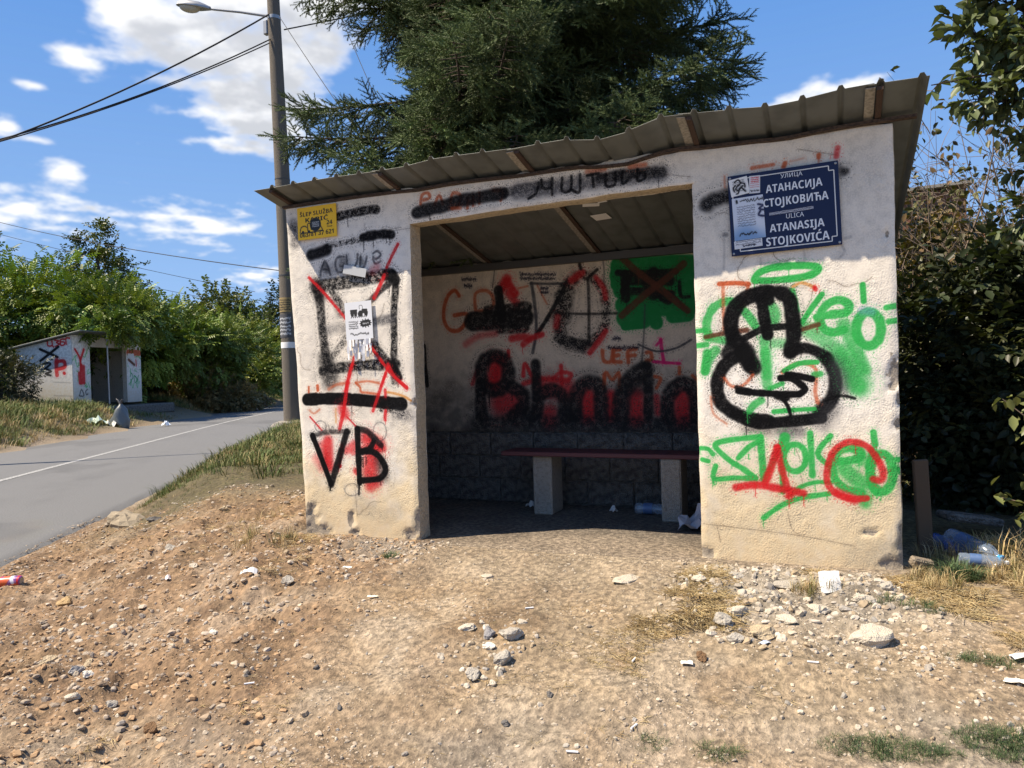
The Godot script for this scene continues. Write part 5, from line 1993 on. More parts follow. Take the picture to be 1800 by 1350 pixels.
func build_gravel() -> void:
	var kinds: Array[ArrayMesh] = []
	for k in 6:
		kinds.append(flat(rock_mesh(100 + k, 6, 7, 0.3)))
	var where := []
	var cols := []
	for k in 6:
		var a: Array[Transform3D] = []
		where.append(a)
		cols.append(PackedColorArray())
	var tones := [Color(0.42, 0.36, 0.28), Color(0.34, 0.30, 0.25), Color(0.5, 0.44, 0.35), Color(0.3, 0.21, 0.13), Color(0.58, 0.53, 0.46), Color(0.25, 0.24, 0.23)]
	var made := 0
	var tries := 0
	while made < 44000 and tries < 500000:
		tries += 1
		var x := rnd(-6.2, 3.3)
		var z := rnd(-1.6, 3.5)
		var st := road_st(x, z)
		if st.x > 3.9 or (st.x > 3.4 and rng.randf() < ss(3.4, 3.9, st.x)) or (x > -2.1 and x < 2.02 and z < 0.02):
			continue
		if x > 2.0 and z < 0.1:
			continue
		var patch := n_mid.get_noise_2d(x * 22.0 + 7.0, z * 22.0)
		var loose := roughness_at(x, z, st.x)
		var want := 0.10 + 0.35 * loose + 0.8 * maxf(0.0, patch) + 0.4 * ss(1.6, 2.6, z)
		if x > -1.75 and x < -0.75 and z < 0.55:
			want += 1.0
		if x > 0.8 and x < 2.1 and z < 1.15 and z > 0.1:
			want += 0.9
		if st.x > 3.0:
			want += 0.5
		if rng.randf() > want:
			continue
		var big := pow(rng.randf(), 7.0)
		var s := lerpf(0.0032, 0.018 if loose > 0.4 or want > 0.9 else 0.011, big) * rnd(0.8, 1.2)
		var b := Basis(Vector3(rnd(-1, 1), rnd(-1, 1), rnd(-1, 1)).normalized(), rnd(0, TAU)).scaled(Vector3(s * rnd(0.8, 1.5), s * rnd(0.5, 0.9), s * rnd(0.8, 1.4)))
		var k := tries % 6
		where[k].append(Transform3D(b, Vector3(x, maxf(ground_height(x, z), -0.352 if st.x > 3.4 else -9.0) + s * rnd(-0.3, 0.15), z)))
		var c: Color = tones[rng.randi() % 6] if loose > 0.35 else tones[rng.randi() % 5].lerp(tones[0], 0.5)
		var sc := soil_color(x, z)
		c = c.lerp(sc.lerp(Color(0.45, 0.39, 0.3), 0.3), 0.55) * rnd(0.8, 1.2)
		if loose > 0.5 and x < 0.3 and rng.randf() < 0.5:
			c = Color(0.36, 0.235, 0.13) * rnd(0.8, 1.25)
			b = b.scaled(Vector3.ONE * 1.3)
		cols[k].append(c)
		made += 1
	for k in 6:
		var o := many("gravel", kinds[k], mats.gravel, where[k], cols[k])
		tag(o, "loose gravel and crumbs of soil strewn over the bare ground", "gravel", "gravel")


func build_rubble() -> void:
	# chunks of mortar and stone, a few centimetres each
	var tones := [Color(0.55, 0.49, 0.39), Color(0.46, 0.42, 0.355), Color(0.62, 0.56, 0.46), Color(0.4, 0.31, 0.2), Color(0.36, 0.34, 0.31)]
	for k in 4:
		var mesh := flat(rock_mesh(500 + k, 8, 9, 0.35))
		var where: Array[Transform3D] = []
		var cols := PackedColorArray()
		for q in [[1.45, 0.5, 0.6, 0.4, 64, 0.025], [1.25, 0.9, 0.25, 0.3, 12, 0.024], [-1.2, 0.32, 0.4, 0.22, 30, 0.018], [-1.9, 1.75, 1.1, 0.75, 95, 0.02], [-2.4, 0.8, 1.4, 0.9, 70, 0.022], [0.15, 1.42, 0.22, 0.3, 14, 0.02], [1.9, 1.3, 0.6, 0.35, 50, 0.016], [-0.4, 2.0, 2.0, 0.5, 40, 0.011]]:
			for i in int(q[4]):
				var a := rng.randf() * TAU
				var d := sqrt(rng.randf())
				var x: float = q[0] + cos(a) * d * q[2]
				var z: float = q[1] + sin(a) * d * q[3]
				if z < 0.06 or road_st(x, z).x > 3.1:
					continue
				var s: float = q[5] * lerpf(0.35, 1.0, pow(rng.randf(), 2.0))
				where.append(Transform3D(Basis(ball().normalized(), rng.randf() * TAU) * Basis.from_scale(Vector3(s * rnd(0.8, 1.4), s * rnd(0.5, 0.9), s)), Vector3(x, ground_height(x, z) + s * rnd(-0.25, 0.25), z)))
				var c: Color = tones[rng.randi() % 5] * rnd(0.7, 1.05)
				c = c.lerp(Color(0.42, 0.33, 0.22), 0.4 * rng.randf())
				cols.append(c.lerp(Color(0.34, 0.22, 0.12), 0.45 * rng.randf()) if x < -0.6 else c)
		tag(many("rubble", mesh, mats.gravel, where, cols), "pale chunks of mortar and stone scattered on the ground", "rubble", "rubble")


func tuft(n: int, spread: float, lean: float, thin: float, seed_: int) -> ArrayMesh:
	var m := MB.new()
	var r := RandomNumberGenerator.new()
	r.seed = seed_
	for i in n:
		var a := r.randf() * TAU
		var o := Vector3(cos(a), 0, sin(a)) * spread * r.randf()
		var d := Vector3(cos(a + r.randf_range(-1, 1)), 0, sin(a + r.randf_range(-1, 1)))
		var h := r.randf_range(0.5, 1.0)
		var l := lean * r.randf_range(0.4, 1.3)
		var side := d.cross(Vector3.UP) * thin
		var p0 := o
		var p1 := o + Vector3.UP * h * 0.6 + d * h * l * 0.35
		var p2 := o + Vector3.UP * h * (1.0 - 0.35 * l) + d * h * l
		var k := m.v.size()
		for q in [p0 - side, p0 + side, p1 - side * 0.8, p1 + side * 0.8, p2]:
			m.vert(q)
		m.quad_i(k, k + 1, k + 3, k + 2)
		m.tri(k + 2, k + 3, k + 4)
	return m.done()


func straw_mesh(seed_: int) -> ArrayMesh:
	# a few dry stalks lying about
	var m := MB.new()
	var r := RandomNumberGenerator.new()
	r.seed = seed_
	for i in 7:
		var a := r.randf() * TAU
		var d := Vector3(cos(a), r.randf_range(0.0, 0.3), sin(a))
		var o := Vector3(r.randf_range(-0.5, 0.5), r.randf_range(0.0, 0.06), r.randf_range(-0.5, 0.5))
		var e := o + d * r.randf_range(0.4, 1.0)
		var mid := o.lerp(e, 0.5) + Vector3(r.randf_range(-0.1, 0.1), r.randf_range(0.0, 0.1), r.randf_range(-0.1, 0.1))
		m.tube([o, mid, e], [0.016, 0.015, 0.008], 3, false)
	return m.done()


func sow(called: String, label: String, mesh: Mesh, spots: Array, colors: Array) -> void:
	# spots: x, z, radius x, radius z, how many, least size, greatest size
	var where: Array[Transform3D] = []
	var cols := PackedColorArray()
	for q in spots:
		for i in int(q[4]):
			var a := rng.randf() * TAU
			var d := sqrt(rng.randf())
			var x: float = q[0] + cos(a) * d * q[2]
			var z: float = q[1] + sin(a) * d * q[3]
			if x > -2.12 and x < 2.03 and z < 0.03 and z > -1.9:
				continue
			if n_mid.get_noise_2d(x * 30.0 + 11.0, z * 30.0) < -0.12:
				continue
			var s := rnd(q[5], q[6]) * (1.15 - 0.5 * d)
			where.append(Transform3D(Basis(Vector3.UP, rng.randf() * TAU).scaled(Vector3(s, s * rnd(0.8, 1.2), s)), Vector3(x, ground_height(x, z) - 0.004, z)))
			cols.append(colors[rng.randi() % colors.size()] * rnd(0.75, 1.25))
	var o := many(called, mesh, mats.straw, where, cols)
	tag(o, label, "grass")


func build_grass() -> void:
	var dry := [Color(0.42, 0.31, 0.15), Color(0.5, 0.39, 0.2), Color(0.33, 0.23, 0.11), Color(0.46, 0.37, 0.22)]
	var green := [Color(0.07, 0.115, 0.045), Color(0.095, 0.13, 0.05), Color(0.06, 0.095, 0.045)]
	var mixed := [Color(0.13, 0.175, 0.05), Color(0.19, 0.2, 0.07), Color(0.1, 0.15, 0.045), Color(0.27, 0.23, 0.1)]
	sow("dry_straw", "flattened dry straw lying on the ground right of the door and along the right side", straw_mesh(3), [[0.98, 0.9, 0.26, 0.3, 800, 0.06, 0.14], [0.95, 1.25, 0.4, 0.25, 360, 0.04, 0.1], [2.5, 0.36, 0.6, 0.32, 2600, 0.06, 0.17], [2.9, 0.75, 0.6, 0.4, 1300, 0.06, 0.16], [1.7, 0.2, 0.3, 0.12, 260, 0.05, 0.12], [1.0, 0.45, 0.16, 0.3, 320, 0.05, 0.11], [-1.9, 0.3, 0.4, 0.25, 160, 0.05, 0.13], [-1.6, 0.85, 0.4, 0.3, 60, 0.05, 0.12], [-0.8, 2.25, 0.7, 0.3, 60, 0.05, 0.12], [2.75, -0.3, 0.7, 0.4, 500, 0.08, 0.2], [-3.2, 0.1, 1.0, 0.8, 220, 0.05, 0.14], [0.4, 1.6, 1.4, 0.8, 160, 0.04, 0.09]], dry)
	sow("dry_grass", "standing dry grass at the foot of the right pier and the right side", tuft(12, 0.25, 0.8, 0.012, 5), [[1.78, 0.07, 0.16, 0.04, 44, 0.12, 0.26], [2.45, 0.2, 0.5, 0.22, 260, 0.07, 0.16], [2.9, 0.6, 0.5, 0.35, 200, 0.06, 0.14], [2.6, -0.35, 0.5, 0.25, 130, 0.12, 0.24], [1.55, 0.5, 0.12, 0.1, 30, 0.07, 0.14], [-2.1, 0.35, 0.25, 0.2, 60, 0.08, 0.2], [-2.6, -0.5, 0.4, 0.5, 50, 0.06, 0.13]], dry + [Color(0.2, 0.19, 0.07)])
	sow("green_grass", "short green grass tufts on the gravel at the lower right", tuft(16, 0.6, 0.9, 0.02, 7), [[1.8, 1.7, 0.24, 0.07, 210, 0.022, 0.05], [1.25, 1.86, 0.1, 0.06, 60, 0.02, 0.045], [2.2, 1.6, 0.2, 0.1, 260, 0.025, 0.055], [1.0, 1.87, 0.07, 0.05, 30, 0.02, 0.04], [2.2, 1.05, 0.16, 0.06, 70, 0.02, 0.05], [1.95, 0.62, 0.2, 0.07, 50, 0.03, 0.06], [-1.0, 0.42, 0.07, 0.05, 34, 0.03, 0.07], [2.25, 0.02, 0.1, 0.12, 90, 0.06, 0.16], [-2.05, 0.25, 0.12, 0.12, 40, 0.04, 0.09]], green)
	# verges on both sides of the road
	var where: Array[Transform3D] = []
	var cols := PackedColorArray()
	var blade := tuft(12, 0.45, 0.7, 0.014, 9)
	for i in 9000:
		var t := 8.3 + 22.0 * pow(rng.randf(), 1.6)
		var s := rnd(0.9, 3.1)
		if t < 9.6 and rng.randf() < 0.75:
			continue
		if s < 1.6 and t < 8.0:
			continue
		var p := road_point(s, t, 0.0)
		if p.z > -1.2 and p.x > -2.3:
			continue
		p.y = ground_height(p.x, p.z) - 0.01
		var k := rnd(0.07, 0.16) * ss(7.5, 10.5, t)
		where.append(Transform3D(Basis(Vector3.UP, rng.randf() * TAU).scaled(Vector3(k * 1.2, k, k * 1.2)), p))
		cols.append((mixed[rng.randi() % 4] if rng.randf() < 0.78 else dry[rng.randi() % 4]) * rnd(0.8, 1.2))
	for i in 5000:
		var p := Vector3(rnd(-9.5, 6.0), 0, rnd(-15.0, -2.1))
		if road_st(p.x, p.z).x > 3.0:
			continue
		p.y = ground_height(p.x, p.z) - 0.01
		var k := rnd(0.1, 0.28)
		where.append(Transform3D(Basis(Vector3.UP, rng.randf() * TAU).scaled(Vector3(k * 1.5, k, k * 1.5)), p))
		cols.append(mixed[rng.randi() % 4] * rnd(0.7, 1.1))
	tag(many("verge_grass", blade, mats.straw, where, cols), "green and yellow grass on the near verge beside the pole", "grass")
	where = []
	cols = PackedColorArray()
	for i in 17000:
		var t := 12.0 + 62.0 * pow(rng.randf(), 1.5)
		var s := 9.5 + 7.5 * pow(rng.randf(), 1.4)
		if s < 9.9 and rng.randf() < 0.5:
			continue
		var p := road_point(s, t, 0.0)
		var dd := p - Vector3(-24.16, 0, -14.93)
		var lx := dd.dot(Vector3(-0.259, 0, -0.966))
		var lz := dd.dot(Vector3(0.966, 0, -0.259))
		if lx > -0.05 and lx < 6.6 and lz > -2.4 and lz < 1.25:
			continue
		p.y = ground_height(p.x, p.z) - 0.02
		var k := rnd(0.16, 0.4) * (1.0 + 0.5 * ss(10.5, 12.5, s))
		where.append(Transform3D(Basis(Vector3.UP, rng.randf() * TAU).scaled(Vector3(k * 1.5, k, k * 1.5)), p))
		var patch := n_big.get_noise_2d(p.x * 8.0, p.z * 8.0)
		cols.append((dry[rng.randi() % 4] if patch > 0.16 and rng.randf() < 0.75 else mixed[rng.randi() % 4]) * rnd(0.8, 1.2))
	tag(many("bank_grass", blade, mats.straw, where, cols), "long grass, partly dry, on the far bank of the road", "grass")


func build_rocks() -> void:
	var shapes: Array[ArrayMesh] = []
	for k in 9:
		shapes.append(flat(rock_mesh(300 + k, 16, 10 + k % 4, 0.3)))
	var lime := Color(0.6, 0.53, 0.42)
	var grey := Color(0.45, 0.41, 0.345)
	var tan_ := Color(0.5, 0.4, 0.26)
	var brown := Color(0.2, 0.115, 0.055)
	var dark := Color(0.15, 0.14, 0.13)
	var white := Color(0.78, 0.73, 0.62)
	var list := [
		[-5.22, -1.1, 0.42, 0.55, Color(0.4, 0.33, 0.23), "largest tan boulder lying beside the road edge"], [-4.6, -0.95, 0.2, 0.3, dark, "flat dark stone just right of the largest boulder"], [-2.99, 0.34, 0.11, 0.7, grey, "upright grey stone alone on the left slope"],
		[1.78, 0.98, 0.165, 0.62, lime, "large pale wedge of rock in front of the right pier"], [0.57, 0.5, 0.15, 0.25, lime, "flat pale patch of stone before the door's right half"],
		[0.2, 1.28, 0.115, 0.55, grey, "knobbly grey lump at the top right of the central stone group"], [0.24, 1.48, 0.095, 0.75, grey, "rounded grey stone lowest of the large ones in the central group"], [0.13, 1.39, 0.075, 0.5, white, "white stone in the middle of the central group"], [0.09, 1.29, 0.075, 0.75, Color(0.3, 0.29, 0.29), "bluish grey stone in the upper row of the central group"], [-0.03, 1.27, 0.085, 0.45, lime, "flat pale stone leftmost of the central group"], [0.17, 1.64, 0.11, 0.4, grey, "broad grey mortar lump at the bottom of the central group"], [0.28, 1.675, 0.045, 0.6, lime, "small pale pebble at the lower end of the central group"], [0.05, 1.24, 0.05, 0.6, white, "small pale splinter above the central group"], [0.2, 1.14, 0.05, 0.6, lime, "small pale stone uppermost of the central group"],
		[1.21, 0.88, 0.105, 0.62, lime, "pale rounded rubble stone topmost beside the straw"], [1.16, 1.0, 0.1, 0.62, grey, "grey rubble stone leaning against the straw patch"], [1.22, 1.12, 0.085, 0.65, grey, "grey rubble stone lowest beside the straw patch"], [1.33, 1.05, 0.11, 0.55, tan_, "tan stained stone beside the scrap of foil"], [1.76, 0.62, 0.11, 0.55, lime, "pale round stone below the dry grass of the right pier"], [1.1, 1.28, 0.075, 0.6, brown, "brown clod lying alone left of the foil scrap"],
		[-2.55, 1.55, 0.085, 0.6, lime, "pale stone in the rubble near the left edge"], [-2.2, 1.9, 0.09, 0.75, tan_, "tall tan stone near the left edge"], [-1.81, 2.03, 0.075, 0.8, Color(0.42, 0.4, 0.37), "round pale boulder left of a pair of pebbles"], [-1.72, 2.04, 0.055, 0.7, white, "round white stone right of a pair of pebbles"], [-1.55, 2.25, 0.085, 0.45, lime, "oblong pale stone near the lower left corner"], [-1.0, 2.31, 0.078, 0.85, brown, "rust brown lump of earth near the bottom left"], [-2.07, 2.06, 0.07, 0.5, tan_, "flat tan stone at the left edge below the rubble"], [-1.86, 1.92, 0.06, 0.8, tan_, "tan upright stone above the pair of pebbles"],
		[-3.45, -0.7, 0.1, 0.5, tan_, "yellowish stone on the slope left of the pier"], [-3.0, -0.3, 0.08, 0.6, brown, "brown clod on the slope left of the pier"], [-0.24, 0.59, 0.09, 0.18, lime, "flat pale stone trodden into the path before the door"], [-1.42, 1.53, 0.045, 0.6, white, "small white pebble on the trodden path's left side"], [-1.38, 2.19, 0.05, 0.7, grey, "small grey stone beside the oblong pale stone"], [-0.56, 1.78, 0.034, 0.7, dark, "small dark pebble alone left of the central group"], [0.55, 1.7, 0.038, 0.7, dark, "small dark pebble alone right of the central group"], [0.43, 1.89, 0.036, 0.6, dark, "small black pebble below the central group"], [-0.27, 2.01, 0.032, 0.6, dark, "small grey black pebble on the bare ground at the bottom"],
		[-1.4, 0.95, 0.09, 0.6, grey, "grey stone beside the crumpled white paper"], [-3.1, 1.13, 0.125, 0.5, Color(0.48, 0.33, 0.16), "ochre slab of stone near the fizzy drink can"], [-2.8, 1.2, 0.08, 0.4, Color(0.46, 0.43, 0.4), "flat pale grey stone right of the ochre slab"], [0.98, 0.53, 0.075, 0.6, lime, "pale stone at the left end of the rubble by the right pier"], [1.88, 0.46, 0.075, 0.7, grey, "round grey stone at the foot of the right pier"], [1.57, 0.74, 0.13, 0.4, lime, "broad pale mortar lump in the middle of the rubble"], [1.43, 0.93, 0.13, 0.35, lime, "flat pale rubble slab above the foil scrap"], [1.4, 0.42, 0.16, 0.3, grey, "broken grey mortar crust below the right pier"], [1.15, 0.4, 0.12, 0.35, grey, "smaller mortar crust left of the broken one"], [-2.35, 0.75, 0.07, 0.6, lime, "pale pointed stone on the dug slope below the boulder"], [-2.0, 1.2, 0.06, 0.6, lime, "pale stone alone in the middle of the dug slope"]]
	for i in list.size():
		var q: Array = list[i]
		var mat: StandardMaterial3D = mats.stone.duplicate()
		mat.vertex_color_use_as_albedo = false
		mat.albedo_color = q[4].linear_to_srgb()
		var o := obj("stone", shapes[i % 9], mat)
		var w: float = q[2] * 0.5
		o.position = Vector3(q[0], ground_height(q[0], q[1]) + w * q[3] * 0.35, q[1])
		o.basis = Basis(Vector3.UP, rnd(0, TAU)) * Basis.from_scale(Vector3(w, w * q[3], w * rnd(0.65, 0.95)))
		tag(o, q[5], "stone")


func crumpled(w: float, h: float, d: float, seed_: int, n := 5) -> ArrayMesh:
	var m := MB.new()
	var r := RandomNumberGenerator.new()
	r.seed = seed_
	for j in n:
		for i in n:
			var u := i / (n - 1.0) - 0.5
			var v := j / (n - 1.0) - 0.5
			m.vert(Vector3(u * w + r.randf_range(-0.04, 0.04) * w, r.randf_range(0.0, d) * (1.2 - (u * u + v * v) * 2.0), v * h + r.randf_range(-0.04, 0.04) * h), Vector2(u + 0.5, v + 0.5))
	for j in n - 1:
		for i in n - 1:
			var p := []
			for q in [j * n + i, j * n + n + i, j * n + n + i + 1, j * n + i + 1]:
				p.append(m.v[q])
			m.face([p[0], p[1], p[2]])
			m.face([p[0], p[2], p[3]])
	return m.done()


func bottle(label: String, at: Vector3, along: Vector3, size: float, blue: float, cap: Color, group := "") -> void:
	var t := thing("plastic_bottle", label, "bottle", at, 0.0, group)
	var b := frame(Vector3.UP, Vector3.UP, 1.0)
	var d := along.normalized()
	var s := d.cross(Vector3.UP).normalized()
	b = Basis(s, d, s.cross(d)) * size
	var m := MB.new()
	var prof: Array[Vector2] = [Vector2(0.01, 0.012), Vector2(0.036, 0.0), Vector2(0.044, 0.012), Vector2(0.045, 0.04)]
	for i in 9:
		var y := 0.05 + i * 0.018
		prof.append(Vector2(0.0455 - 0.0025 * (i % 2), y))
	prof.append_array([Vector2(0.045, 0.22), Vector2(0.04, 0.245), Vector2(0.027, 0.28), Vector2(0.0145, 0.298), Vector2(0.0135, 0.305)])
	m.lathe(prof, Vector3.ZERO, b, 22)
	for i in m.v.size():
		m.v[i] += ball() * 0.0012 * size
	var pl := StandardMaterial3D.new()
	pl.transparency = BaseMaterial3D.TRANSPARENCY_ALPHA
	pl.albedo_color = Color(0.75, 0.82, 0.9, 0.22).lerp(Color(0.18, 0.4, 0.8, 0.55), blue)
	pl.roughness = 0.12
	obj("body", m.done(), pl, t)
	m = MB.new()
	m.lathe([Vector2(0.0, 0.326), Vector2(0.015, 0.326), Vector2(0.016, 0.322), Vector2(0.016, 0.304), Vector2(0.0, 0.304)].map(func(q): return q) as Array, Vector3.ZERO, b, 16)
	obj("cap", m.done(), paint(cap.r, cap.g, cap.b, 0.45), t)
	m = MB.new()
	m.lathe([Vector2(0.0462, 0.075), Vector2(0.0465, 0.11), Vector2(0.0462, 0.15)], Vector3.ZERO, b, 22)
	obj("wrapper", m.done(), paint(0.08, 0.14, 0.28, 0.4), t)


func build_litter() -> void:
	# bottles by the right wall
	bottle("large clear plastic bottle with a blue cap lying in the grass right of the shelter", Vector3(2.27, 0.1, -0.5), Vector3(0.52, -0.12, 0.72), 1.15, 0.12, Color(0.06, 0.34, 0.68))
	bottle("crushed small clear bottle in front of the large one", Vector3(2.27, 0.05, -0.16), Vector3(0.9, -0.02, 0.1), 0.72, 0.05, Color(0.6, 0.65, 0.7))
	bottle("dark blue plastic bottle half hidden behind the two clear ones", Vector3(2.2, 0.05, -0.62), Vector3(0.35, -0.04, 0.75), 1.0, 0.9, Color(0.03, 0.1, 0.35))
	# boards
	var t := thing("wooden_post", "weathered grey board standing against the right end of the wall", "board", Vector3(2.13, -0.05, -0.42), 0.3)
	var m := MB.new()
	m.box(Vector3(0.085, 0.62, 0.03), Vector3(0, 0.3, 0), Basis(Vector3.BACK, 0.04), 0.006)
	obj("board", m.done(), paint(0.1, 0.07, 0.045, 0.9), t)
	t = thing("wood_chunk", "short sawn piece of pale wood at the board's foot", "wood", Vector3(2.08, 0.035, -0.06), 0.5)
	m = MB.new()
	m.box(Vector3(0.13, 0.05, 0.05), Vector3.ZERO, Basis(Vector3.BACK, -0.25) * Basis(Vector3.RIGHT, 0.3), 0.01)
	obj("piece", m.done(), mats.wood, t)
	t = thing("broken_slab", "broken dark slab lying in the shade behind the bottles", "slab", Vector3(2.45, 0.12, -1.0), 0.4)
	m = MB.new()
	m.box(Vector3(0.36, 0.05, 0.16), Vector3.ZERO, Basis(Vector3.BACK, -0.15), 0.012)
	obj("slab", m.done(), mats.block, t)
	# the can
	var p := Vector3(-3.98, 0, 0.9)
	p.y = ground_height(p.x, p.z) + 0.034
	t = thing("drink_can", "purple and red drink can lying at the left edge", "can", p)
	var c := canvas(0, 0, 0.2, 0.12, 500.0, Color(0.44, 0.26, 0.56))
	c.stroke("red", 0.02, 0.2, 0.9, 0.0, [0.0, 0.008, 0.2, 0.008])
	c.stroke("red", 0.012, 0.2, 0.9, 0.0, [0.0, 0.11, 0.2, 0.11])
	c.stroke("orange", 0.04, 0.3, 0.95, 0.1, [0.02, 0.03, 0.06, 0.05, 0.1, 0.03])
	c.stroke("orange", 0.04, 0.3, 0.95, 0.1, [0.12, 0.09, 0.16, 0.06])
	c.stroke("white", 0.02, 0.3, 0.9, 0.1, [0.03, 0.08, 0.07, 0.075, 0.1, 0.085])
	var d := Vector3(-0.62, 0.0, 0.35).normalized()
	var s := d.cross(Vector3.UP).normalized()
	var cb := Basis(s, d, s.cross(d)) * 1.25
	m = MB.new()
	m.lathe([Vector2(0.025, 0.0), Vector2(0.033, 0.007), Vector2(0.033, 0.108), Vector2(0.027, 0.118)], Vector3.ZERO, cb, 24)
	for i in m.v.size():
		m.uv[i].y = clampf(m.uv[i].y / 0.12, 0.0, 1.0)
	var cm := print_mat(c, 0.35)
	obj("body", m.done(), cm, t, -d * 0.07)
	m = MB.new()
	m.lathe([Vector2(0.027, 0.118), Vector2(0.0245, 0.1145), Vector2(0.0, 0.114)], Vector3.ZERO, cb, 24)
	obj("lid", m.done(), mats.grey_metal, t, -d * 0.07)
	m = MB.new()
	m.lathe([Vector2(0.0, 0.004), Vector2(0.02, 0.004), Vector2(0.025, 0.0)], Vector3.ZERO, cb, 24)
	obj("base", m.done(), mats.grey_metal, t, -d * 0.07)
	# papers
	for q in [["crumpled_paper", -1.7, 0.93, 0.1, 0.07, 0.05, 0.3, "crumpled white paper on the dug slope below the left pier", Color(0.75, 0.75, 0.74)], ["paper_scrap", 1.62, 0.5, 0.1, 0.12, 0.02, 0.2, "folded white sheet of paper lying on the rubble below the right pier", Color(0.62, 0.61, 0.58)], ["foil_scrap", 1.35, 1.12, 0.045, 0.03, 0.012, 0.8, "small blue and silver foil scrap among the rubble", Color(0.45, 0.5, 0.62)], ["paper_scrap", 2.35, 1.0, 0.12, 0.05, 0.02, 0.4, "pale torn paper at the right edge", Color(0.7, 0.68, 0.62)], ["paper_scrap", -1.2, 0.62, 0.07, 0.03, 0.01, 0.1, "small white card left of the rubble on the slope", Color(0.78, 0.76, 0.68)], ["paper_scrap", -2.42, 0.9, 0.1, 0.035, 0.02, 2.4, "white and pink wrapper on the dug slope", Color(0.7, 0.62, 0.6)], ["paper_scrap", -0.75, 1.02, 0.06, 0.025, 0.008, 0.3, "small cream card beside the trodden path", Color(0.75, 0.7, 0.55)], ["paper_scrap", 1.05, 1.36, 0.05, 0.035, 0.01, 0.2, "small white scrap below the brown clod", Color(0.75, 0.72, 0.65)], ["paper_scrap", 2.28, 1.22, 0.1, 0.035, 0.015, -0.2, "cream torn strip at the right edge below the pale paper", Color(0.74, 0.7, 0.6)],
		["crumpled_paper", -0.72, -1.35, 0.08, 0.05, 0.05, 0.2, "crumpled paper on the shelter floor left of the bench leg", Color(0.6, 0.58, 0.55)], ["crumpled_paper", 0.02, -1.28, 0.05, 0.05, 0.05, 0.9, "small paper ball under the bench", Color(0.55, 0.53, 0.5)], ["paper_scrap", 0.5, -1.3, 0.14, 0.05, 0.015, 0.4, "dark torn paper lying behind the right bench leg", Color(0.3, 0.29, 0.28)]]:
		var mat := paint(q[8].r, q[8].g, q[8].b, 0.8)
		var o := obj(q[0], crumpled(q[3], q[4], q[5], int(absf(q[1] * 100.0)) + 3), mat)
		var inside: bool = q[2] < 0.0
		o.position = Vector3(q[1], (0.004 if inside else ground_height(q[1], q[2]) + 0.008), q[2])
		o.rotation.y = q[6]
		if q[7].begins_with("folded"):
			o.rotation.x = 0.8
			o.position.y += 0.03
		tag(o, q[7], "paper")
	bottle("clear crushed bottle lying under the bench inside the shelter", Vector3(0.2, 0.045, -1.28), Vector3(0.9, 0.0, 0.05), 0.95, 0.0, Color(0.3, 0.3, 0.32))
	var bag := obj("plastic_bag", crumpled(0.3, 0.24, 0.16, 77, 8), paint(0.42, 0.42, 0.46, 0.45))
	bag.position = Vector3(0.79, 0.0, -0.82)
	tag(bag, "crumpled grey plastic bag on the floor beside the right door edge", "bag")
	# cigarette ends
	var cg := "cigarette ends on the bare ground"
	for q in [[-0.78, 1.97, 0.7, "white cigarette end leftmost on the bare ground, near the picture's bottom"], [0.75, 2.02, 0.2, "white cigarette end between the small green grass tufts at the bottom"], [0.93, 1.82, 1.3, "white cigarette end behind the leftmost small grass tuft"], [0.82, 1.36, 1.5, "white cigarette end left of the lone brown clod"], [1.55, 1.25, 0.1, "white cigarette end in front of the large pale wedge of rock"], [0.18, 0.98, 0.6, "white cigarette end on the path above the central stone group"]]:
		m = MB.new()
		var e := Vector3(cos(q[2]), 0, -sin(q[2])) * 0.022
		m.tube([-e, e], [0.004, 0.004], 8)
		var o := obj("cigarette_end", m.done(), mats.white_paper)
		o.position = Vector3(q[0], ground_height(q[0], q[1]) + 0.005, q[1])
		tag(o, q[3], "cigarette end", cg)
	# rubbish in front of the far shelter
	p = Vector3(-20.7, 0, -14.0)
	p.y = base_height(p.x, p.z)
	t = thing("rubbish_bag", "dark grey rubbish bag standing in the grass before the far shelter", "rubbish bag", p)
	t.scale = Vector3.ONE * 0.85
	m = MB.new()
	var prof := [[0.0, 0.30], [0.12, 0.36], [0.35, 0.34], [0.6, 0.27], [0.8, 0.2], [0.92, 0.12], [1.02, 0.05]]
	for q in prof:
		for j in 14:
			var a := TAU * j / 14.0
			var r: float = q[1] * (1.0 + 0.16 * sin(a * 3.0 + q[0] * 5.0) + 0.1 * sin(a * 5.0 - q[0] * 9.0))
			m.vert(Vector3(cos(a) * r + 0.06 * q[0], q[0], sin(a) * r))
	for i in prof.size() - 1:
		for j in 14:
			var a := i * 14 + j
			var b := i * 14 + (j + 1) % 14
			m.quad_i(a, a + 14, b + 14, b)
	obj("body", m.done(), paint(0.12, 0.135, 0.14, 0.35), t)
	m = MB.new()
	m.tube([Vector3(0.06, 0.98, 0), Vector3(-0.05, 1.15, 0.02), Vector3(-0.16, 1.22, 0.02)], [0.05, 0.04, 0.02], 6)
	m.tube([Vector3(0.06, 0.98, 0), Vector3(0.14, 1.16, 0.02), Vector3(0.2, 1.2, 0.02)], [0.05, 0.035, 0.02], 6)
	obj("tie", m.done(), paint(0.05, 0.05, 0.055, 0.5), t)
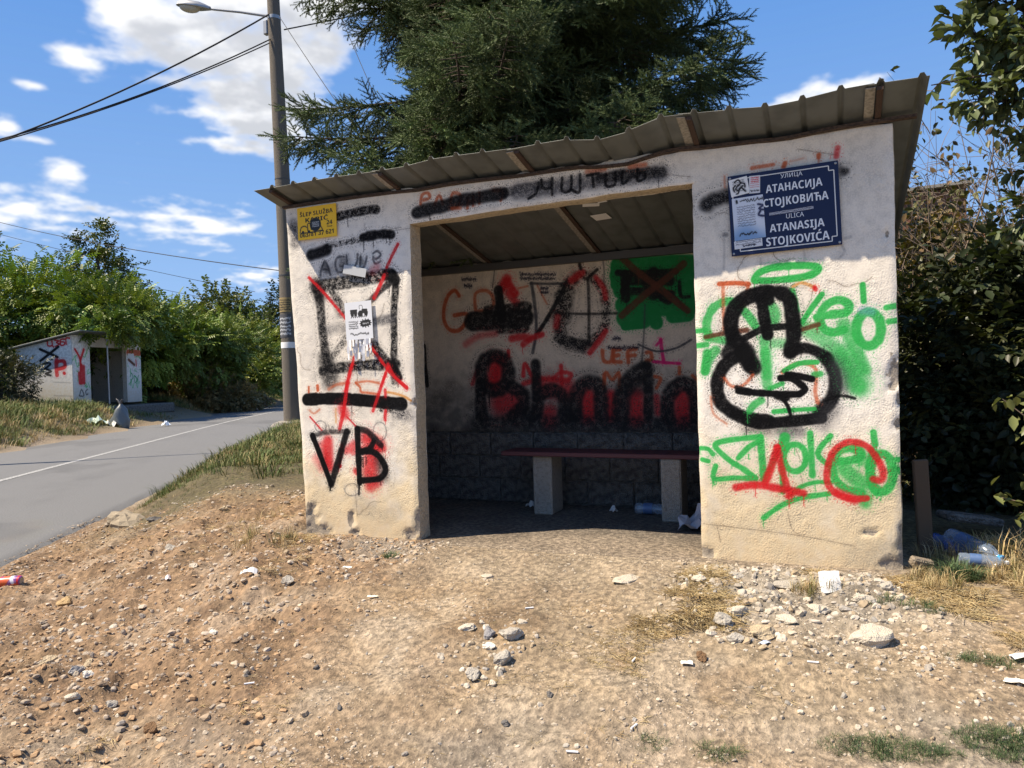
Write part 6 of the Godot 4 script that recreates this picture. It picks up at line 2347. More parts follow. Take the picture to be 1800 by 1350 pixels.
	for q in [["torn_bag", -20.75, -13.1, 0.6, 0.45, 0.3, "pale green torn bag left of the dark rubbish bag", Color(0.42, 0.52, 0.45)], ["torn_bag", -20.6, -13.55, 0.5, 0.4, 0.26, "white torn bag leaning on the dark rubbish bag", Color(0.66, 0.66, 0.6)], ["plastic_cup", -19.8, -15.1, 0.24, 0.2, 0.2, "small white plastic cup in the grass by the road", Color(0.6, 0.66, 0.72)]]:
		var o := obj(q[0], crumpled(q[3], q[4], q[5], int(absf(q[1] * 10.0))), paint(q[7].r, q[7].g, q[7].b, 0.6))
		o.position = Vector3(q[1], base_height(q[1], q[2]) + 0.06, q[2])
		tag(o, q[6], "litter")


# ------------------------------------------------------------------ graffiti, stroke by stroke: colour, width, softness, cover, dryness, path in metres
func front_graffiti(c: Canvas) -> void:
	c.stroke("black", 0.0045, 0.30, 0.81, 0.10, [-1.535, 2.306, -1.536, 2.234])
	c.stroke("black", 0.0632, 0.30, 0.95, 0.45, [-1.622, 2.313, -1.534, 2.323, -1.427, 2.331, -1.322, 2.333, -1.294, 2.328])
	c.stroke("black", 0.0836, 0.45, 0.95, 0.20, [-1.871, 2.059, -1.803, 2.067, -1.727, 2.083])
	c.stroke("black", 0.0422, 0.40, 0.90, 0.85, [-1.746, 2.107, -1.609, 2.120, -1.435, 2.130])
	c.stroke("black", 0.0045, 0.30, 0.82, 0.10, [-1.410, 2.124, -1.411, 2.051])
	c.stroke("black", 0.0045, 0.30, 0.82, 0.10, [-1.328, 2.134, -1.329, 2.070])
	c.stroke("black", 0.0045, 0.30, 0.82, 0.10, [-1.220, 2.130, -1.220, 2.085])
	c.stroke("black", 0.0045, 0.30, 0.82, 0.10, [-1.192, 2.123, -1.192, 2.079])
	c.stroke("black", 0.0666, 0.35, 0.97, 0.20, [-1.414, 2.143, -1.316, 2.151, -1.226, 2.149, -1.177, 2.140])
	c.stroke("grey", 0.0905, 0.90, 0.80, 0.60, [-2.020, 2.293, -2.002, 2.221, -2.011, 2.164])
	c.stroke("black", 0.0593, 0.90, 0.60, 0.60, [-2.021, 2.275, -1.979, 2.263])
	c.stroke("grey", 0.0189, 0.60, 0.85, 0.45, [-1.796, 1.904, -1.777, 1.959, -1.748, 2.002, -1.722, 1.955, -1.706, 1.901])
	c.stroke("grey", 0.0188, 0.60, 0.85, 0.45, [-1.769, 1.947, -1.717, 1.941])
	c.stroke("grey", 0.0187, 0.60, 0.85, 0.45, [-1.583, 2.022, -1.633, 2.020, -1.658, 1.983, -1.647, 1.926, -1.604, 1.911, -1.586, 1.949, -1.618, 1.958])
	c.stroke("grey", 0.0184, 0.60, 0.85, 0.45, [-1.559, 2.031, -1.551, 1.952, -1.509, 1.932, -1.474, 1.968, -1.465, 2.029])
	c.stroke("grey", 0.0182, 0.60, 0.85, 0.45, [-1.439, 2.010, -1.445, 1.932, -1.409, 1.940, -1.387, 2.005])
	c.stroke("grey", 0.0179, 0.60, 0.85, 0.45, [-1.334, 2.022, -1.297, 2.036, -1.270, 2.006, -1.309, 1.982, -1.335, 2.000])
	c.stroke("grey", 0.0180, 0.60, 0.85, 0.45, [-1.271, 1.962, -1.317, 1.949, -1.335, 1.984])
	c.stroke("grey", 0.0997, 0.95, 0.40, 0.60, [-1.753, 1.946, -1.657, 1.944, -1.560, 1.986])
	c.stroke("black", 0.0544, 0.90, 0.45, 0.50, [-1.594, 1.989, -1.583, 1.932])
	c.stroke("black", 0.0503, 0.90, 0.50, 0.40, [-1.752, 1.969, -1.733, 1.933])
	c.stroke("black", 0.0413, 0.90, 0.50, 0.40, [-1.440, 1.987, -1.428, 1.964])
	c.stroke("black", 0.0926, 0.30, 0.97, 0.60, [-1.835, 1.815, -1.744, 1.829, -1.634, 1.832, -1.446, 1.841, -1.262, 1.860, -1.192, 1.856])
	c.stroke("black", 0.0045, 0.30, 0.82, 0.10, [-1.227, 1.845, -1.229, 1.769])
	c.stroke("black", 0.0710, 0.30, 0.97, 0.20, [-1.236, 1.865, -1.179, 1.855, -1.152, 1.810])
	c.stroke("black", 0.0545, 0.30, 0.95, 0.50, [-1.167, 1.849, -1.153, 1.766, -1.171, 1.636, -1.179, 1.505, -1.183, 1.373, -1.196, 1.225])
	c.stroke("black", 0.0709, 0.40, 0.95, 0.50, [-1.831, 1.815, -1.805, 1.698, -1.799, 1.560, -1.790, 1.445, -1.775, 1.330, -1.754, 1.226])
	c.stroke("black", 0.1089, 0.70, 0.80, 0.30, [-1.834, 1.838, -1.802, 1.755])
	c.stroke("black", 0.0754, 0.30, 0.95, 0.55, [-1.808, 1.203, -1.618, 1.220, -1.417, 1.231, -1.286, 1.228, -1.177, 1.228])
	c.stroke("black", 0.1389, 0.70, 0.80, 0.50, [-1.779, 1.296, -1.755, 1.215, -1.741, 1.134])
	c.stroke("black", 0.0045, 0.30, 0.81, 0.10, [-1.164, 1.120, -1.164, 1.075])
	c.stroke("black", 0.0592, 0.30, 0.95, 0.20, [-1.202, 1.231, -1.173, 1.175, -1.155, 1.136])
	c.stroke("black", 0.0487, 0.40, 0.80, 0.75, [-1.698, 1.777, -1.626, 1.687, -1.537, 1.557, -1.422, 1.428, -1.309, 1.301, -1.192, 1.165])
	c.stroke("black", 0.0045, 0.30, 0.72, 0.10, [-1.206, 1.784, -1.207, 1.719])
	c.stroke("black", 0.0483, 0.40, 0.85, 0.40, [-1.207, 1.797, -1.279, 1.753, -1.359, 1.692, -1.400, 1.667])
	c.stroke("black", 0.0549, 0.50, 0.70, 0.75, [-1.582, 1.436, -1.653, 1.359, -1.710, 1.305])
	c.stroke("black", 0.0594, 0.40, 0.85, 0.60, [-1.345, 1.380, -1.259, 1.266, -1.197, 1.198, -1.194, 1.110])
	c.stroke("black", 0.0746, 0.80, 0.50, 0.60, [-1.665, 1.735, -1.629, 1.619])
	c.stroke("grey", 0.0748, 0.90, 0.50, 0.50, [-1.743, 1.498, -1.647, 1.507, -1.565, 1.516])
	c.stroke("grey", 0.0670, 0.80, 0.80, 0.50, [-1.352, 1.534, -1.274, 1.543, -1.191, 1.547])
	c.stroke("red", 0.0252, 0.30, 0.90, 0.35, [-1.897, 1.894, -1.747, 1.752, -1.583, 1.573])
	c.stroke("red", 0.0261, 0.30, 0.90, 0.35, [-1.407, 1.400, -1.285, 1.245, -1.187, 1.137, -1.094, 1.064])
	c.stroke("red", 0.0236, 0.30, 0.90, 0.35, [-1.127, 2.069, -1.167, 2.008, -1.222, 1.914])
	c.stroke("red", 0.0311, 0.30, 0.90, 0.35, [-1.243, 1.860, -1.277, 1.797, -1.333, 1.707])
	c.stroke("red", 0.0223, 0.30, 0.90, 0.35, [-1.520, 1.292, -1.565, 1.187, -1.619, 1.018])
	c.stroke("red", 0.0192, 0.30, 0.90, 0.35, [-1.260, 1.167, -1.305, 1.079])
	c.stroke("red", 0.0720, 0.95, 0.40, 0.40, [-1.338, 1.901, -1.305, 1.921])
	c.stroke("rust", 0.0167, 0.50, 0.90, 0.15, [-1.933, 1.085, -1.934, 1.043])
	c.stroke("rust", 0.0265, 0.40, 0.90, 0.15, [-1.854, 1.091, -1.851, 1.059])
	c.stroke("rust", 0.0260, 0.70, 0.70, 0.40, [-1.754, 1.064, -1.682, 1.097, -1.576, 1.105])
	c.stroke("rust", 0.0191, 0.50, 0.85, 0.30, [-1.518, 1.105, -1.484, 1.074, -1.474, 1.039, -1.417, 1.032, -1.327, 1.020])
	c.stroke("rust", 0.0189, 0.60, 0.75, 0.30, [-1.517, 1.107, -1.414, 1.115, -1.324, 1.099])
	c.stroke("ochre", 0.0183, 0.40, 0.85, 0.30, [-1.259, 1.035, -1.171, 1.018, -1.106, 0.995, -1.064, 0.970])
	c.stroke("rust", 0.0178, 0.60, 0.60, 0.40, [-1.930, 0.912, -1.894, 0.887, -1.839, 0.917])
	c.stroke("ochre", 0.0174, 0.60, 0.60, 0.40, [-1.698, 0.920, -1.699, 0.821])
	c.stroke("black", 0.0045, 0.30, 0.85, 0.10, [-1.557, 0.963, -1.559, 0.884])
	c.stroke("black", 0.0881, 0.12, 1.00, 0.05, [-1.951, 0.991, -1.769, 0.995, -1.580, 0.988, -1.374, 0.970, -1.218, 0.955, -1.141, 0.948])
	c.stroke("black", 0.0433, 0.40, 0.90, 0.80, [-1.308, 0.911, -1.219, 0.906, -1.132, 0.881])
	c.stroke("grey", 0.0915, 0.95, 0.70, 0.70, [-1.176, 0.877, -1.089, 0.867])
	c.stroke("red", 0.0323, 0.35, 0.90, 0.30, [-1.541, 1.241, -1.585, 1.115, -1.627, 0.919, -1.669, 0.772])
	c.stroke("red", 0.0045, 0.30, 0.72, 0.10, [-1.238, 1.204, -1.238, 1.173])
	c.stroke("red", 0.0272, 0.35, 0.85, 0.30, [-1.241, 1.212, -1.290, 1.108, -1.339, 0.994, -1.379, 0.903])
	c.stroke("red", 0.0249, 0.35, 0.80, 0.30, [-1.272, 1.050, -1.271, 1.002])
	c.stroke("red", 0.0045, 0.30, 0.72, 0.10, [-1.282, 0.894, -1.282, 0.855])
	c.stroke("red", 0.0045, 0.30, 0.72, 0.10, [-1.276, 0.832, -1.275, 0.804])
	c.stroke("red", 0.0270, 0.35, 0.85, 0.30, [-1.273, 0.902, -1.280, 0.839])
	c.stroke("red", 0.0139, 0.35, 0.85, 0.30, [-1.603, 0.860, -1.519, 0.782])
	c.stroke("red", 0.0143, 0.35, 0.85, 0.30, [-1.930, 0.862, -1.827, 0.762])
	c.stroke("red", 0.0267, 0.35, 0.90, 0.30, [-1.241, 1.231, -1.188, 1.143, -1.093, 1.058])
	c.stroke("red", 0.0754, 0.80, 0.80, 0.30, [-1.642, 0.920, -1.620, 0.880])
	c.stroke("red", 0.0988, 0.70, 0.85, 0.20, [-1.776, 0.683, -1.775, 0.494])
	c.stroke("red", 0.0659, 0.90, 0.60, 0.30, [-1.831, 0.652, -1.788, 0.533])
	c.stroke("red", 0.0045, 0.30, 0.77, 0.10, [-1.656, 0.646, -1.656, 0.611])
	c.stroke("red", 0.0283, 0.50, 0.90, 0.20, [-1.652, 0.654, -1.681, 0.515])
	c.stroke("red", 0.0045, 0.30, 0.81, 0.10, [-1.689, 0.493, -1.689, 0.458])
	c.stroke("red", 0.0369, 0.30, 0.95, 0.00, [-1.682, 0.503, -1.681, 0.501])
	c.stroke("red", 0.0642, 0.80, 0.70, 0.30, [-1.618, 0.615, -1.546, 0.664])
	c.stroke("red", 0.0774, 0.98, 0.45, 0.40, [-1.884, 0.552, -1.838, 0.492])
	c.stroke("red", 0.1151, 0.80, 0.85, 0.20, [-1.441, 0.709, -1.341, 0.657])
	c.stroke("red", 0.1373, 0.80, 0.85, 0.20, [-1.401, 0.559, -1.416, 0.462])
	c.stroke("red", 0.0846, 0.80, 0.80, 0.30, [-1.362, 0.396, -1.420, 0.365])
	c.stroke("red", 0.0535, 0.80, 0.80, 0.30, [-1.542, 0.469, -1.531, 0.459])
	c.stroke("red", 0.0045, 0.30, 0.51, 0.10, [-1.282, 0.619, -1.283, 0.560])
	c.stroke("red", 0.0528, 0.60, 0.60, 0.30, [-1.560, 0.606, -1.432, 0.636, -1.297, 0.633])
	c.stroke("black", 0.0045, 0.30, 0.85, 0.10, [-1.905, 0.709, -1.905, 0.676])
	c.stroke("black", 0.0045, 0.30, 0.85, 0.10, [-1.841, 0.560, -1.842, 0.513])
	c.stroke("black", 0.0464, 0.20, 1.00, 0.05, [-1.913, 0.722, -1.846, 0.572, -1.764, 0.370])
	c.stroke("black", 0.0045, 0.30, 0.79, 0.10, [-1.669, 0.551, -1.669, 0.516])
	c.stroke("black", 0.0521, 0.30, 0.93, 0.15, [-1.761, 0.365, -1.679, 0.565, -1.607, 0.752])
	c.stroke("black", 0.0369, 0.60, 0.80, 0.50, [-1.901, 0.722, -1.791, 0.747, -1.684, 0.752, -1.589, 0.752])
	c.stroke("black", 0.0469, 0.20, 1.00, 0.10, [-1.517, 0.772, -1.513, 0.577, -1.509, 0.382])
	c.stroke("black", 0.0150, 0.30, 1.00, 0.10, [-1.513, 0.382, -1.519, 0.298])
	c.stroke("black", 0.0154, 0.30, 1.00, 0.10, [-1.768, 0.374, -1.772, 0.320])
	c.stroke("black", 0.0045, 0.30, 0.72, 0.10, [-1.307, 0.644, -1.307, 0.615])
	c.stroke("black", 0.0462, 0.40, 0.85, 0.20, [-1.513, 0.772, -1.439, 0.758, -1.384, 0.714, -1.318, 0.657])
	c.stroke("black", 0.0422, 0.35, 0.95, 0.10, [-1.373, 0.695, -1.415, 0.632, -1.502, 0.611])
	c.stroke("black", 0.0045, 0.30, 0.82, 0.10, [-1.330, 0.548, -1.331, 0.489])
	c.stroke("black", 0.0045, 0.30, 0.82, 0.10, [-1.333, 0.413, -1.333, 0.378])
	c.stroke("black", 0.0045, 0.30, 0.82, 0.10, [-1.510, 0.386, -1.511, 0.336])
	c.stroke("black", 0.0458, 0.25, 0.97, 0.10, [-1.491, 0.606, -1.388, 0.608, -1.322, 0.560, -1.285, 0.484, -1.327, 0.425, -1.395, 0.409, -1.510, 0.399])
	c.stroke("black", 0.0939, 0.95, 0.50, 0.30, [-1.334, 0.541, -1.304, 0.436])
	c.stroke("grey", 0.0100, 0.70, 0.60, 0.50, [-1.787, 0.792, -1.794, 0.772, -1.814, 0.757, -1.839, 0.752, -1.864, 0.757, -1.882, 0.772, -1.889, 0.792, -1.881, 0.812, -1.862, 0.826, -1.836, 0.832, -1.811, 0.826, -1.793, 0.812, -1.787, 0.792])
	c.stroke("grey", 0.0097, 0.70, 0.60, 0.50, [-1.513, 0.333, -1.522, 0.310, -1.546, 0.294, -1.579, 0.286, -1.611, 0.291, -1.634, 0.307, -1.641, 0.329, -1.632, 0.351, -1.607, 0.368, -1.575, 0.375, -1.543, 0.370, -1.521, 0.354, -1.513, 0.333])
	c.stroke("grey", 0.0095, 0.70, 0.60, 0.50, [-1.270, 0.753, -1.278, 0.719, -1.300, 0.695, -1.328, 0.686, -1.356, 0.694, -1.376, 0.719, -1.382, 0.753, -1.373, 0.787, -1.352, 0.811, -1.323, 0.820, -1.295, 0.811, -1.276, 0.787, -1.270, 0.753])
	c.stroke("grey", 0.0098, 0.70, 0.60, 0.50, [-1.765, 0.802, -1.755, 0.762, -1.729, 0.792, -1.719, 0.752])
	c.stroke("black", 0.0074, 0.30, 0.90, 0.00, [-1.486, 0.568, -1.489, 0.509])
	c.stroke("black", 0.0074, 0.30, 0.90, 0.00, [-1.472, 0.568, -1.474, 0.495])
	c.stroke("black", 0.0074, 0.30, 0.90, 0.00, [-1.446, 0.568, -1.448, 0.520])
	c.stroke("rust", 0.0241, 0.50, 0.80, 0.30, [-0.938, 2.325, -0.923, 2.388, -0.879, 2.396, -0.865, 2.363, -0.913, 2.352])
	c.stroke("rust", 0.0239, 0.50, 0.80, 0.30, [-0.827, 2.312, -0.792, 2.369, -0.765, 2.310])
	c.stroke("rust", 0.0234, 0.50, 0.80, 0.30, [-0.707, 2.316, -0.685, 2.373, -0.629, 2.349, -0.650, 2.284, -0.698, 2.272])
	c.stroke("rust", 0.0233, 0.50, 0.80, 0.30, [-0.576, 2.326, -0.579, 2.259])
	c.stroke("rust", 0.0232, 0.50, 0.80, 0.30, [-0.537, 2.271, -0.535, 2.338])
	c.stroke("rust", 0.0232, 0.50, 0.80, 0.30, [-0.577, 2.301, -0.536, 2.304])
	c.stroke("rust", 0.0230, 0.50, 0.80, 0.30, [-0.490, 2.282, -0.487, 2.349])
	c.stroke("rust", 0.0226, 0.50, 0.80, 0.30, [-0.386, 2.354, -0.313, 2.337, -0.333, 2.281])
	c.stroke("black", 0.0045, 0.30, 0.77, 0.10, [-0.871, 2.258, -0.873, 2.145])
	c.stroke("black", 0.0865, 0.35, 0.90, 0.20, [-0.974, 2.271, -0.883, 2.284, -0.765, 2.293, -0.630, 2.315, -0.535, 2.318, -0.387, 2.324, -0.313, 2.325])
	c.stroke("black", 0.0611, 0.50, 0.70, 0.60, [-0.313, 2.325, -0.205, 2.340, -0.116, 2.341, 0.006, 2.347])
	c.stroke("grey", 0.0053, 0.30, 0.64, 0.10, [0.710, 2.298, 0.710, 2.224])
	c.stroke("grey", 0.1055, 0.60, 0.75, 0.45, [-0.206, 2.324, 0.125, 2.324, 0.374, 2.332, 0.721, 2.326])
	c.stroke("black", 0.0627, 0.50, 0.80, 0.40, [0.342, 2.344, 0.535, 2.343, 0.729, 2.329])
	c.stroke("rust", 0.0320, 0.70, 0.60, 0.30, [0.261, 2.394, 0.376, 2.395])
	c.stroke("rust", 0.0310, 0.70, 0.70, 0.30, [0.536, 2.389, 0.630, 2.388])
	c.stroke("black", 0.0203, 0.40, 0.85, 0.30, [-0.136, 2.271, -0.083, 2.301, -0.063, 2.364])
	c.stroke("black", 0.0200, 0.40, 0.85, 0.30, [-0.045, 2.381, -0.038, 2.328, 0.022, 2.324, 0.027, 2.381, 0.024, 2.278])
	c.stroke("black", 0.0197, 0.40, 0.85, 0.30, [0.096, 2.376, 0.093, 2.293, 0.149, 2.295, 0.157, 2.381])
	c.stroke("black", 0.0196, 0.40, 0.85, 0.30, [0.154, 2.295, 0.207, 2.274, 0.214, 2.383])
	c.stroke("black", 0.0193, 0.40, 0.85, 0.30, [0.260, 2.371, 0.334, 2.374])
	c.stroke("black", 0.0194, 0.40, 0.85, 0.30, [0.296, 2.369, 0.301, 2.296])
	c.stroke("black", 0.0190, 0.40, 0.85, 0.30, [0.383, 2.363, 0.381, 2.292, 0.437, 2.292, 0.443, 2.366])
	c.stroke("black", 0.0189, 0.40, 0.85, 0.30, [0.488, 2.365, 0.486, 2.295, 0.518, 2.306])
	c.stroke("black", 0.0186, 0.40, 0.85, 0.30, [0.583, 2.368, 0.581, 2.298, 0.628, 2.308, 0.621, 2.343, 0.582, 2.337])
	c.stroke("rust", 0.0288, 0.70, 0.70, 0.30, [-0.698, 2.272, -0.632, 2.265])
	c.stroke("black", 0.0845, 0.60, 0.92, 0.35, [0.994, 2.104, 1.029, 2.125, 1.123, 2.143])
	c.stroke("black", 0.0458, 0.80, 0.90, 0.40, [1.736, 2.207, 1.743, 2.203])
	c.stroke("grey", 0.0422, 0.90, 0.50, 0.40, [1.710, 2.228, 1.723, 2.188])
	c.stroke("rust", 0.0233, 0.50, 0.75, 0.30, [1.253, 2.284, 1.310, 2.287, 1.368, 2.289])
	c.stroke("rust", 0.0248, 0.50, 0.90, 0.20, [1.432, 2.289, 1.424, 2.271])
	c.stroke("rust", 0.0132, 0.80, 0.35, 0.40, [1.459, 2.295, 1.533, 2.305])
	c.stroke("rust", 0.0242, 0.50, 0.85, 0.20, [1.611, 2.313, 1.610, 2.299])
	c.stroke("rust", 0.0130, 0.60, 0.50, 0.30, [1.610, 2.299, 1.610, 2.265])
	c.stroke("red", 0.0313, 0.60, 0.70, 0.30, [1.709, 2.338, 1.701, 2.291])
	c.stroke("rust", 0.0140, 0.70, 0.50, 0.30, [1.097, 2.257, 1.097, 2.193])
	c.stroke("grey", 0.0140, 0.90, 0.22, 0.40, [1.083, 1.917, 1.084, 1.815, 1.079, 1.714])
	c.stroke("grey", 0.0136, 0.90, 0.22, 0.40, [1.287, 1.757, 1.286, 1.697])
	c.stroke("grey", 0.0139, 0.90, 0.22, 0.40, [1.130, 2.013, 1.125, 1.812])
	c.stroke("grey", 0.0132, 0.90, 0.22, 0.40, [1.521, 1.786, 1.524, 1.717])
	c.stroke("grey", 0.0259, 0.70, 0.60, 0.50, [1.088, 1.918, 1.098, 1.915])
	c.stroke("grey", 0.0183, 0.80, 0.30, 0.40, [1.737, 1.833, 1.763, 1.838])
	c.stroke("grey", 0.0128, 0.90, 0.25, 0.40, [1.699, 1.722, 1.731, 1.757, 1.718, 1.796])
	c.stroke("green", 0.0045, 0.30, 0.81, 0.10, [1.438, 1.692, 1.437, 1.636])
	c.stroke("green", 0.0045, 0.30, 0.81, 0.10, [1.248, 1.625, 1.248, 1.572])
	c.stroke("green", 0.0411, 0.22, 0.95, 0.10, [1.251, 1.640, 1.276, 1.678, 1.352, 1.702, 1.446, 1.704, 1.537, 1.698, 1.591, 1.682, 1.577, 1.654, 1.508, 1.635, 1.407, 1.630, 1.313, 1.630, 1.251, 1.638])
	c.stroke("green", 0.0045, 0.30, 0.72, 0.10, [1.258, 1.355, 1.257, 1.296])
	c.stroke("green", 0.0498, 0.30, 0.85, 0.15, [0.983, 1.322, 0.973, 1.405, 1.018, 1.495, 1.108, 1.525, 1.165, 1.485, 1.212, 1.432, 1.249, 1.370])
	c.stroke("green", 0.0305, 0.30, 0.90, 0.15, [0.914, 1.359, 0.964, 1.362])
	c.stroke("green", 0.0325, 0.30, 0.90, 0.15, [0.916, 1.272, 0.970, 1.276])
	c.stroke("green", 0.0548, 0.40, 0.80, 0.20, [1.021, 1.239, 0.980, 1.189, 0.958, 1.118])
	c.stroke("green", 0.0500, 0.50, 0.80, 0.20, [0.973, 1.318, 1.092, 1.292])
	c.stroke("green", 0.0676, 0.50, 0.80, 0.20, [1.328, 1.495, 1.355, 1.434, 1.345, 1.395])
	c.stroke("green", 0.0045, 0.30, 0.72, 0.10, [1.454, 1.555, 1.454, 1.521])
	c.stroke("green", 0.0342, 0.30, 0.85, 0.20, [1.453, 1.566, 1.476, 1.447])
	c.stroke("green", 0.0320, 0.25, 0.95, 0.10, [1.502, 1.381, 1.550, 1.452, 1.610, 1.531])
	c.stroke("green", 0.0045, 0.30, 0.79, 0.10, [1.571, 1.389, 1.571, 1.348])
	c.stroke("green", 0.0045, 0.30, 0.79, 0.10, [1.738, 1.445, 1.737, 1.390])
	c.stroke("green", 0.0465, 0.25, 0.93, 0.12, [1.580, 1.404, 1.657, 1.415, 1.728, 1.422, 1.748, 1.459, 1.703, 1.493, 1.640, 1.476, 1.599, 1.420, 1.606, 1.352, 1.654, 1.315, 1.717, 1.327])
	c.stroke("green", 0.0045, 0.30, 0.79, 0.10, [1.810, 1.230, 1.809, 1.173])
	c.stroke("green", 0.0045, 0.30, 0.79, 0.10, [1.792, 1.312, 1.792, 1.254])
	c.stroke("green", 0.0493, 0.25, 0.93, 0.12, [1.904, 1.322, 1.895, 1.276, 1.872, 1.243, 1.841, 1.232, 1.810, 1.246, 1.788, 1.281, 1.781, 1.328, 1.790, 1.374, 1.814, 1.407, 1.845, 1.418, 1.875, 1.404, 1.897, 1.369, 1.904, 1.322])
	c.stroke("green", 0.0658, 0.50, 0.75, 0.20, [1.717, 1.355, 1.767, 1.238, 1.817, 1.103])
	c.stroke("blue", 0.0451, 0.80, 0.45, 0.30, [1.815, 1.426, 1.858, 1.419])
	c.stroke("green", 0.0308, 0.25, 0.95, 0.10, [1.818, 1.569, 1.821, 1.478])
	c.stroke("green", 0.0302, 0.30, 0.90, 0.10, [1.933, 1.436, 1.981, 1.444])
	c.stroke("green", 0.0319, 0.30, 0.90, 0.10, [1.942, 1.360, 1.984, 1.364])
	c.stroke("green", 0.0831, 0.60, 0.70, 0.25, [1.502, 1.357, 1.600, 1.284, 1.696, 1.183, 1.780, 1.008])
	c.stroke("green", 0.0545, 0.50, 0.75, 0.25, [1.295, 1.298, 1.299, 1.148, 1.307, 1.018])
	c.stroke("green", 0.0575, 0.70, 0.60, 0.25, [1.342, 1.266, 1.417, 1.263])
	c.stroke("rust", 0.0045, 0.30, 0.78, 0.10, [1.219, 1.608, 1.219, 1.572])
	c.stroke("rust", 0.0278, 0.30, 0.92, 0.15, [1.051, 1.630, 1.140, 1.629, 1.215, 1.617])
	c.stroke("rust", 0.0220, 0.60, 0.70, 0.30, [1.073, 1.623, 1.072, 1.481, 1.074, 1.359])
	c.stroke("brown", 0.0045, 0.30, 0.72, 0.10, [1.088, 1.331, 1.088, 1.292])
	c.stroke("brown", 0.0300, 0.40, 0.85, 0.20, [0.965, 1.321, 1.083, 1.340, 1.201, 1.351])
	c.stroke("rust", 0.0148, 0.60, 0.70, 0.30, [1.215, 1.617, 1.185, 1.494])
	c.stroke("ochre", 0.0189, 0.50, 0.80, 0.30, [1.457, 1.585, 1.508, 1.603, 1.571, 1.572])
	c.stroke("red", 0.0244, 0.50, 0.90, 0.20, [1.572, 1.572, 1.577, 1.562])
	c.stroke("brown", 0.0045, 0.30, 0.72, 0.10, [1.580, 1.356, 1.580, 1.317])
	c.stroke("brown", 0.0281, 0.40, 0.85, 0.20, [1.501, 1.339, 1.588, 1.364])
	c.stroke("black", 0.0045, 0.30, 0.82, 0.10, [1.312, 1.541, 1.312, 1.483])
	c.stroke("black", 0.0832, 0.20, 0.97, 0.10, [1.117, 1.326, 1.113, 1.418, 1.156, 1.506, 1.235, 1.551, 1.330, 1.565])
	c.stroke("black", 0.0637, 0.40, 0.80, 0.50, [1.253, 1.535, 1.349, 1.568, 1.414, 1.559])
	c.stroke("black", 0.0781, 0.22, 0.97, 0.10, [1.386, 1.556, 1.434, 1.518, 1.447, 1.448, 1.456, 1.369, 1.454, 1.291, 1.436, 1.213])
	c.stroke("black", 0.0045, 0.30, 0.83, 0.10, [1.329, 1.297, 1.328, 1.240])
	c.stroke("black", 0.0642, 0.20, 0.98, 0.10, [1.287, 1.528, 1.298, 1.417, 1.315, 1.317])
	c.stroke("black", 0.0581, 0.30, 0.95, 0.10, [1.320, 1.555, 1.329, 1.515])
	c.stroke("black", 0.0404, 0.25, 0.95, 0.15, [1.175, 1.298, 1.277, 1.347, 1.382, 1.361, 1.465, 1.354])
	c.stroke("black", 0.0889, 0.30, 0.95, 0.15, [1.131, 1.295, 1.188, 1.232, 1.234, 1.130])
	c.stroke("black", 0.0601, 0.40, 0.90, 0.20, [1.132, 1.316, 1.080, 1.216])
	c.stroke("black", 0.0045, 0.30, 0.83, 0.10, [1.069, 1.130, 1.067, 1.043])
	c.stroke("black", 0.0768, 0.25, 0.98, 0.12, [1.150, 1.210, 1.072, 1.153, 1.030, 1.074, 1.025, 0.995, 1.047, 0.925, 1.123, 0.864, 1.207, 0.829])
	c.stroke("black", 0.0048, 0.30, 0.83, 0.10, [1.223, 1.119, 1.222, 1.054])
	c.stroke("black", 0.0960, 0.25, 0.98, 0.08, [1.170, 1.229, 1.215, 1.148])
	c.stroke("black", 0.0604, 0.30, 0.97, 0.12, [1.438, 1.218, 1.510, 1.234, 1.580, 1.208, 1.632, 1.163])
	c.stroke("black", 0.0045, 0.30, 0.82, 0.10, [1.665, 1.073, 1.664, 0.985])
	c.stroke("black", 0.0045, 0.30, 0.82, 0.10, [1.662, 0.998, 1.662, 0.946])
	c.stroke("black", 0.0724, 0.30, 0.97, 0.12, [1.624, 1.173, 1.661, 1.096, 1.668, 1.020, 1.644, 0.936, 1.582, 0.870])
	c.stroke("black", 0.0045, 0.30, 0.84, 0.10, [1.184, 0.804, 1.183, 0.728])
	c.stroke("black", 0.0655, 0.18, 0.99, 0.10, [1.188, 0.824, 1.263, 0.804, 1.356, 0.812, 1.429, 0.818, 1.519, 0.828, 1.590, 0.837])
	c.stroke("black", 0.0480, 0.30, 0.98, 0.10, [1.113, 0.864, 1.226, 0.844, 1.319, 0.833])
	c.stroke("grey", 0.1080, 0.98, 0.80, 0.50, [1.692, 1.133, 1.707, 1.020])
	c.stroke("black", 0.1044, 0.98, 0.50, 0.50, [1.206, 0.795, 1.318, 0.785, 1.428, 0.794])
	c.stroke("grey", 0.1091, 0.98, 0.55, 0.50, [1.598, 0.823, 1.634, 0.879])
	c.stroke("grey", 0.0650, 0.95, 0.60, 0.50, [1.391, 0.746, 1.481, 0.756])
	c.stroke("rust", 0.0193, 0.50, 0.75, 0.30, [1.066, 1.074, 1.108, 1.025, 1.174, 1.031, 1.228, 1.089])
	c.stroke("rust", 0.0148, 0.70, 0.55, 0.30, [0.985, 0.965, 0.999, 0.865, 1.073, 0.805])
	c.stroke("rust", 0.0220, 0.50, 0.75, 0.30, [1.390, 1.099, 1.472, 1.148, 1.561, 1.123, 1.568, 1.051, 1.562, 0.985, 1.574, 0.923])
	c.stroke("green", 0.0045, 0.30, 0.77, 0.10, [1.393, 1.027, 1.393, 0.998])
	c.stroke("green", 0.0300, 0.30, 0.90, 0.15, [1.319, 1.007, 1.388, 1.036])
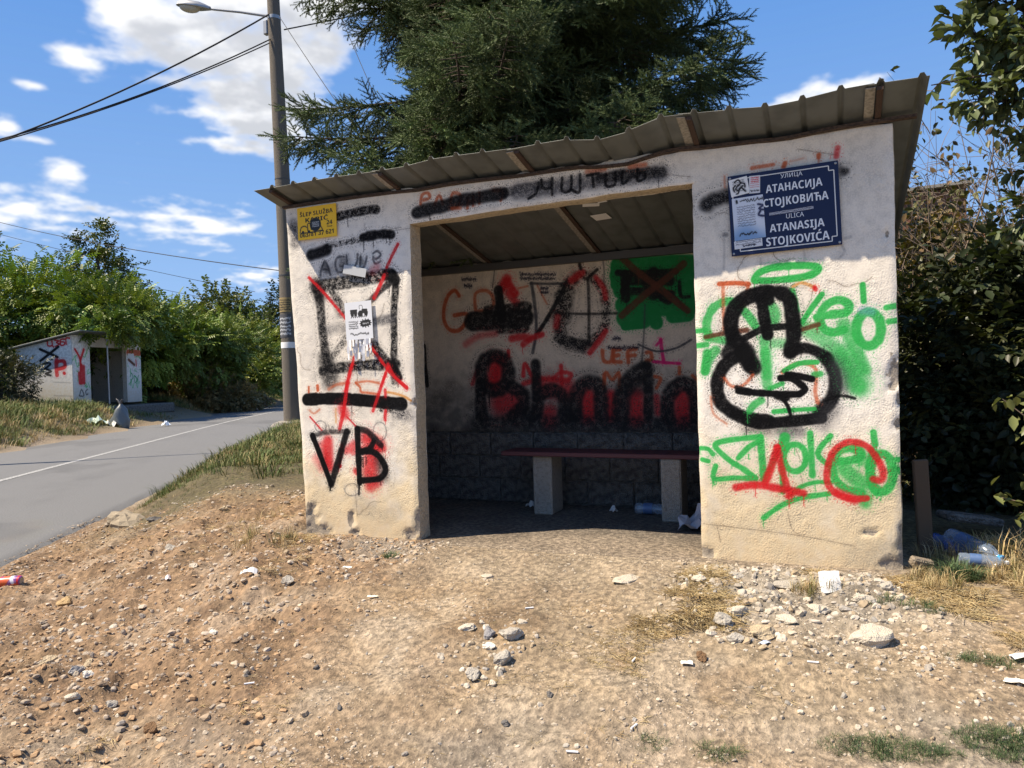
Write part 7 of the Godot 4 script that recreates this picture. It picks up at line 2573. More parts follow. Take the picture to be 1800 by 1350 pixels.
	c.stroke("green", 0.0045, 0.30, 0.72, 0.10, [1.192, 0.865, 1.192, 0.807])
	c.stroke("green", 0.0422, 0.35, 0.85, 0.20, [1.204, 0.878, 1.228, 0.912, 1.271, 0.941])
	c.stroke("green", 0.0280, 0.25, 0.93, 0.10, [1.339, 0.874, 1.448, 0.883, 1.556, 0.888])
	c.stroke("green", 0.0297, 0.25, 0.93, 0.10, [1.399, 1.108, 1.481, 1.147, 1.575, 1.151])
	c.stroke("green", 0.0366, 0.40, 0.85, 0.15, [1.560, 1.082, 1.591, 1.084])
	c.stroke("green", 0.0569, 0.60, 0.75, 0.25, [1.301, 1.218, 1.307, 1.155, 1.307, 1.087])
	c.stroke("green", 0.1159, 0.80, 0.75, 0.25, [1.719, 1.198, 1.769, 1.112, 1.792, 1.008])
	c.stroke("green", 0.0536, 0.35, 0.90, 0.20, [0.972, 1.226, 0.955, 1.117])
	c.stroke("black", 0.0045, 0.30, 0.84, 0.10, [1.308, 0.967, 1.307, 0.908])
	c.stroke("black", 0.0399, 0.20, 0.99, 0.05, [1.145, 0.997, 1.230, 0.986, 1.304, 0.980, 1.396, 0.973, 1.477, 0.972])
	c.stroke("black", 0.0371, 0.20, 0.99, 0.05, [1.477, 0.972, 1.509, 1.000, 1.479, 1.034, 1.434, 1.064, 1.380, 1.066])
	c.stroke("black", 0.0389, 0.20, 0.99, 0.05, [1.417, 1.084, 1.489, 1.072, 1.546, 1.057])
	c.stroke("black", 0.0206, 0.30, 0.97, 0.10, [1.386, 0.944, 1.413, 0.910, 1.429, 0.852])
	c.stroke("black", 0.0469, 0.30, 0.97, 0.10, [1.359, 0.969, 1.405, 0.954])
	c.stroke("black", 0.0288, 0.40, 0.90, 0.20, [1.136, 1.017, 1.211, 0.996])
	c.stroke("black", 0.0162, 0.40, 0.90, 0.20, [1.618, 0.932, 1.662, 0.955, 1.714, 0.958, 1.765, 0.944])
	c.stroke("green", 0.0893, 0.60, 0.85, 0.20, [1.705, 0.549, 1.789, 0.467])
	c.stroke("green", 0.0713, 0.60, 0.70, 0.20, [1.776, 0.672, 1.792, 0.598])
	c.stroke("green", 0.0624, 0.70, 0.85, 0.20, [1.808, 0.392, 1.804, 0.364])
	c.stroke("green", 0.0045, 0.30, 0.79, 0.10, [1.266, 0.718, 1.266, 0.674])
	c.stroke("green", 0.0045, 0.30, 0.79, 0.10, [1.096, 0.576, 1.096, 0.543])
	c.stroke("green", 0.0045, 0.30, 0.79, 0.10, [1.233, 0.478, 1.233, 0.428])
	c.stroke("green", 0.0336, 0.28, 0.93, 0.15, [1.261, 0.728, 1.138, 0.716, 1.027, 0.695, 1.007, 0.665, 1.087, 0.586, 1.162, 0.538, 1.227, 0.488])
	c.stroke("green", 0.0045, 0.30, 0.79, 0.10, [0.983, 0.469, 0.983, 0.428])
	c.stroke("green", 0.0317, 0.28, 0.93, 0.15, [1.227, 0.485, 1.104, 0.485, 0.992, 0.479, 1.004, 0.554])
	c.stroke("green", 0.0045, 0.30, 0.79, 0.10, [1.126, 0.595, 1.127, 0.567])
	c.stroke("green", 0.0309, 0.28, 0.93, 0.15, [1.135, 0.604, 1.194, 0.667, 1.242, 0.696])
	c.stroke("green", 0.0045, 0.30, 0.79, 0.10, [1.275, 0.596, 1.274, 0.535])
	c.stroke("green", 0.0421, 0.28, 0.93, 0.15, [1.261, 0.726, 1.267, 0.608, 1.274, 0.481])
	c.stroke("green", 0.0285, 0.28, 0.93, 0.15, [1.274, 0.476, 1.332, 0.590, 1.390, 0.717])
	c.stroke("green", 0.0045, 0.30, 0.79, 0.10, [1.374, 0.649, 1.374, 0.599])
	c.stroke("green", 0.0621, 0.28, 0.93, 0.15, [1.395, 0.727, 1.389, 0.668])
	c.stroke("green", 0.0283, 0.28, 0.93, 0.15, [1.375, 0.411, 1.376, 0.591])
	c.stroke("green", 0.0045, 0.30, 0.79, 0.10, [1.503, 0.600, 1.503, 0.561])
	c.stroke("green", 0.0045, 0.30, 0.79, 0.10, [1.409, 0.531, 1.410, 0.502])
	c.stroke("green", 0.0045, 0.30, 0.79, 0.10, [1.392, 0.559, 1.391, 0.506])
	c.stroke("green", 0.0045, 0.30, 0.79, 0.10, [1.446, 0.676, 1.445, 0.629])
	c.stroke("green", 0.0045, 0.30, 0.79, 0.10, [1.506, 0.638, 1.506, 0.587])
	c.stroke("green", 0.0339, 0.28, 0.93, 0.15, [1.506, 0.610, 1.497, 0.572, 1.474, 0.543, 1.445, 0.532, 1.415, 0.542, 1.394, 0.570, 1.386, 0.608, 1.395, 0.647, 1.418, 0.676, 1.448, 0.686, 1.478, 0.676, 1.499, 0.648, 1.506, 0.610])
	c.stroke("green", 0.0332, 0.28, 0.93, 0.15, [1.530, 0.751, 1.534, 0.632, 1.536, 0.512])
	c.stroke("green", 0.0045, 0.30, 0.79, 0.10, [1.634, 0.726, 1.634, 0.688])
	c.stroke("green", 0.0312, 0.28, 0.93, 0.15, [1.636, 0.735, 1.567, 0.637, 1.627, 0.566])
	c.stroke("green", 0.0045, 0.30, 0.79, 0.10, [1.778, 0.597, 1.778, 0.550])
	c.stroke("green", 0.0045, 0.30, 0.79, 0.10, [1.678, 0.638, 1.678, 0.602])
	c.stroke("green", 0.0452, 0.28, 0.93, 0.15, [1.650, 0.591, 1.706, 0.596, 1.775, 0.611, 1.788, 0.644, 1.742, 0.667, 1.681, 0.652, 1.645, 0.586, 1.652, 0.501, 1.703, 0.445, 1.788, 0.420])
	c.stroke("green", 0.0045, 0.30, 0.79, 0.10, [1.845, 0.746, 1.845, 0.704])
	c.stroke("green", 0.0045, 0.30, 0.79, 0.10, [1.869, 0.677, 1.869, 0.628])
	c.stroke("green", 0.0335, 0.28, 0.93, 0.15, [1.854, 0.757, 1.861, 0.687])
	c.stroke("green", 0.0045, 0.30, 0.79, 0.10, [1.854, 0.642, 1.853, 0.583])
	c.stroke("green", 0.0045, 0.30, 0.79, 0.10, [1.836, 0.446, 1.836, 0.384])
	c.stroke("green", 0.0408, 0.28, 0.93, 0.15, [1.848, 0.654, 1.829, 0.561, 1.839, 0.459, 1.864, 0.422])
	c.stroke("green", 0.0045, 0.30, 0.79, 0.10, [1.947, 0.520, 1.947, 0.486])
	c.stroke("green", 0.0045, 0.30, 0.79, 0.10, [1.884, 0.415, 1.884, 0.380])
	c.stroke("green", 0.0045, 0.30, 0.79, 0.10, [1.853, 0.570, 1.853, 0.524])
	c.stroke("green", 0.0045, 0.30, 0.79, 0.10, [1.922, 0.609, 1.921, 0.542])
	c.stroke("green", 0.0045, 0.30, 0.79, 0.10, [1.950, 0.572, 1.950, 0.539])
	c.stroke("green", 0.0497, 0.28, 0.93, 0.15, [1.947, 0.536, 1.939, 0.484, 1.917, 0.445, 1.889, 0.431, 1.861, 0.444, 1.841, 0.481, 1.834, 0.533, 1.843, 0.585, 1.865, 0.624, 1.893, 0.638, 1.921, 0.625, 1.941, 0.587, 1.947, 0.536])
	c.stroke("green", 0.0045, 0.30, 0.79, 0.10, [1.550, 0.463, 1.550, 0.428])
	c.stroke("green", 0.0258, 0.28, 0.93, 0.15, [1.419, 0.396, 1.465, 0.438, 1.546, 0.471, 1.630, 0.473])
	c.stroke("green", 0.0045, 0.30, 0.79, 0.10, [1.265, 0.248, 1.265, 0.208])
	c.stroke("green", 0.0298, 0.28, 0.93, 0.15, [1.268, 0.257, 1.362, 0.330, 1.473, 0.380, 1.620, 0.409])
	c.stroke("green", 0.0045, 0.30, 0.79, 0.10, [0.914, 0.650, 0.914, 0.620])
	c.stroke("green", 0.0279, 0.28, 0.93, 0.15, [0.921, 0.659, 0.962, 0.654, 0.989, 0.624])
	c.stroke("green", 0.0299, 0.28, 0.93, 0.15, [0.926, 0.591, 0.962, 0.582])
	c.stroke("green", 0.0045, 0.30, 0.79, 0.10, [1.973, 0.599, 1.973, 0.566])
	c.stroke("green", 0.0295, 0.28, 0.93, 0.15, [1.965, 0.608, 1.983, 0.608])
	c.stroke("green", 0.0261, 0.28, 0.93, 0.15, [1.974, 0.555, 1.982, 0.537])
	c.stroke("green", 0.0060, 0.30, 0.90, 0.00, [0.992, 0.479, 0.991, 0.439])
	c.stroke("green", 0.0059, 0.30, 0.90, 0.00, [1.004, 0.476, 1.003, 0.446])
	c.stroke("green", 0.0060, 0.30, 0.90, 0.00, [0.985, 0.476, 0.985, 0.450])
	c.stroke("green", 0.0055, 0.30, 0.90, 0.00, [1.611, 0.409, 1.610, 0.371])
	c.stroke("green", 0.0058, 0.30, 0.90, 0.00, [1.193, 0.627, 1.192, 0.597])
	c.stroke("red", 0.0437, 0.45, 0.90, 0.20, [1.283, 0.467, 1.322, 0.570, 1.352, 0.668])
	c.stroke("red", 0.0045, 0.30, 0.72, 0.10, [1.406, 0.425, 1.406, 0.391])
	c.stroke("red", 0.0377, 0.40, 0.85, 0.20, [1.352, 0.668, 1.372, 0.552, 1.401, 0.436])
	c.stroke("red", 0.0045, 0.30, 0.78, 0.10, [1.226, 0.435, 1.225, 0.381])
	c.stroke("red", 0.0045, 0.30, 0.78, 0.10, [1.487, 0.395, 1.487, 0.337])
	c.stroke("red", 0.0436, 0.50, 0.92, 0.20, [1.117, 0.429, 1.226, 0.448, 1.346, 0.432, 1.487, 0.408])
	c.stroke("red", 0.0045, 0.30, 0.77, 0.10, [1.408, 0.376, 1.408, 0.325])
	c.stroke("red", 0.0045, 0.30, 0.77, 0.10, [1.423, 0.386, 1.423, 0.356])
	c.stroke("red", 0.0376, 0.60, 0.90, 0.20, [1.405, 0.388, 1.419, 0.398])
	c.stroke("red", 0.0045, 0.30, 0.72, 0.10, [1.762, 0.689, 1.762, 0.638])
	c.stroke("red", 0.0045, 0.30, 0.72, 0.10, [1.651, 0.631, 1.651, 0.592])
	c.stroke("red", 0.0365, 0.35, 0.85, 0.20, [1.872, 0.608, 1.827, 0.673, 1.768, 0.700, 1.708, 0.695, 1.647, 0.643, 1.618, 0.557, 1.615, 0.471, 1.659, 0.411, 1.736, 0.385, 1.813, 0.391])
	c.stroke("red", 0.0539, 0.80, 0.80, 0.20, [1.668, 0.416, 1.753, 0.381])
	c.stroke("red", 0.0405, 0.50, 0.85, 0.20, [1.880, 0.590, 1.899, 0.535, 1.884, 0.493, 1.849, 0.498])


func back_graffiti(c: Canvas) -> void:
	c.stroke("rust", 0.0381, 0.40, 0.95, 0.25, [-1.437, 1.857, -1.482, 1.910, -1.551, 1.865, -1.595, 1.756, -1.596, 1.636, -1.540, 1.555, -1.439, 1.550, -1.365, 1.638, -1.368, 1.690, -1.490, 1.684])
	c.stroke("rust", 0.0336, 0.50, 0.80, 0.25, [-1.274, 1.706, -1.275, 1.861, -1.174, 1.888, -1.104, 1.828, -1.115, 1.726, -1.261, 1.706])
	c.stroke("rust", 0.0208, 0.50, 0.60, 0.25, [-0.857, 1.883, -0.771, 1.898])
	c.stroke("rust", 0.0176, 0.50, 0.60, 0.25, [-0.679, 1.899, -0.644, 1.825, -0.594, 1.730])
	c.stroke("red", 0.0970, 0.60, 0.95, 0.25, [-0.964, 1.970, -1.014, 1.894])
	c.stroke("red", 0.0045, 0.30, 0.81, 0.10, [-0.901, 1.820, -0.903, 1.710])
	c.stroke("red", 0.0810, 0.50, 0.95, 0.25, [-0.965, 1.948, -0.890, 1.842])
	c.stroke("red", 0.0659, 0.60, 0.80, 0.25, [-0.952, 1.846, -0.877, 1.755])
	c.stroke("black", 0.1654, 0.20, 1.00, 0.30, [-1.305, 1.620, -1.119, 1.617, -0.803, 1.624])
	c.stroke("black", 0.0045, 0.30, 0.83, 0.10, [-1.048, 1.858, -1.050, 1.756])
	c.stroke("black", 0.0851, 0.25, 0.98, 0.20, [-1.049, 1.882, -1.034, 1.750, -1.022, 1.633])
	c.stroke("black", 0.1056, 0.30, 0.97, 0.50, [-1.148, 1.699, -0.957, 1.702, -0.785, 1.713])
	c.stroke("black", 0.0901, 0.30, 0.95, 0.60, [-1.049, 1.540, -0.900, 1.533, -0.806, 1.535])
	c.stroke("grey", 0.0295, 0.40, 0.90, 0.25, [-0.732, 1.917, -0.708, 1.730, -0.700, 1.501, -0.739, 1.317])
	c.stroke("grey", 0.0233, 0.40, 0.90, 0.25, [-0.740, 1.920, -0.581, 1.903, -0.417, 1.896])
	c.stroke("black", 0.0379, 0.35, 0.95, 0.20, [-0.417, 1.894, -0.487, 1.772, -0.574, 1.636, -0.685, 1.486])
	c.stroke("black", 0.1158, 0.40, 0.93, 0.75, [-0.342, 1.937, -0.449, 1.826, -0.484, 1.659, -0.481, 1.490, -0.418, 1.389, -0.287, 1.355])
	c.stroke("black", 0.0836, 0.40, 0.85, 0.80, [-0.287, 1.355, -0.199, 1.393, -0.118, 1.472, -0.072, 1.566, -0.075, 1.717, -0.100, 1.829, -0.183, 1.925, -0.269, 1.959])
	c.stroke("black", 0.0859, 0.40, 0.95, 0.60, [-0.505, 1.435, -0.359, 1.386, -0.243, 1.367])
	c.stroke("black", 0.1153, 0.50, 0.90, 0.70, [-0.405, 1.809, -0.441, 1.601])
	c.stroke("red", 0.0658, 0.70, 0.85, 0.25, [-0.275, 1.973, -0.365, 1.918])
	c.stroke("red", 0.0474, 0.60, 0.80, 0.25, [-0.154, 1.929, -0.086, 1.828, -0.071, 1.745])
	c.stroke("red", 0.0505, 0.50, 0.85, 0.25, [-0.082, 1.471, -0.141, 1.391, -0.223, 1.297])
	c.stroke("red", 0.0581, 0.70, 0.70, 0.25, [-0.500, 1.618, -0.517, 1.534])
	c.stroke("black", 0.0284, 0.50, 0.90, 0.25, [-0.294, 2.065, -0.282, 2.009])
	c.stroke("black", 0.0254, 0.50, 0.90, 0.25, [-0.138, 1.990, -0.226, 1.921])
	c.stroke("red", 0.0658, 0.60, 0.85, 0.25, [-0.934, 1.448, -0.840, 1.458, -0.778, 1.448])
	c.stroke("red", 0.0045, 0.30, 0.77, 0.10, [-0.833, 1.377, -0.834, 1.316])
	c.stroke("red", 0.0533, 0.50, 0.90, 0.25, [-0.826, 1.392, -0.732, 1.446, -0.647, 1.470])
	c.stroke("red", 0.0620, 0.90, 0.50, 0.25, [-1.386, 1.416, -1.252, 1.484, -1.090, 1.499])
	c.stroke("black", 0.0283, 0.50, 0.80, 0.40, [-0.220, 1.907, -0.219, 1.671, -0.231, 1.367])
	c.stroke("black", 0.0226, 0.50, 0.80, 0.40, [-0.499, 1.646, -0.221, 1.623, 0.049, 1.614])
	c.stroke("dgreen", 0.1346, 0.15, 0.98, 0.10, [0.046, 2.009, 0.293, 2.002, 0.624, 1.981])
	c.stroke("dgreen", 0.1472, 0.15, 0.98, 0.10, [0.044, 1.928, 0.358, 1.890, 0.647, 1.867])
	c.stroke("dgreen", 0.0074, 0.30, 0.83, 0.10, [0.090, 1.757, 0.086, 1.576])
	c.stroke("dgreen", 0.0074, 0.30, 0.83, 0.10, [0.645, 1.706, 0.644, 1.613])
	c.stroke("dgreen", 0.1473, 0.15, 0.98, 0.10, [0.068, 1.803, 0.354, 1.770, 0.638, 1.750])
	c.stroke("dgreen", 0.0074, 0.30, 0.83, 0.10, [0.382, 1.604, 0.380, 1.495])
	c.stroke("dgreen", 0.1474, 0.15, 0.98, 0.10, [0.078, 1.680, 0.351, 1.650, 0.615, 1.633])
	c.stroke("dgreen", 0.1490, 0.15, 0.98, 0.10, [0.089, 1.571, 0.240, 1.549])
	c.stroke("dgreen", 0.0815, 0.15, 0.98, 0.10, [0.087, 1.503, 0.212, 1.510])
	c.stroke("dgreen", 0.0054, 0.30, 0.83, 0.10, [0.326, 1.566, 0.326, 1.499])
	c.stroke("dgreen", 0.1073, 0.15, 0.98, 0.10, [0.323, 1.598, 0.347, 1.516])
	c.stroke("dgreen", 0.1178, 0.15, 0.98, 0.10, [0.482, 1.562, 0.600, 1.568])
	c.stroke("dgreen", 0.0045, 0.30, 0.83, 0.10, [0.026, 1.959, 0.025, 1.876])
	c.stroke("dgreen", 0.0829, 0.15, 0.98, 0.10, [0.017, 1.984, 0.013, 1.848])
	c.stroke("black", 0.0045, 0.30, 0.81, 0.10, [0.521, 1.908, 0.520, 1.840])
	c.stroke("black", 0.0539, 0.25, 0.95, 0.35, [0.037, 1.949, 0.291, 1.928, 0.518, 1.924])
	c.stroke("black", 0.0045, 0.30, 0.81, 0.10, [0.113, 1.906, 0.112, 1.804])
	c.stroke("black", 0.0045, 0.30, 0.81, 0.10, [0.107, 1.710, 0.106, 1.615])
	c.stroke("black", 0.0768, 0.25, 0.95, 0.35, [0.093, 1.931, 0.101, 1.733])
	c.stroke("black", 0.0047, 0.30, 0.81, 0.10, [0.099, 1.854, 0.098, 1.776])
	c.stroke("black", 0.0047, 0.30, 0.81, 0.10, [0.476, 1.826, 0.476, 1.753])
	c.stroke("black", 0.0942, 0.25, 0.95, 0.35, [0.126, 1.881, 0.303, 1.881, 0.463, 1.855])
	c.stroke("black", 0.0045, 0.30, 0.81, 0.10, [0.061, 1.777, 0.060, 1.706])
	c.stroke("black", 0.0675, 0.25, 0.95, 0.35, [0.082, 1.796, 0.273, 1.775, 0.474, 1.742])
	c.stroke("black", 0.0803, 0.25, 0.95, 0.35, [0.262, 1.857, 0.354, 1.770, 0.446, 1.697])
	c.stroke("black", 0.0806, 0.25, 0.95, 0.35, [0.332, 1.932, 0.327, 1.745])
	c.stroke("black", 0.0289, 0.25, 0.95, 0.35, [0.542, 1.836, 0.552, 1.723, 0.617, 1.712])
	c.stroke("black", 0.0288, 0.25, 0.95, 0.35, [0.499, 1.720, 0.601, 1.595])
	c.stroke("brown", 0.0045, 0.30, 0.77, 0.10, [0.211, 1.910, 0.210, 1.840])
	c.stroke("brown", 0.0588, 0.30, 0.90, 0.30, [0.076, 2.068, 0.223, 1.927, 0.382, 1.795, 0.601, 1.601])
	c.stroke("brown", 0.0594, 0.30, 0.90, 0.30, [0.579, 1.978, 0.437, 1.870, 0.273, 1.762, 0.062, 1.593])
	c.stroke("pink", 0.0294, 0.30, 0.95, 0.25, [0.377, 1.381, 0.388, 1.274, 0.399, 1.196])
	c.stroke("pink", 0.0267, 0.30, 0.95, 0.25, [0.312, 1.203, 0.419, 1.190, 0.525, 1.181])
	c.stroke("pink", 0.0214, 0.30, 0.90, 0.25, [0.342, 1.336, 0.384, 1.378])
	c.stroke("rust", 0.0334, 0.40, 0.90, 0.20, [-0.113, 1.307, -0.104, 1.224, -0.040, 1.219, -0.023, 1.317])
	c.stroke("rust", 0.0333, 0.40, 0.90, 0.20, [-0.019, 1.214, -0.016, 1.303, 0.040, 1.312])
	c.stroke("rust", 0.0332, 0.40, 0.90, 0.20, [-0.018, 1.259, 0.025, 1.266])
	c.stroke("rust", 0.0331, 0.40, 0.90, 0.20, [-0.019, 1.214, 0.044, 1.208])
	c.stroke("rust", 0.0329, 0.40, 0.90, 0.20, [0.106, 1.203, 0.106, 1.298, 0.172, 1.312])
	c.stroke("rust", 0.0328, 0.40, 0.90, 0.20, [0.105, 1.255, 0.163, 1.261])
	c.stroke("rust", 0.0324, 0.40, 0.90, 0.20, [0.260, 1.279, 0.294, 1.277, 0.299, 1.223, 0.258, 1.211])
	c.stroke("grey", 0.0185, 0.40, 0.90, 0.25, [0.193, 1.349, 0.341, 1.286, 0.502, 1.306, 0.621, 1.367])
	c.stroke("grey", 0.0162, 0.60, 0.70, 0.25, [0.257, 1.669, 0.244, 1.454, 0.216, 1.186])
	c.stroke("grey", 0.0139, 0.60, 0.60, 0.25, [-0.091, 2.130, -0.079, 1.978, -0.084, 1.883])
	c.stroke("grey", 0.0107, 0.50, 0.70, 0.25, [-1.069, 2.131, -1.086, 2.016, -1.104, 1.912])
	c.stroke("red", 0.1382, 0.70, 0.95, 0.25, [-1.098, 1.258, -1.136, 1.083])
	c.stroke("red", 0.0919, 0.70, 0.90, 0.25, [-1.035, 1.256, -1.106, 1.024])
	c.stroke("red", 0.2419, 0.80, 0.85, 0.25, [-1.047, 0.877, -0.952, 0.890])
	c.stroke("red", 0.1613, 0.80, 0.80, 0.25, [-0.601, 0.786, -0.602, 0.729])
	c.stroke("red", 0.1563, 0.70, 0.95, 0.25, [-0.249, 0.923, -0.253, 0.769])
	c.stroke("red", 0.0977, 0.70, 0.90, 0.25, [-0.053, 0.933, -0.058, 0.754])
	c.stroke("red", 0.1505, 0.70, 0.90, 0.25, [0.160, 0.916, 0.156, 0.740])
	c.stroke("red", 0.1452, 0.70, 0.90, 0.25, [0.537, 0.897, 0.539, 0.738])
	c.stroke("red", 0.0538, 0.80, 0.70, 0.25, [0.331, 0.913, 0.341, 0.779])
	c.stroke("red", 0.0393, 0.50, 0.90, 0.25, [-0.969, 1.340, -0.971, 1.283])
	c.stroke("red", 0.0045, 0.30, 0.77, 0.10, [-0.827, 1.209, -0.827, 1.167])
	c.stroke("red", 0.0388, 0.50, 0.90, 0.25, [-0.835, 1.119, -0.816, 1.219, -0.758, 1.117])
	c.stroke("red", 0.0501, 0.70, 0.85, 0.25, [-0.837, 1.047, -0.667, 1.086, -0.427, 1.066])
	c.stroke("red", 0.0348, 0.50, 0.85, 0.25, [-0.483, 1.194, -0.480, 1.039])
	c.stroke("red", 0.0345, 0.50, 0.80, 0.25, [-0.561, 1.084, -0.485, 1.138, -0.396, 1.121, -0.412, 1.080])
	c.stroke("red", 0.1731, 0.80, 0.75, 0.25, [-0.639, 1.014, -0.430, 0.982])
	c.stroke("red", 0.0404, 0.70, 0.70, 0.25, [-1.332, 1.058, -1.279, 1.175])
	c.stroke("rust", 0.0306, 0.40, 0.90, 0.20, [-0.110, 1.003, -0.089, 1.124, -0.035, 1.063, 0.023, 1.121, 0.024, 1.000])
	c.stroke("rust", 0.0295, 0.40, 0.90, 0.20, [0.322, 1.081, 0.368, 1.060, 0.333, 0.987])
	c.stroke("rust", 0.0308, 0.40, 0.90, 0.20, [-0.110, 1.010, -0.104, 1.113])
	c.stroke("rust", 0.0290, 0.40, 0.90, 0.20, [0.524, 1.149, 0.522, 1.096])
	c.stroke("rust", 0.0287, 0.40, 0.90, 0.20, [0.626, 1.080, 0.652, 1.053])
	c.stroke("black", 0.0062, 0.30, 0.82, 0.10, [-1.172, 0.965, -1.173, 0.887])
	c.stroke("black", 0.0062, 0.30, 0.82, 0.10, [-1.165, 0.994, -1.168, 0.860])
	c.stroke("black", 0.0062, 0.30, 0.82, 0.10, [-1.164, 1.265, -1.166, 1.161])
	c.stroke("black", 0.1240, 0.40, 0.96, 0.40, [-0.975, 1.145, -0.990, 1.079, -1.030, 1.027, -1.085, 0.998, -1.145, 0.999, -1.199, 1.030, -1.236, 1.085, -1.247, 1.152, -1.231, 1.219, -1.191, 1.272, -1.135, 1.299, -1.075, 1.297, -1.022, 1.266, -0.986, 1.211, -0.975, 1.145])
	c.stroke("black", 0.1087, 0.35, 0.95, 0.45, [-1.250, 1.057, -1.256, 0.880, -1.245, 0.747])
	c.stroke("black", 0.0060, 0.30, 0.81, 0.10, [-0.949, 0.986, -0.950, 0.900])
	c.stroke("black", 0.0060, 0.30, 0.81, 0.10, [-0.820, 0.926, -0.823, 0.774])
	c.stroke("black", 0.1198, 0.40, 0.95, 0.45, [-0.948, 1.021, -0.856, 0.961, -0.843, 0.860, -0.956, 0.760])
	c.stroke("black", 0.0888, 0.40, 0.95, 0.30, [-0.716, 1.216, -0.713, 1.087, -0.721, 0.930])
	c.stroke("black", 0.1170, 0.40, 0.95, 0.45, [-0.722, 0.787, -0.687, 0.930, -0.579, 0.985, -0.476, 0.926, -0.467, 0.757])
	c.stroke("black", 0.1269, 0.40, 0.95, 0.45, [-0.363, 0.756, -0.358, 0.924, -0.282, 1.035, -0.181, 1.032, -0.140, 0.949, -0.139, 0.755])
	c.stroke("black", 0.0075, 0.30, 0.81, 0.10, [0.053, 0.695, 0.050, 0.540])
	c.stroke("black", 0.0075, 0.30, 0.81, 0.10, [0.082, 1.009, 0.080, 0.914])
	c.stroke("black", 0.1509, 0.40, 0.95, 0.45, [0.031, 0.740, 0.043, 0.918, 0.116, 1.053, 0.242, 1.144])
	c.stroke("black", 0.0812, 0.35, 0.95, 0.45, [0.257, 1.171, 0.265, 0.968, 0.258, 0.739])
	c.stroke("black", 0.0059, 0.30, 0.81, 0.10, [0.612, 0.873, 0.609, 0.715])
	c.stroke("black", 0.1180, 0.35, 0.95, 0.45, [0.420, 0.738, 0.424, 0.899, 0.507, 1.004, 0.598, 1.002, 0.648, 0.908, 0.656, 0.737])
	c.stroke("black", 0.1494, 0.80, 0.60, 0.40, [0.101, 0.999, 0.225, 1.023])
	c.stroke("black", 0.1244, 0.60, 0.85, 0.75, [-1.279, 0.702, -0.832, 0.723, -0.379, 0.707, 0.050, 0.699, 0.458, 0.691, 0.694, 0.704])
	c.stroke("black", 0.0045, 0.30, 0.81, 0.10, [-0.820, 0.791, -0.821, 0.729])
	c.stroke("black", 0.0045, 0.30, 0.81, 0.10, [-0.793, 0.733, -0.793, 0.657])
	c.stroke("black", 0.0893, 0.60, 0.95, 0.45, [-0.829, 0.817, -0.769, 0.759])
	c.stroke("black", 0.0045, 0.30, 0.81, 0.10, [-0.368, 0.717, -0.368, 0.663])
	c.stroke("black", 0.0864, 0.60, 0.95, 0.45, [-0.436, 0.799, -0.393, 0.742])
	c.stroke("soot", 0.2242, 0.95, 0.75, 0.60, [-1.348, 0.584, -0.682, 0.601, -0.094, 0.589, 0.692, 0.605])
	c.stroke("soot", 0.1683, 0.95, 0.60, 0.60, [-1.156, 0.481, -0.097, 0.478, 0.688, 0.487])
	c.stroke("black", 0.0423, 0.30, 0.95, 0.20, [-1.818, 1.420, -1.812, 1.252, -1.796, 1.054])
	c.stroke("soot", 0.0968, 0.95, 0.60, 0.60, [-1.733, 0.658, -1.688, 0.461])
	c.stroke("soot", 0.1910, 0.99, 0.30, 0.60, [-1.742, 0.886, -1.549, 1.033])
	c.stroke("ink", 0.0050, 0.20, 0.95, 0.10, [-1.407, 2.019, -1.402, 1.994, -1.395, 2.009])
	c.stroke("ink", 0.0050, 0.20, 0.95, 0.10, [-1.390, 2.014, -1.385, 1.989, -1.379, 2.011])
	c.stroke("ink", 0.0050, 0.20, 0.95, 0.10, [-1.374, 2.012, -1.369, 1.992, -1.362, 2.012])
	c.stroke("ink", 0.0050, 0.20, 0.95, 0.10, [-1.357, 2.016, -1.352, 1.993, -1.346, 2.011])
	c.stroke("ink", 0.0050, 0.20, 0.95, 0.10, [-1.341, 2.011, -1.336, 1.986, -1.330, 2.001])
	c.stroke("ink", 0.0050, 0.20, 0.95, 0.10, [-1.324, 2.009, -1.319, 1.986, -1.313, 2.006])
	c.stroke("ink", 0.0050, 0.20, 0.95, 0.10, [-1.308, 2.008, -1.303, 1.990, -1.297, 1.993])
	c.stroke("ink", 0.0050, 0.20, 0.95, 0.10, [-1.292, 2.005, -1.287, 1.988, -1.281, 2.000])
	c.stroke("ink", 0.0050, 0.20, 0.95, 0.10, [-1.275, 2.008, -1.271, 1.982, -1.264, 2.002])
	c.stroke("ink", 0.0050, 0.20, 0.95, 0.10, [-1.384, 1.959, -1.380, 1.933, -1.374, 1.954])
	c.stroke("ink", 0.0050, 0.20, 0.95, 0.10, [-1.370, 1.951, -1.366, 1.934, -1.361, 1.951])
	c.stroke("ink", 0.0050, 0.20, 0.95, 0.10, [-1.357, 1.949, -1.352, 1.931, -1.347, 1.941])
	c.stroke("ink", 0.0050, 0.20, 0.95, 0.10, [-1.343, 1.954, -1.339, 1.927, -1.333, 1.947])
	c.stroke("ink", 0.0050, 0.20, 0.95, 0.10, [-1.329, 1.951, -1.325, 1.927, -1.320, 1.939])
	c.stroke("ink", 0.0050, 0.20, 0.95, 0.10, [-1.316, 1.949, -1.312, 1.926, -1.306, 1.942])
	c.stroke("ink", 0.0048, 0.20, 0.95, 0.10, [-0.837, 2.018, -0.833, 1.992, -0.827, 2.002])
	c.stroke("ink", 0.0048, 0.20, 0.95, 0.10, [-0.822, 2.016, -0.817, 1.992, -0.811, 2.013])
	c.stroke("ink", 0.0048, 0.20, 0.95, 0.10, [-0.806, 2.011, -0.801, 1.994, -0.796, 2.007])
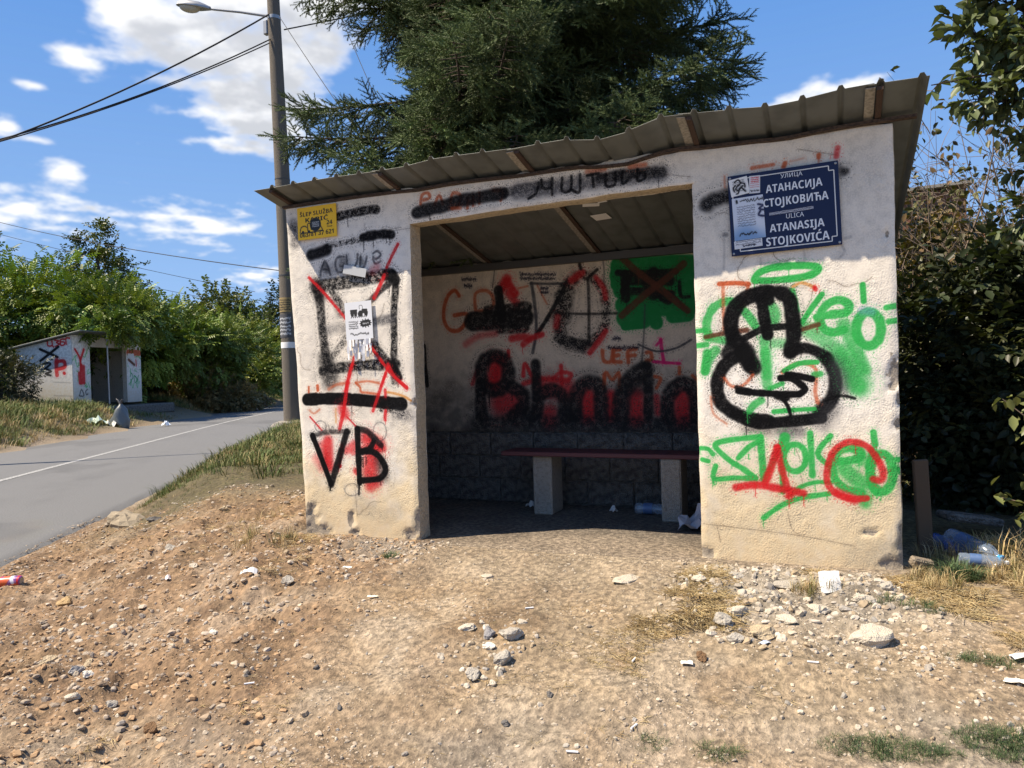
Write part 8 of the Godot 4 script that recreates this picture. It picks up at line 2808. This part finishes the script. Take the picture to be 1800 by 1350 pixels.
	c.stroke("ink", 0.0048, 0.20, 0.95, 0.10, [-0.791, 2.010, -0.786, 1.992, -0.780, 2.008])
	c.stroke("ink", 0.0047, 0.20, 0.95, 0.10, [-0.776, 2.007, -0.771, 1.990, -0.765, 1.996])
	c.stroke("ink", 0.0047, 0.20, 0.95, 0.10, [-0.760, 2.006, -0.755, 1.990, -0.749, 2.007])
	c.stroke("ink", 0.0047, 0.20, 0.95, 0.10, [-0.745, 2.007, -0.740, 1.984, -0.734, 1.996])
	c.stroke("ink", 0.0047, 0.20, 0.95, 0.10, [-0.730, 2.002, -0.725, 1.983, -0.719, 1.992])
	c.stroke("ink", 0.0047, 0.20, 0.95, 0.10, [-0.714, 2.002, -0.710, 1.984, -0.704, 1.993])
	c.stroke("ink", 0.0047, 0.20, 0.95, 0.10, [-0.699, 2.007, -0.694, 1.985, -0.688, 2.003])
	c.stroke("ink", 0.0047, 0.20, 0.95, 0.10, [-0.684, 2.000, -0.679, 1.981, -0.673, 2.003])
	c.stroke("ink", 0.0047, 0.20, 0.95, 0.10, [-0.668, 2.005, -0.664, 1.981, -0.658, 1.999])
	c.stroke("ink", 0.0047, 0.20, 0.95, 0.10, [-0.653, 1.997, -0.649, 1.980, -0.643, 1.988])
	c.stroke("ink", 0.0047, 0.20, 0.95, 0.10, [-0.638, 1.997, -0.634, 1.979, -0.628, 1.987])
	c.stroke("ink", 0.0047, 0.20, 0.95, 0.10, [-0.623, 1.998, -0.618, 1.977, -0.613, 1.985])
	c.stroke("ink", 0.0047, 0.20, 0.95, 0.10, [-0.608, 1.996, -0.603, 1.979, -0.597, 1.997])
	c.stroke("ink", 0.0047, 0.20, 0.95, 0.10, [-0.593, 1.997, -0.588, 1.978, -0.583, 1.980])
	c.stroke("ink", 0.0047, 0.20, 0.95, 0.10, [-0.578, 1.998, -0.573, 1.971, -0.568, 1.979])
	c.stroke("ink", 0.0047, 0.20, 0.95, 0.10, [-0.563, 1.990, -0.558, 1.974, -0.553, 1.985])
	c.stroke("ink", 0.0047, 0.20, 0.95, 0.10, [-0.548, 1.991, -0.543, 1.972, -0.537, 1.992])
	c.stroke("ink", 0.0046, 0.20, 0.95, 0.10, [-0.533, 1.989, -0.528, 1.969, -0.523, 1.975])
	c.stroke("ink", 0.0046, 0.20, 0.95, 0.10, [-0.518, 1.993, -0.513, 1.972, -0.508, 1.981])
	c.stroke("ink", 0.0048, 0.20, 0.95, 0.10, [-0.831, 1.982, -0.826, 1.957, -0.819, 1.972])
	c.stroke("ink", 0.0048, 0.20, 0.95, 0.10, [-0.814, 1.980, -0.809, 1.958, -0.803, 1.968])
	c.stroke("ink", 0.0048, 0.20, 0.95, 0.10, [-0.798, 1.977, -0.793, 1.955, -0.787, 1.972])
	c.stroke("ink", 0.0048, 0.20, 0.95, 0.10, [-0.782, 1.977, -0.777, 1.953, -0.771, 1.968])
	c.stroke("ink", 0.0047, 0.20, 0.95, 0.10, [-0.766, 1.978, -0.761, 1.954, -0.755, 1.971])
	c.stroke("ink", 0.0047, 0.20, 0.95, 0.10, [-0.750, 1.972, -0.745, 1.949, -0.739, 1.970])
	c.stroke("ink", 0.0047, 0.20, 0.95, 0.10, [-0.734, 1.969, -0.729, 1.950, -0.723, 1.961])
	c.stroke("ink", 0.0047, 0.20, 0.95, 0.10, [-0.717, 1.974, -0.713, 1.948, -0.706, 1.968])
	c.stroke("ink", 0.0047, 0.20, 0.95, 0.10, [-0.702, 1.972, -0.697, 1.950, -0.691, 1.955])
	c.stroke("ink", 0.0047, 0.20, 0.95, 0.10, [-0.686, 1.964, -0.681, 1.945, -0.675, 1.962])
	c.stroke("ink", 0.0047, 0.20, 0.95, 0.10, [-0.670, 1.963, -0.665, 1.946, -0.659, 1.964])
	c.stroke("ink", 0.0047, 0.20, 0.95, 0.10, [-0.654, 1.969, -0.649, 1.944, -0.643, 1.955])
	c.stroke("ink", 0.0047, 0.20, 0.95, 0.10, [-0.638, 1.967, -0.633, 1.946, -0.627, 1.948])
	c.stroke("ink", 0.0047, 0.20, 0.95, 0.10, [-0.622, 1.959, -0.617, 1.940, -0.611, 1.956])
	c.stroke("ink", 0.0047, 0.20, 0.95, 0.10, [-0.606, 1.959, -0.601, 1.938, -0.595, 1.957])
	c.stroke("ink", 0.0047, 0.20, 0.95, 0.10, [-0.590, 1.963, -0.585, 1.938, -0.579, 1.955])
	c.stroke("ink", 0.0047, 0.20, 0.95, 0.10, [-0.574, 1.962, -0.570, 1.935, -0.564, 1.943])
	c.stroke("ink", 0.0047, 0.20, 0.95, 0.10, [-0.559, 1.957, -0.554, 1.935, -0.548, 1.953])
	c.stroke("ink", 0.0047, 0.20, 0.95, 0.10, [-0.543, 1.956, -0.538, 1.938, -0.532, 1.945])
	c.stroke("ink", 0.0046, 0.20, 0.95, 0.10, [-0.527, 1.953, -0.522, 1.935, -0.517, 1.943])
	c.stroke("ink", 0.0047, 0.20, 0.95, 0.10, [-0.650, 1.879, -0.646, 1.856, -0.641, 1.880])
	c.stroke("ink", 0.0047, 0.20, 0.95, 0.10, [-0.637, 1.881, -0.633, 1.856, -0.628, 1.869])
	c.stroke("ink", 0.0047, 0.20, 0.95, 0.10, [-0.624, 1.878, -0.621, 1.856, -0.616, 1.875])
	c.stroke("ink", 0.0047, 0.20, 0.95, 0.10, [-0.612, 1.877, -0.608, 1.857, -0.603, 1.865])
	c.stroke("ink", 0.0047, 0.20, 0.95, 0.10, [-0.599, 1.872, -0.596, 1.854, -0.591, 1.869])
	c.stroke("ink", 0.0047, 0.20, 0.95, 0.10, [-0.587, 1.872, -0.583, 1.858, -0.578, 1.872])
	c.stroke("ink", 0.0047, 0.20, 0.95, 0.10, [-0.647, 1.846, -0.644, 1.822, -0.639, 1.839])
	c.stroke("ink", 0.0047, 0.20, 0.95, 0.10, [-0.636, 1.840, -0.632, 1.824, -0.628, 1.839])
	c.stroke("ink", 0.0047, 0.20, 0.95, 0.10, [-0.624, 1.840, -0.621, 1.822, -0.617, 1.828])
	c.stroke("ink", 0.0047, 0.20, 0.95, 0.10, [-0.613, 1.841, -0.610, 1.819, -0.605, 1.833])
	c.stroke("ink", 0.0047, 0.20, 0.95, 0.10, [-0.602, 1.840, -0.598, 1.822, -0.594, 1.834])
	c.stroke("ink", 0.0047, 0.20, 0.95, 0.10, [-0.590, 1.838, -0.587, 1.822, -0.582, 1.839])
	c.stroke("ink", 0.0044, 0.20, 0.95, 0.10, [-0.020, 1.413, -0.017, 1.394, -0.012, 1.407])
	c.stroke("ink", 0.0044, 0.20, 0.95, 0.10, [-0.009, 1.414, -0.005, 1.398, -0.001, 1.405])
	c.stroke("ink", 0.0044, 0.20, 0.95, 0.10, [0.003, 1.420, 0.007, 1.394, 0.011, 1.408])
	c.stroke("ink", 0.0044, 0.20, 0.95, 0.10, [0.015, 1.417, 0.018, 1.397, 0.023, 1.409])
	c.stroke("ink", 0.0044, 0.20, 0.95, 0.10, [0.026, 1.411, 0.030, 1.393, 0.035, 1.412])
	c.stroke("ink", 0.0044, 0.20, 0.95, 0.10, [0.038, 1.412, 0.042, 1.391, 0.046, 1.409])
	c.stroke("ink", 0.0045, 0.20, 0.95, 0.10, [-0.065, 1.345, -0.060, 1.322, -0.054, 1.339])
	c.stroke("ink", 0.0045, 0.20, 0.95, 0.10, [-0.050, 1.339, -0.045, 1.322, -0.040, 1.334])
	c.stroke("ink", 0.0044, 0.20, 0.95, 0.10, [-0.035, 1.343, -0.030, 1.321, -0.025, 1.330])
	c.stroke("ink", 0.0044, 0.20, 0.95, 0.10, [-0.020, 1.340, -0.015, 1.322, -0.010, 1.332])
	c.stroke("ink", 0.0044, 0.20, 0.95, 0.10, [-0.005, 1.343, -0.001, 1.318, 0.005, 1.326])
	c.stroke("ink", 0.0044, 0.20, 0.95, 0.10, [0.010, 1.338, 0.014, 1.317, 0.020, 1.327])
	c.stroke("ink", 0.0044, 0.20, 0.95, 0.10, [0.024, 1.338, 0.029, 1.318, 0.035, 1.339])
	c.stroke("ink", 0.0044, 0.20, 0.95, 0.10, [0.039, 1.340, 0.044, 1.316, 0.049, 1.325])
	c.stroke("ink", 0.0044, 0.20, 0.95, 0.10, [0.054, 1.340, 0.058, 1.315, 0.064, 1.333])
	c.stroke("ink", 0.0044, 0.20, 0.95, 0.10, [0.069, 1.335, 0.073, 1.317, 0.079, 1.329])
	c.stroke("ink", 0.0044, 0.20, 0.95, 0.10, [0.083, 1.333, 0.088, 1.314, 0.093, 1.325])
	c.stroke("ink", 0.0044, 0.20, 0.95, 0.10, [0.098, 1.335, 0.103, 1.318, 0.108, 1.334])
	c.stroke("ink", 0.0044, 0.20, 0.95, 0.10, [0.113, 1.338, 0.117, 1.317, 0.123, 1.327])
	c.stroke("ink", 0.0044, 0.20, 0.95, 0.10, [0.127, 1.331, 0.132, 1.313, 0.137, 1.321])
	c.stroke("ink", 0.0044, 0.20, 0.95, 0.10, [0.142, 1.332, 0.146, 1.317, 0.152, 1.335])
	c.stroke("ink", 0.0044, 0.20, 0.95, 0.10, [0.156, 1.332, 0.161, 1.315, 0.166, 1.328])
	c.stroke("ink", 0.0044, 0.20, 0.95, 0.10, [0.171, 1.332, 0.175, 1.313, 0.181, 1.328])
	c.stroke("ink", 0.0044, 0.20, 0.95, 0.10, [0.185, 1.330, 0.190, 1.311, 0.195, 1.329])
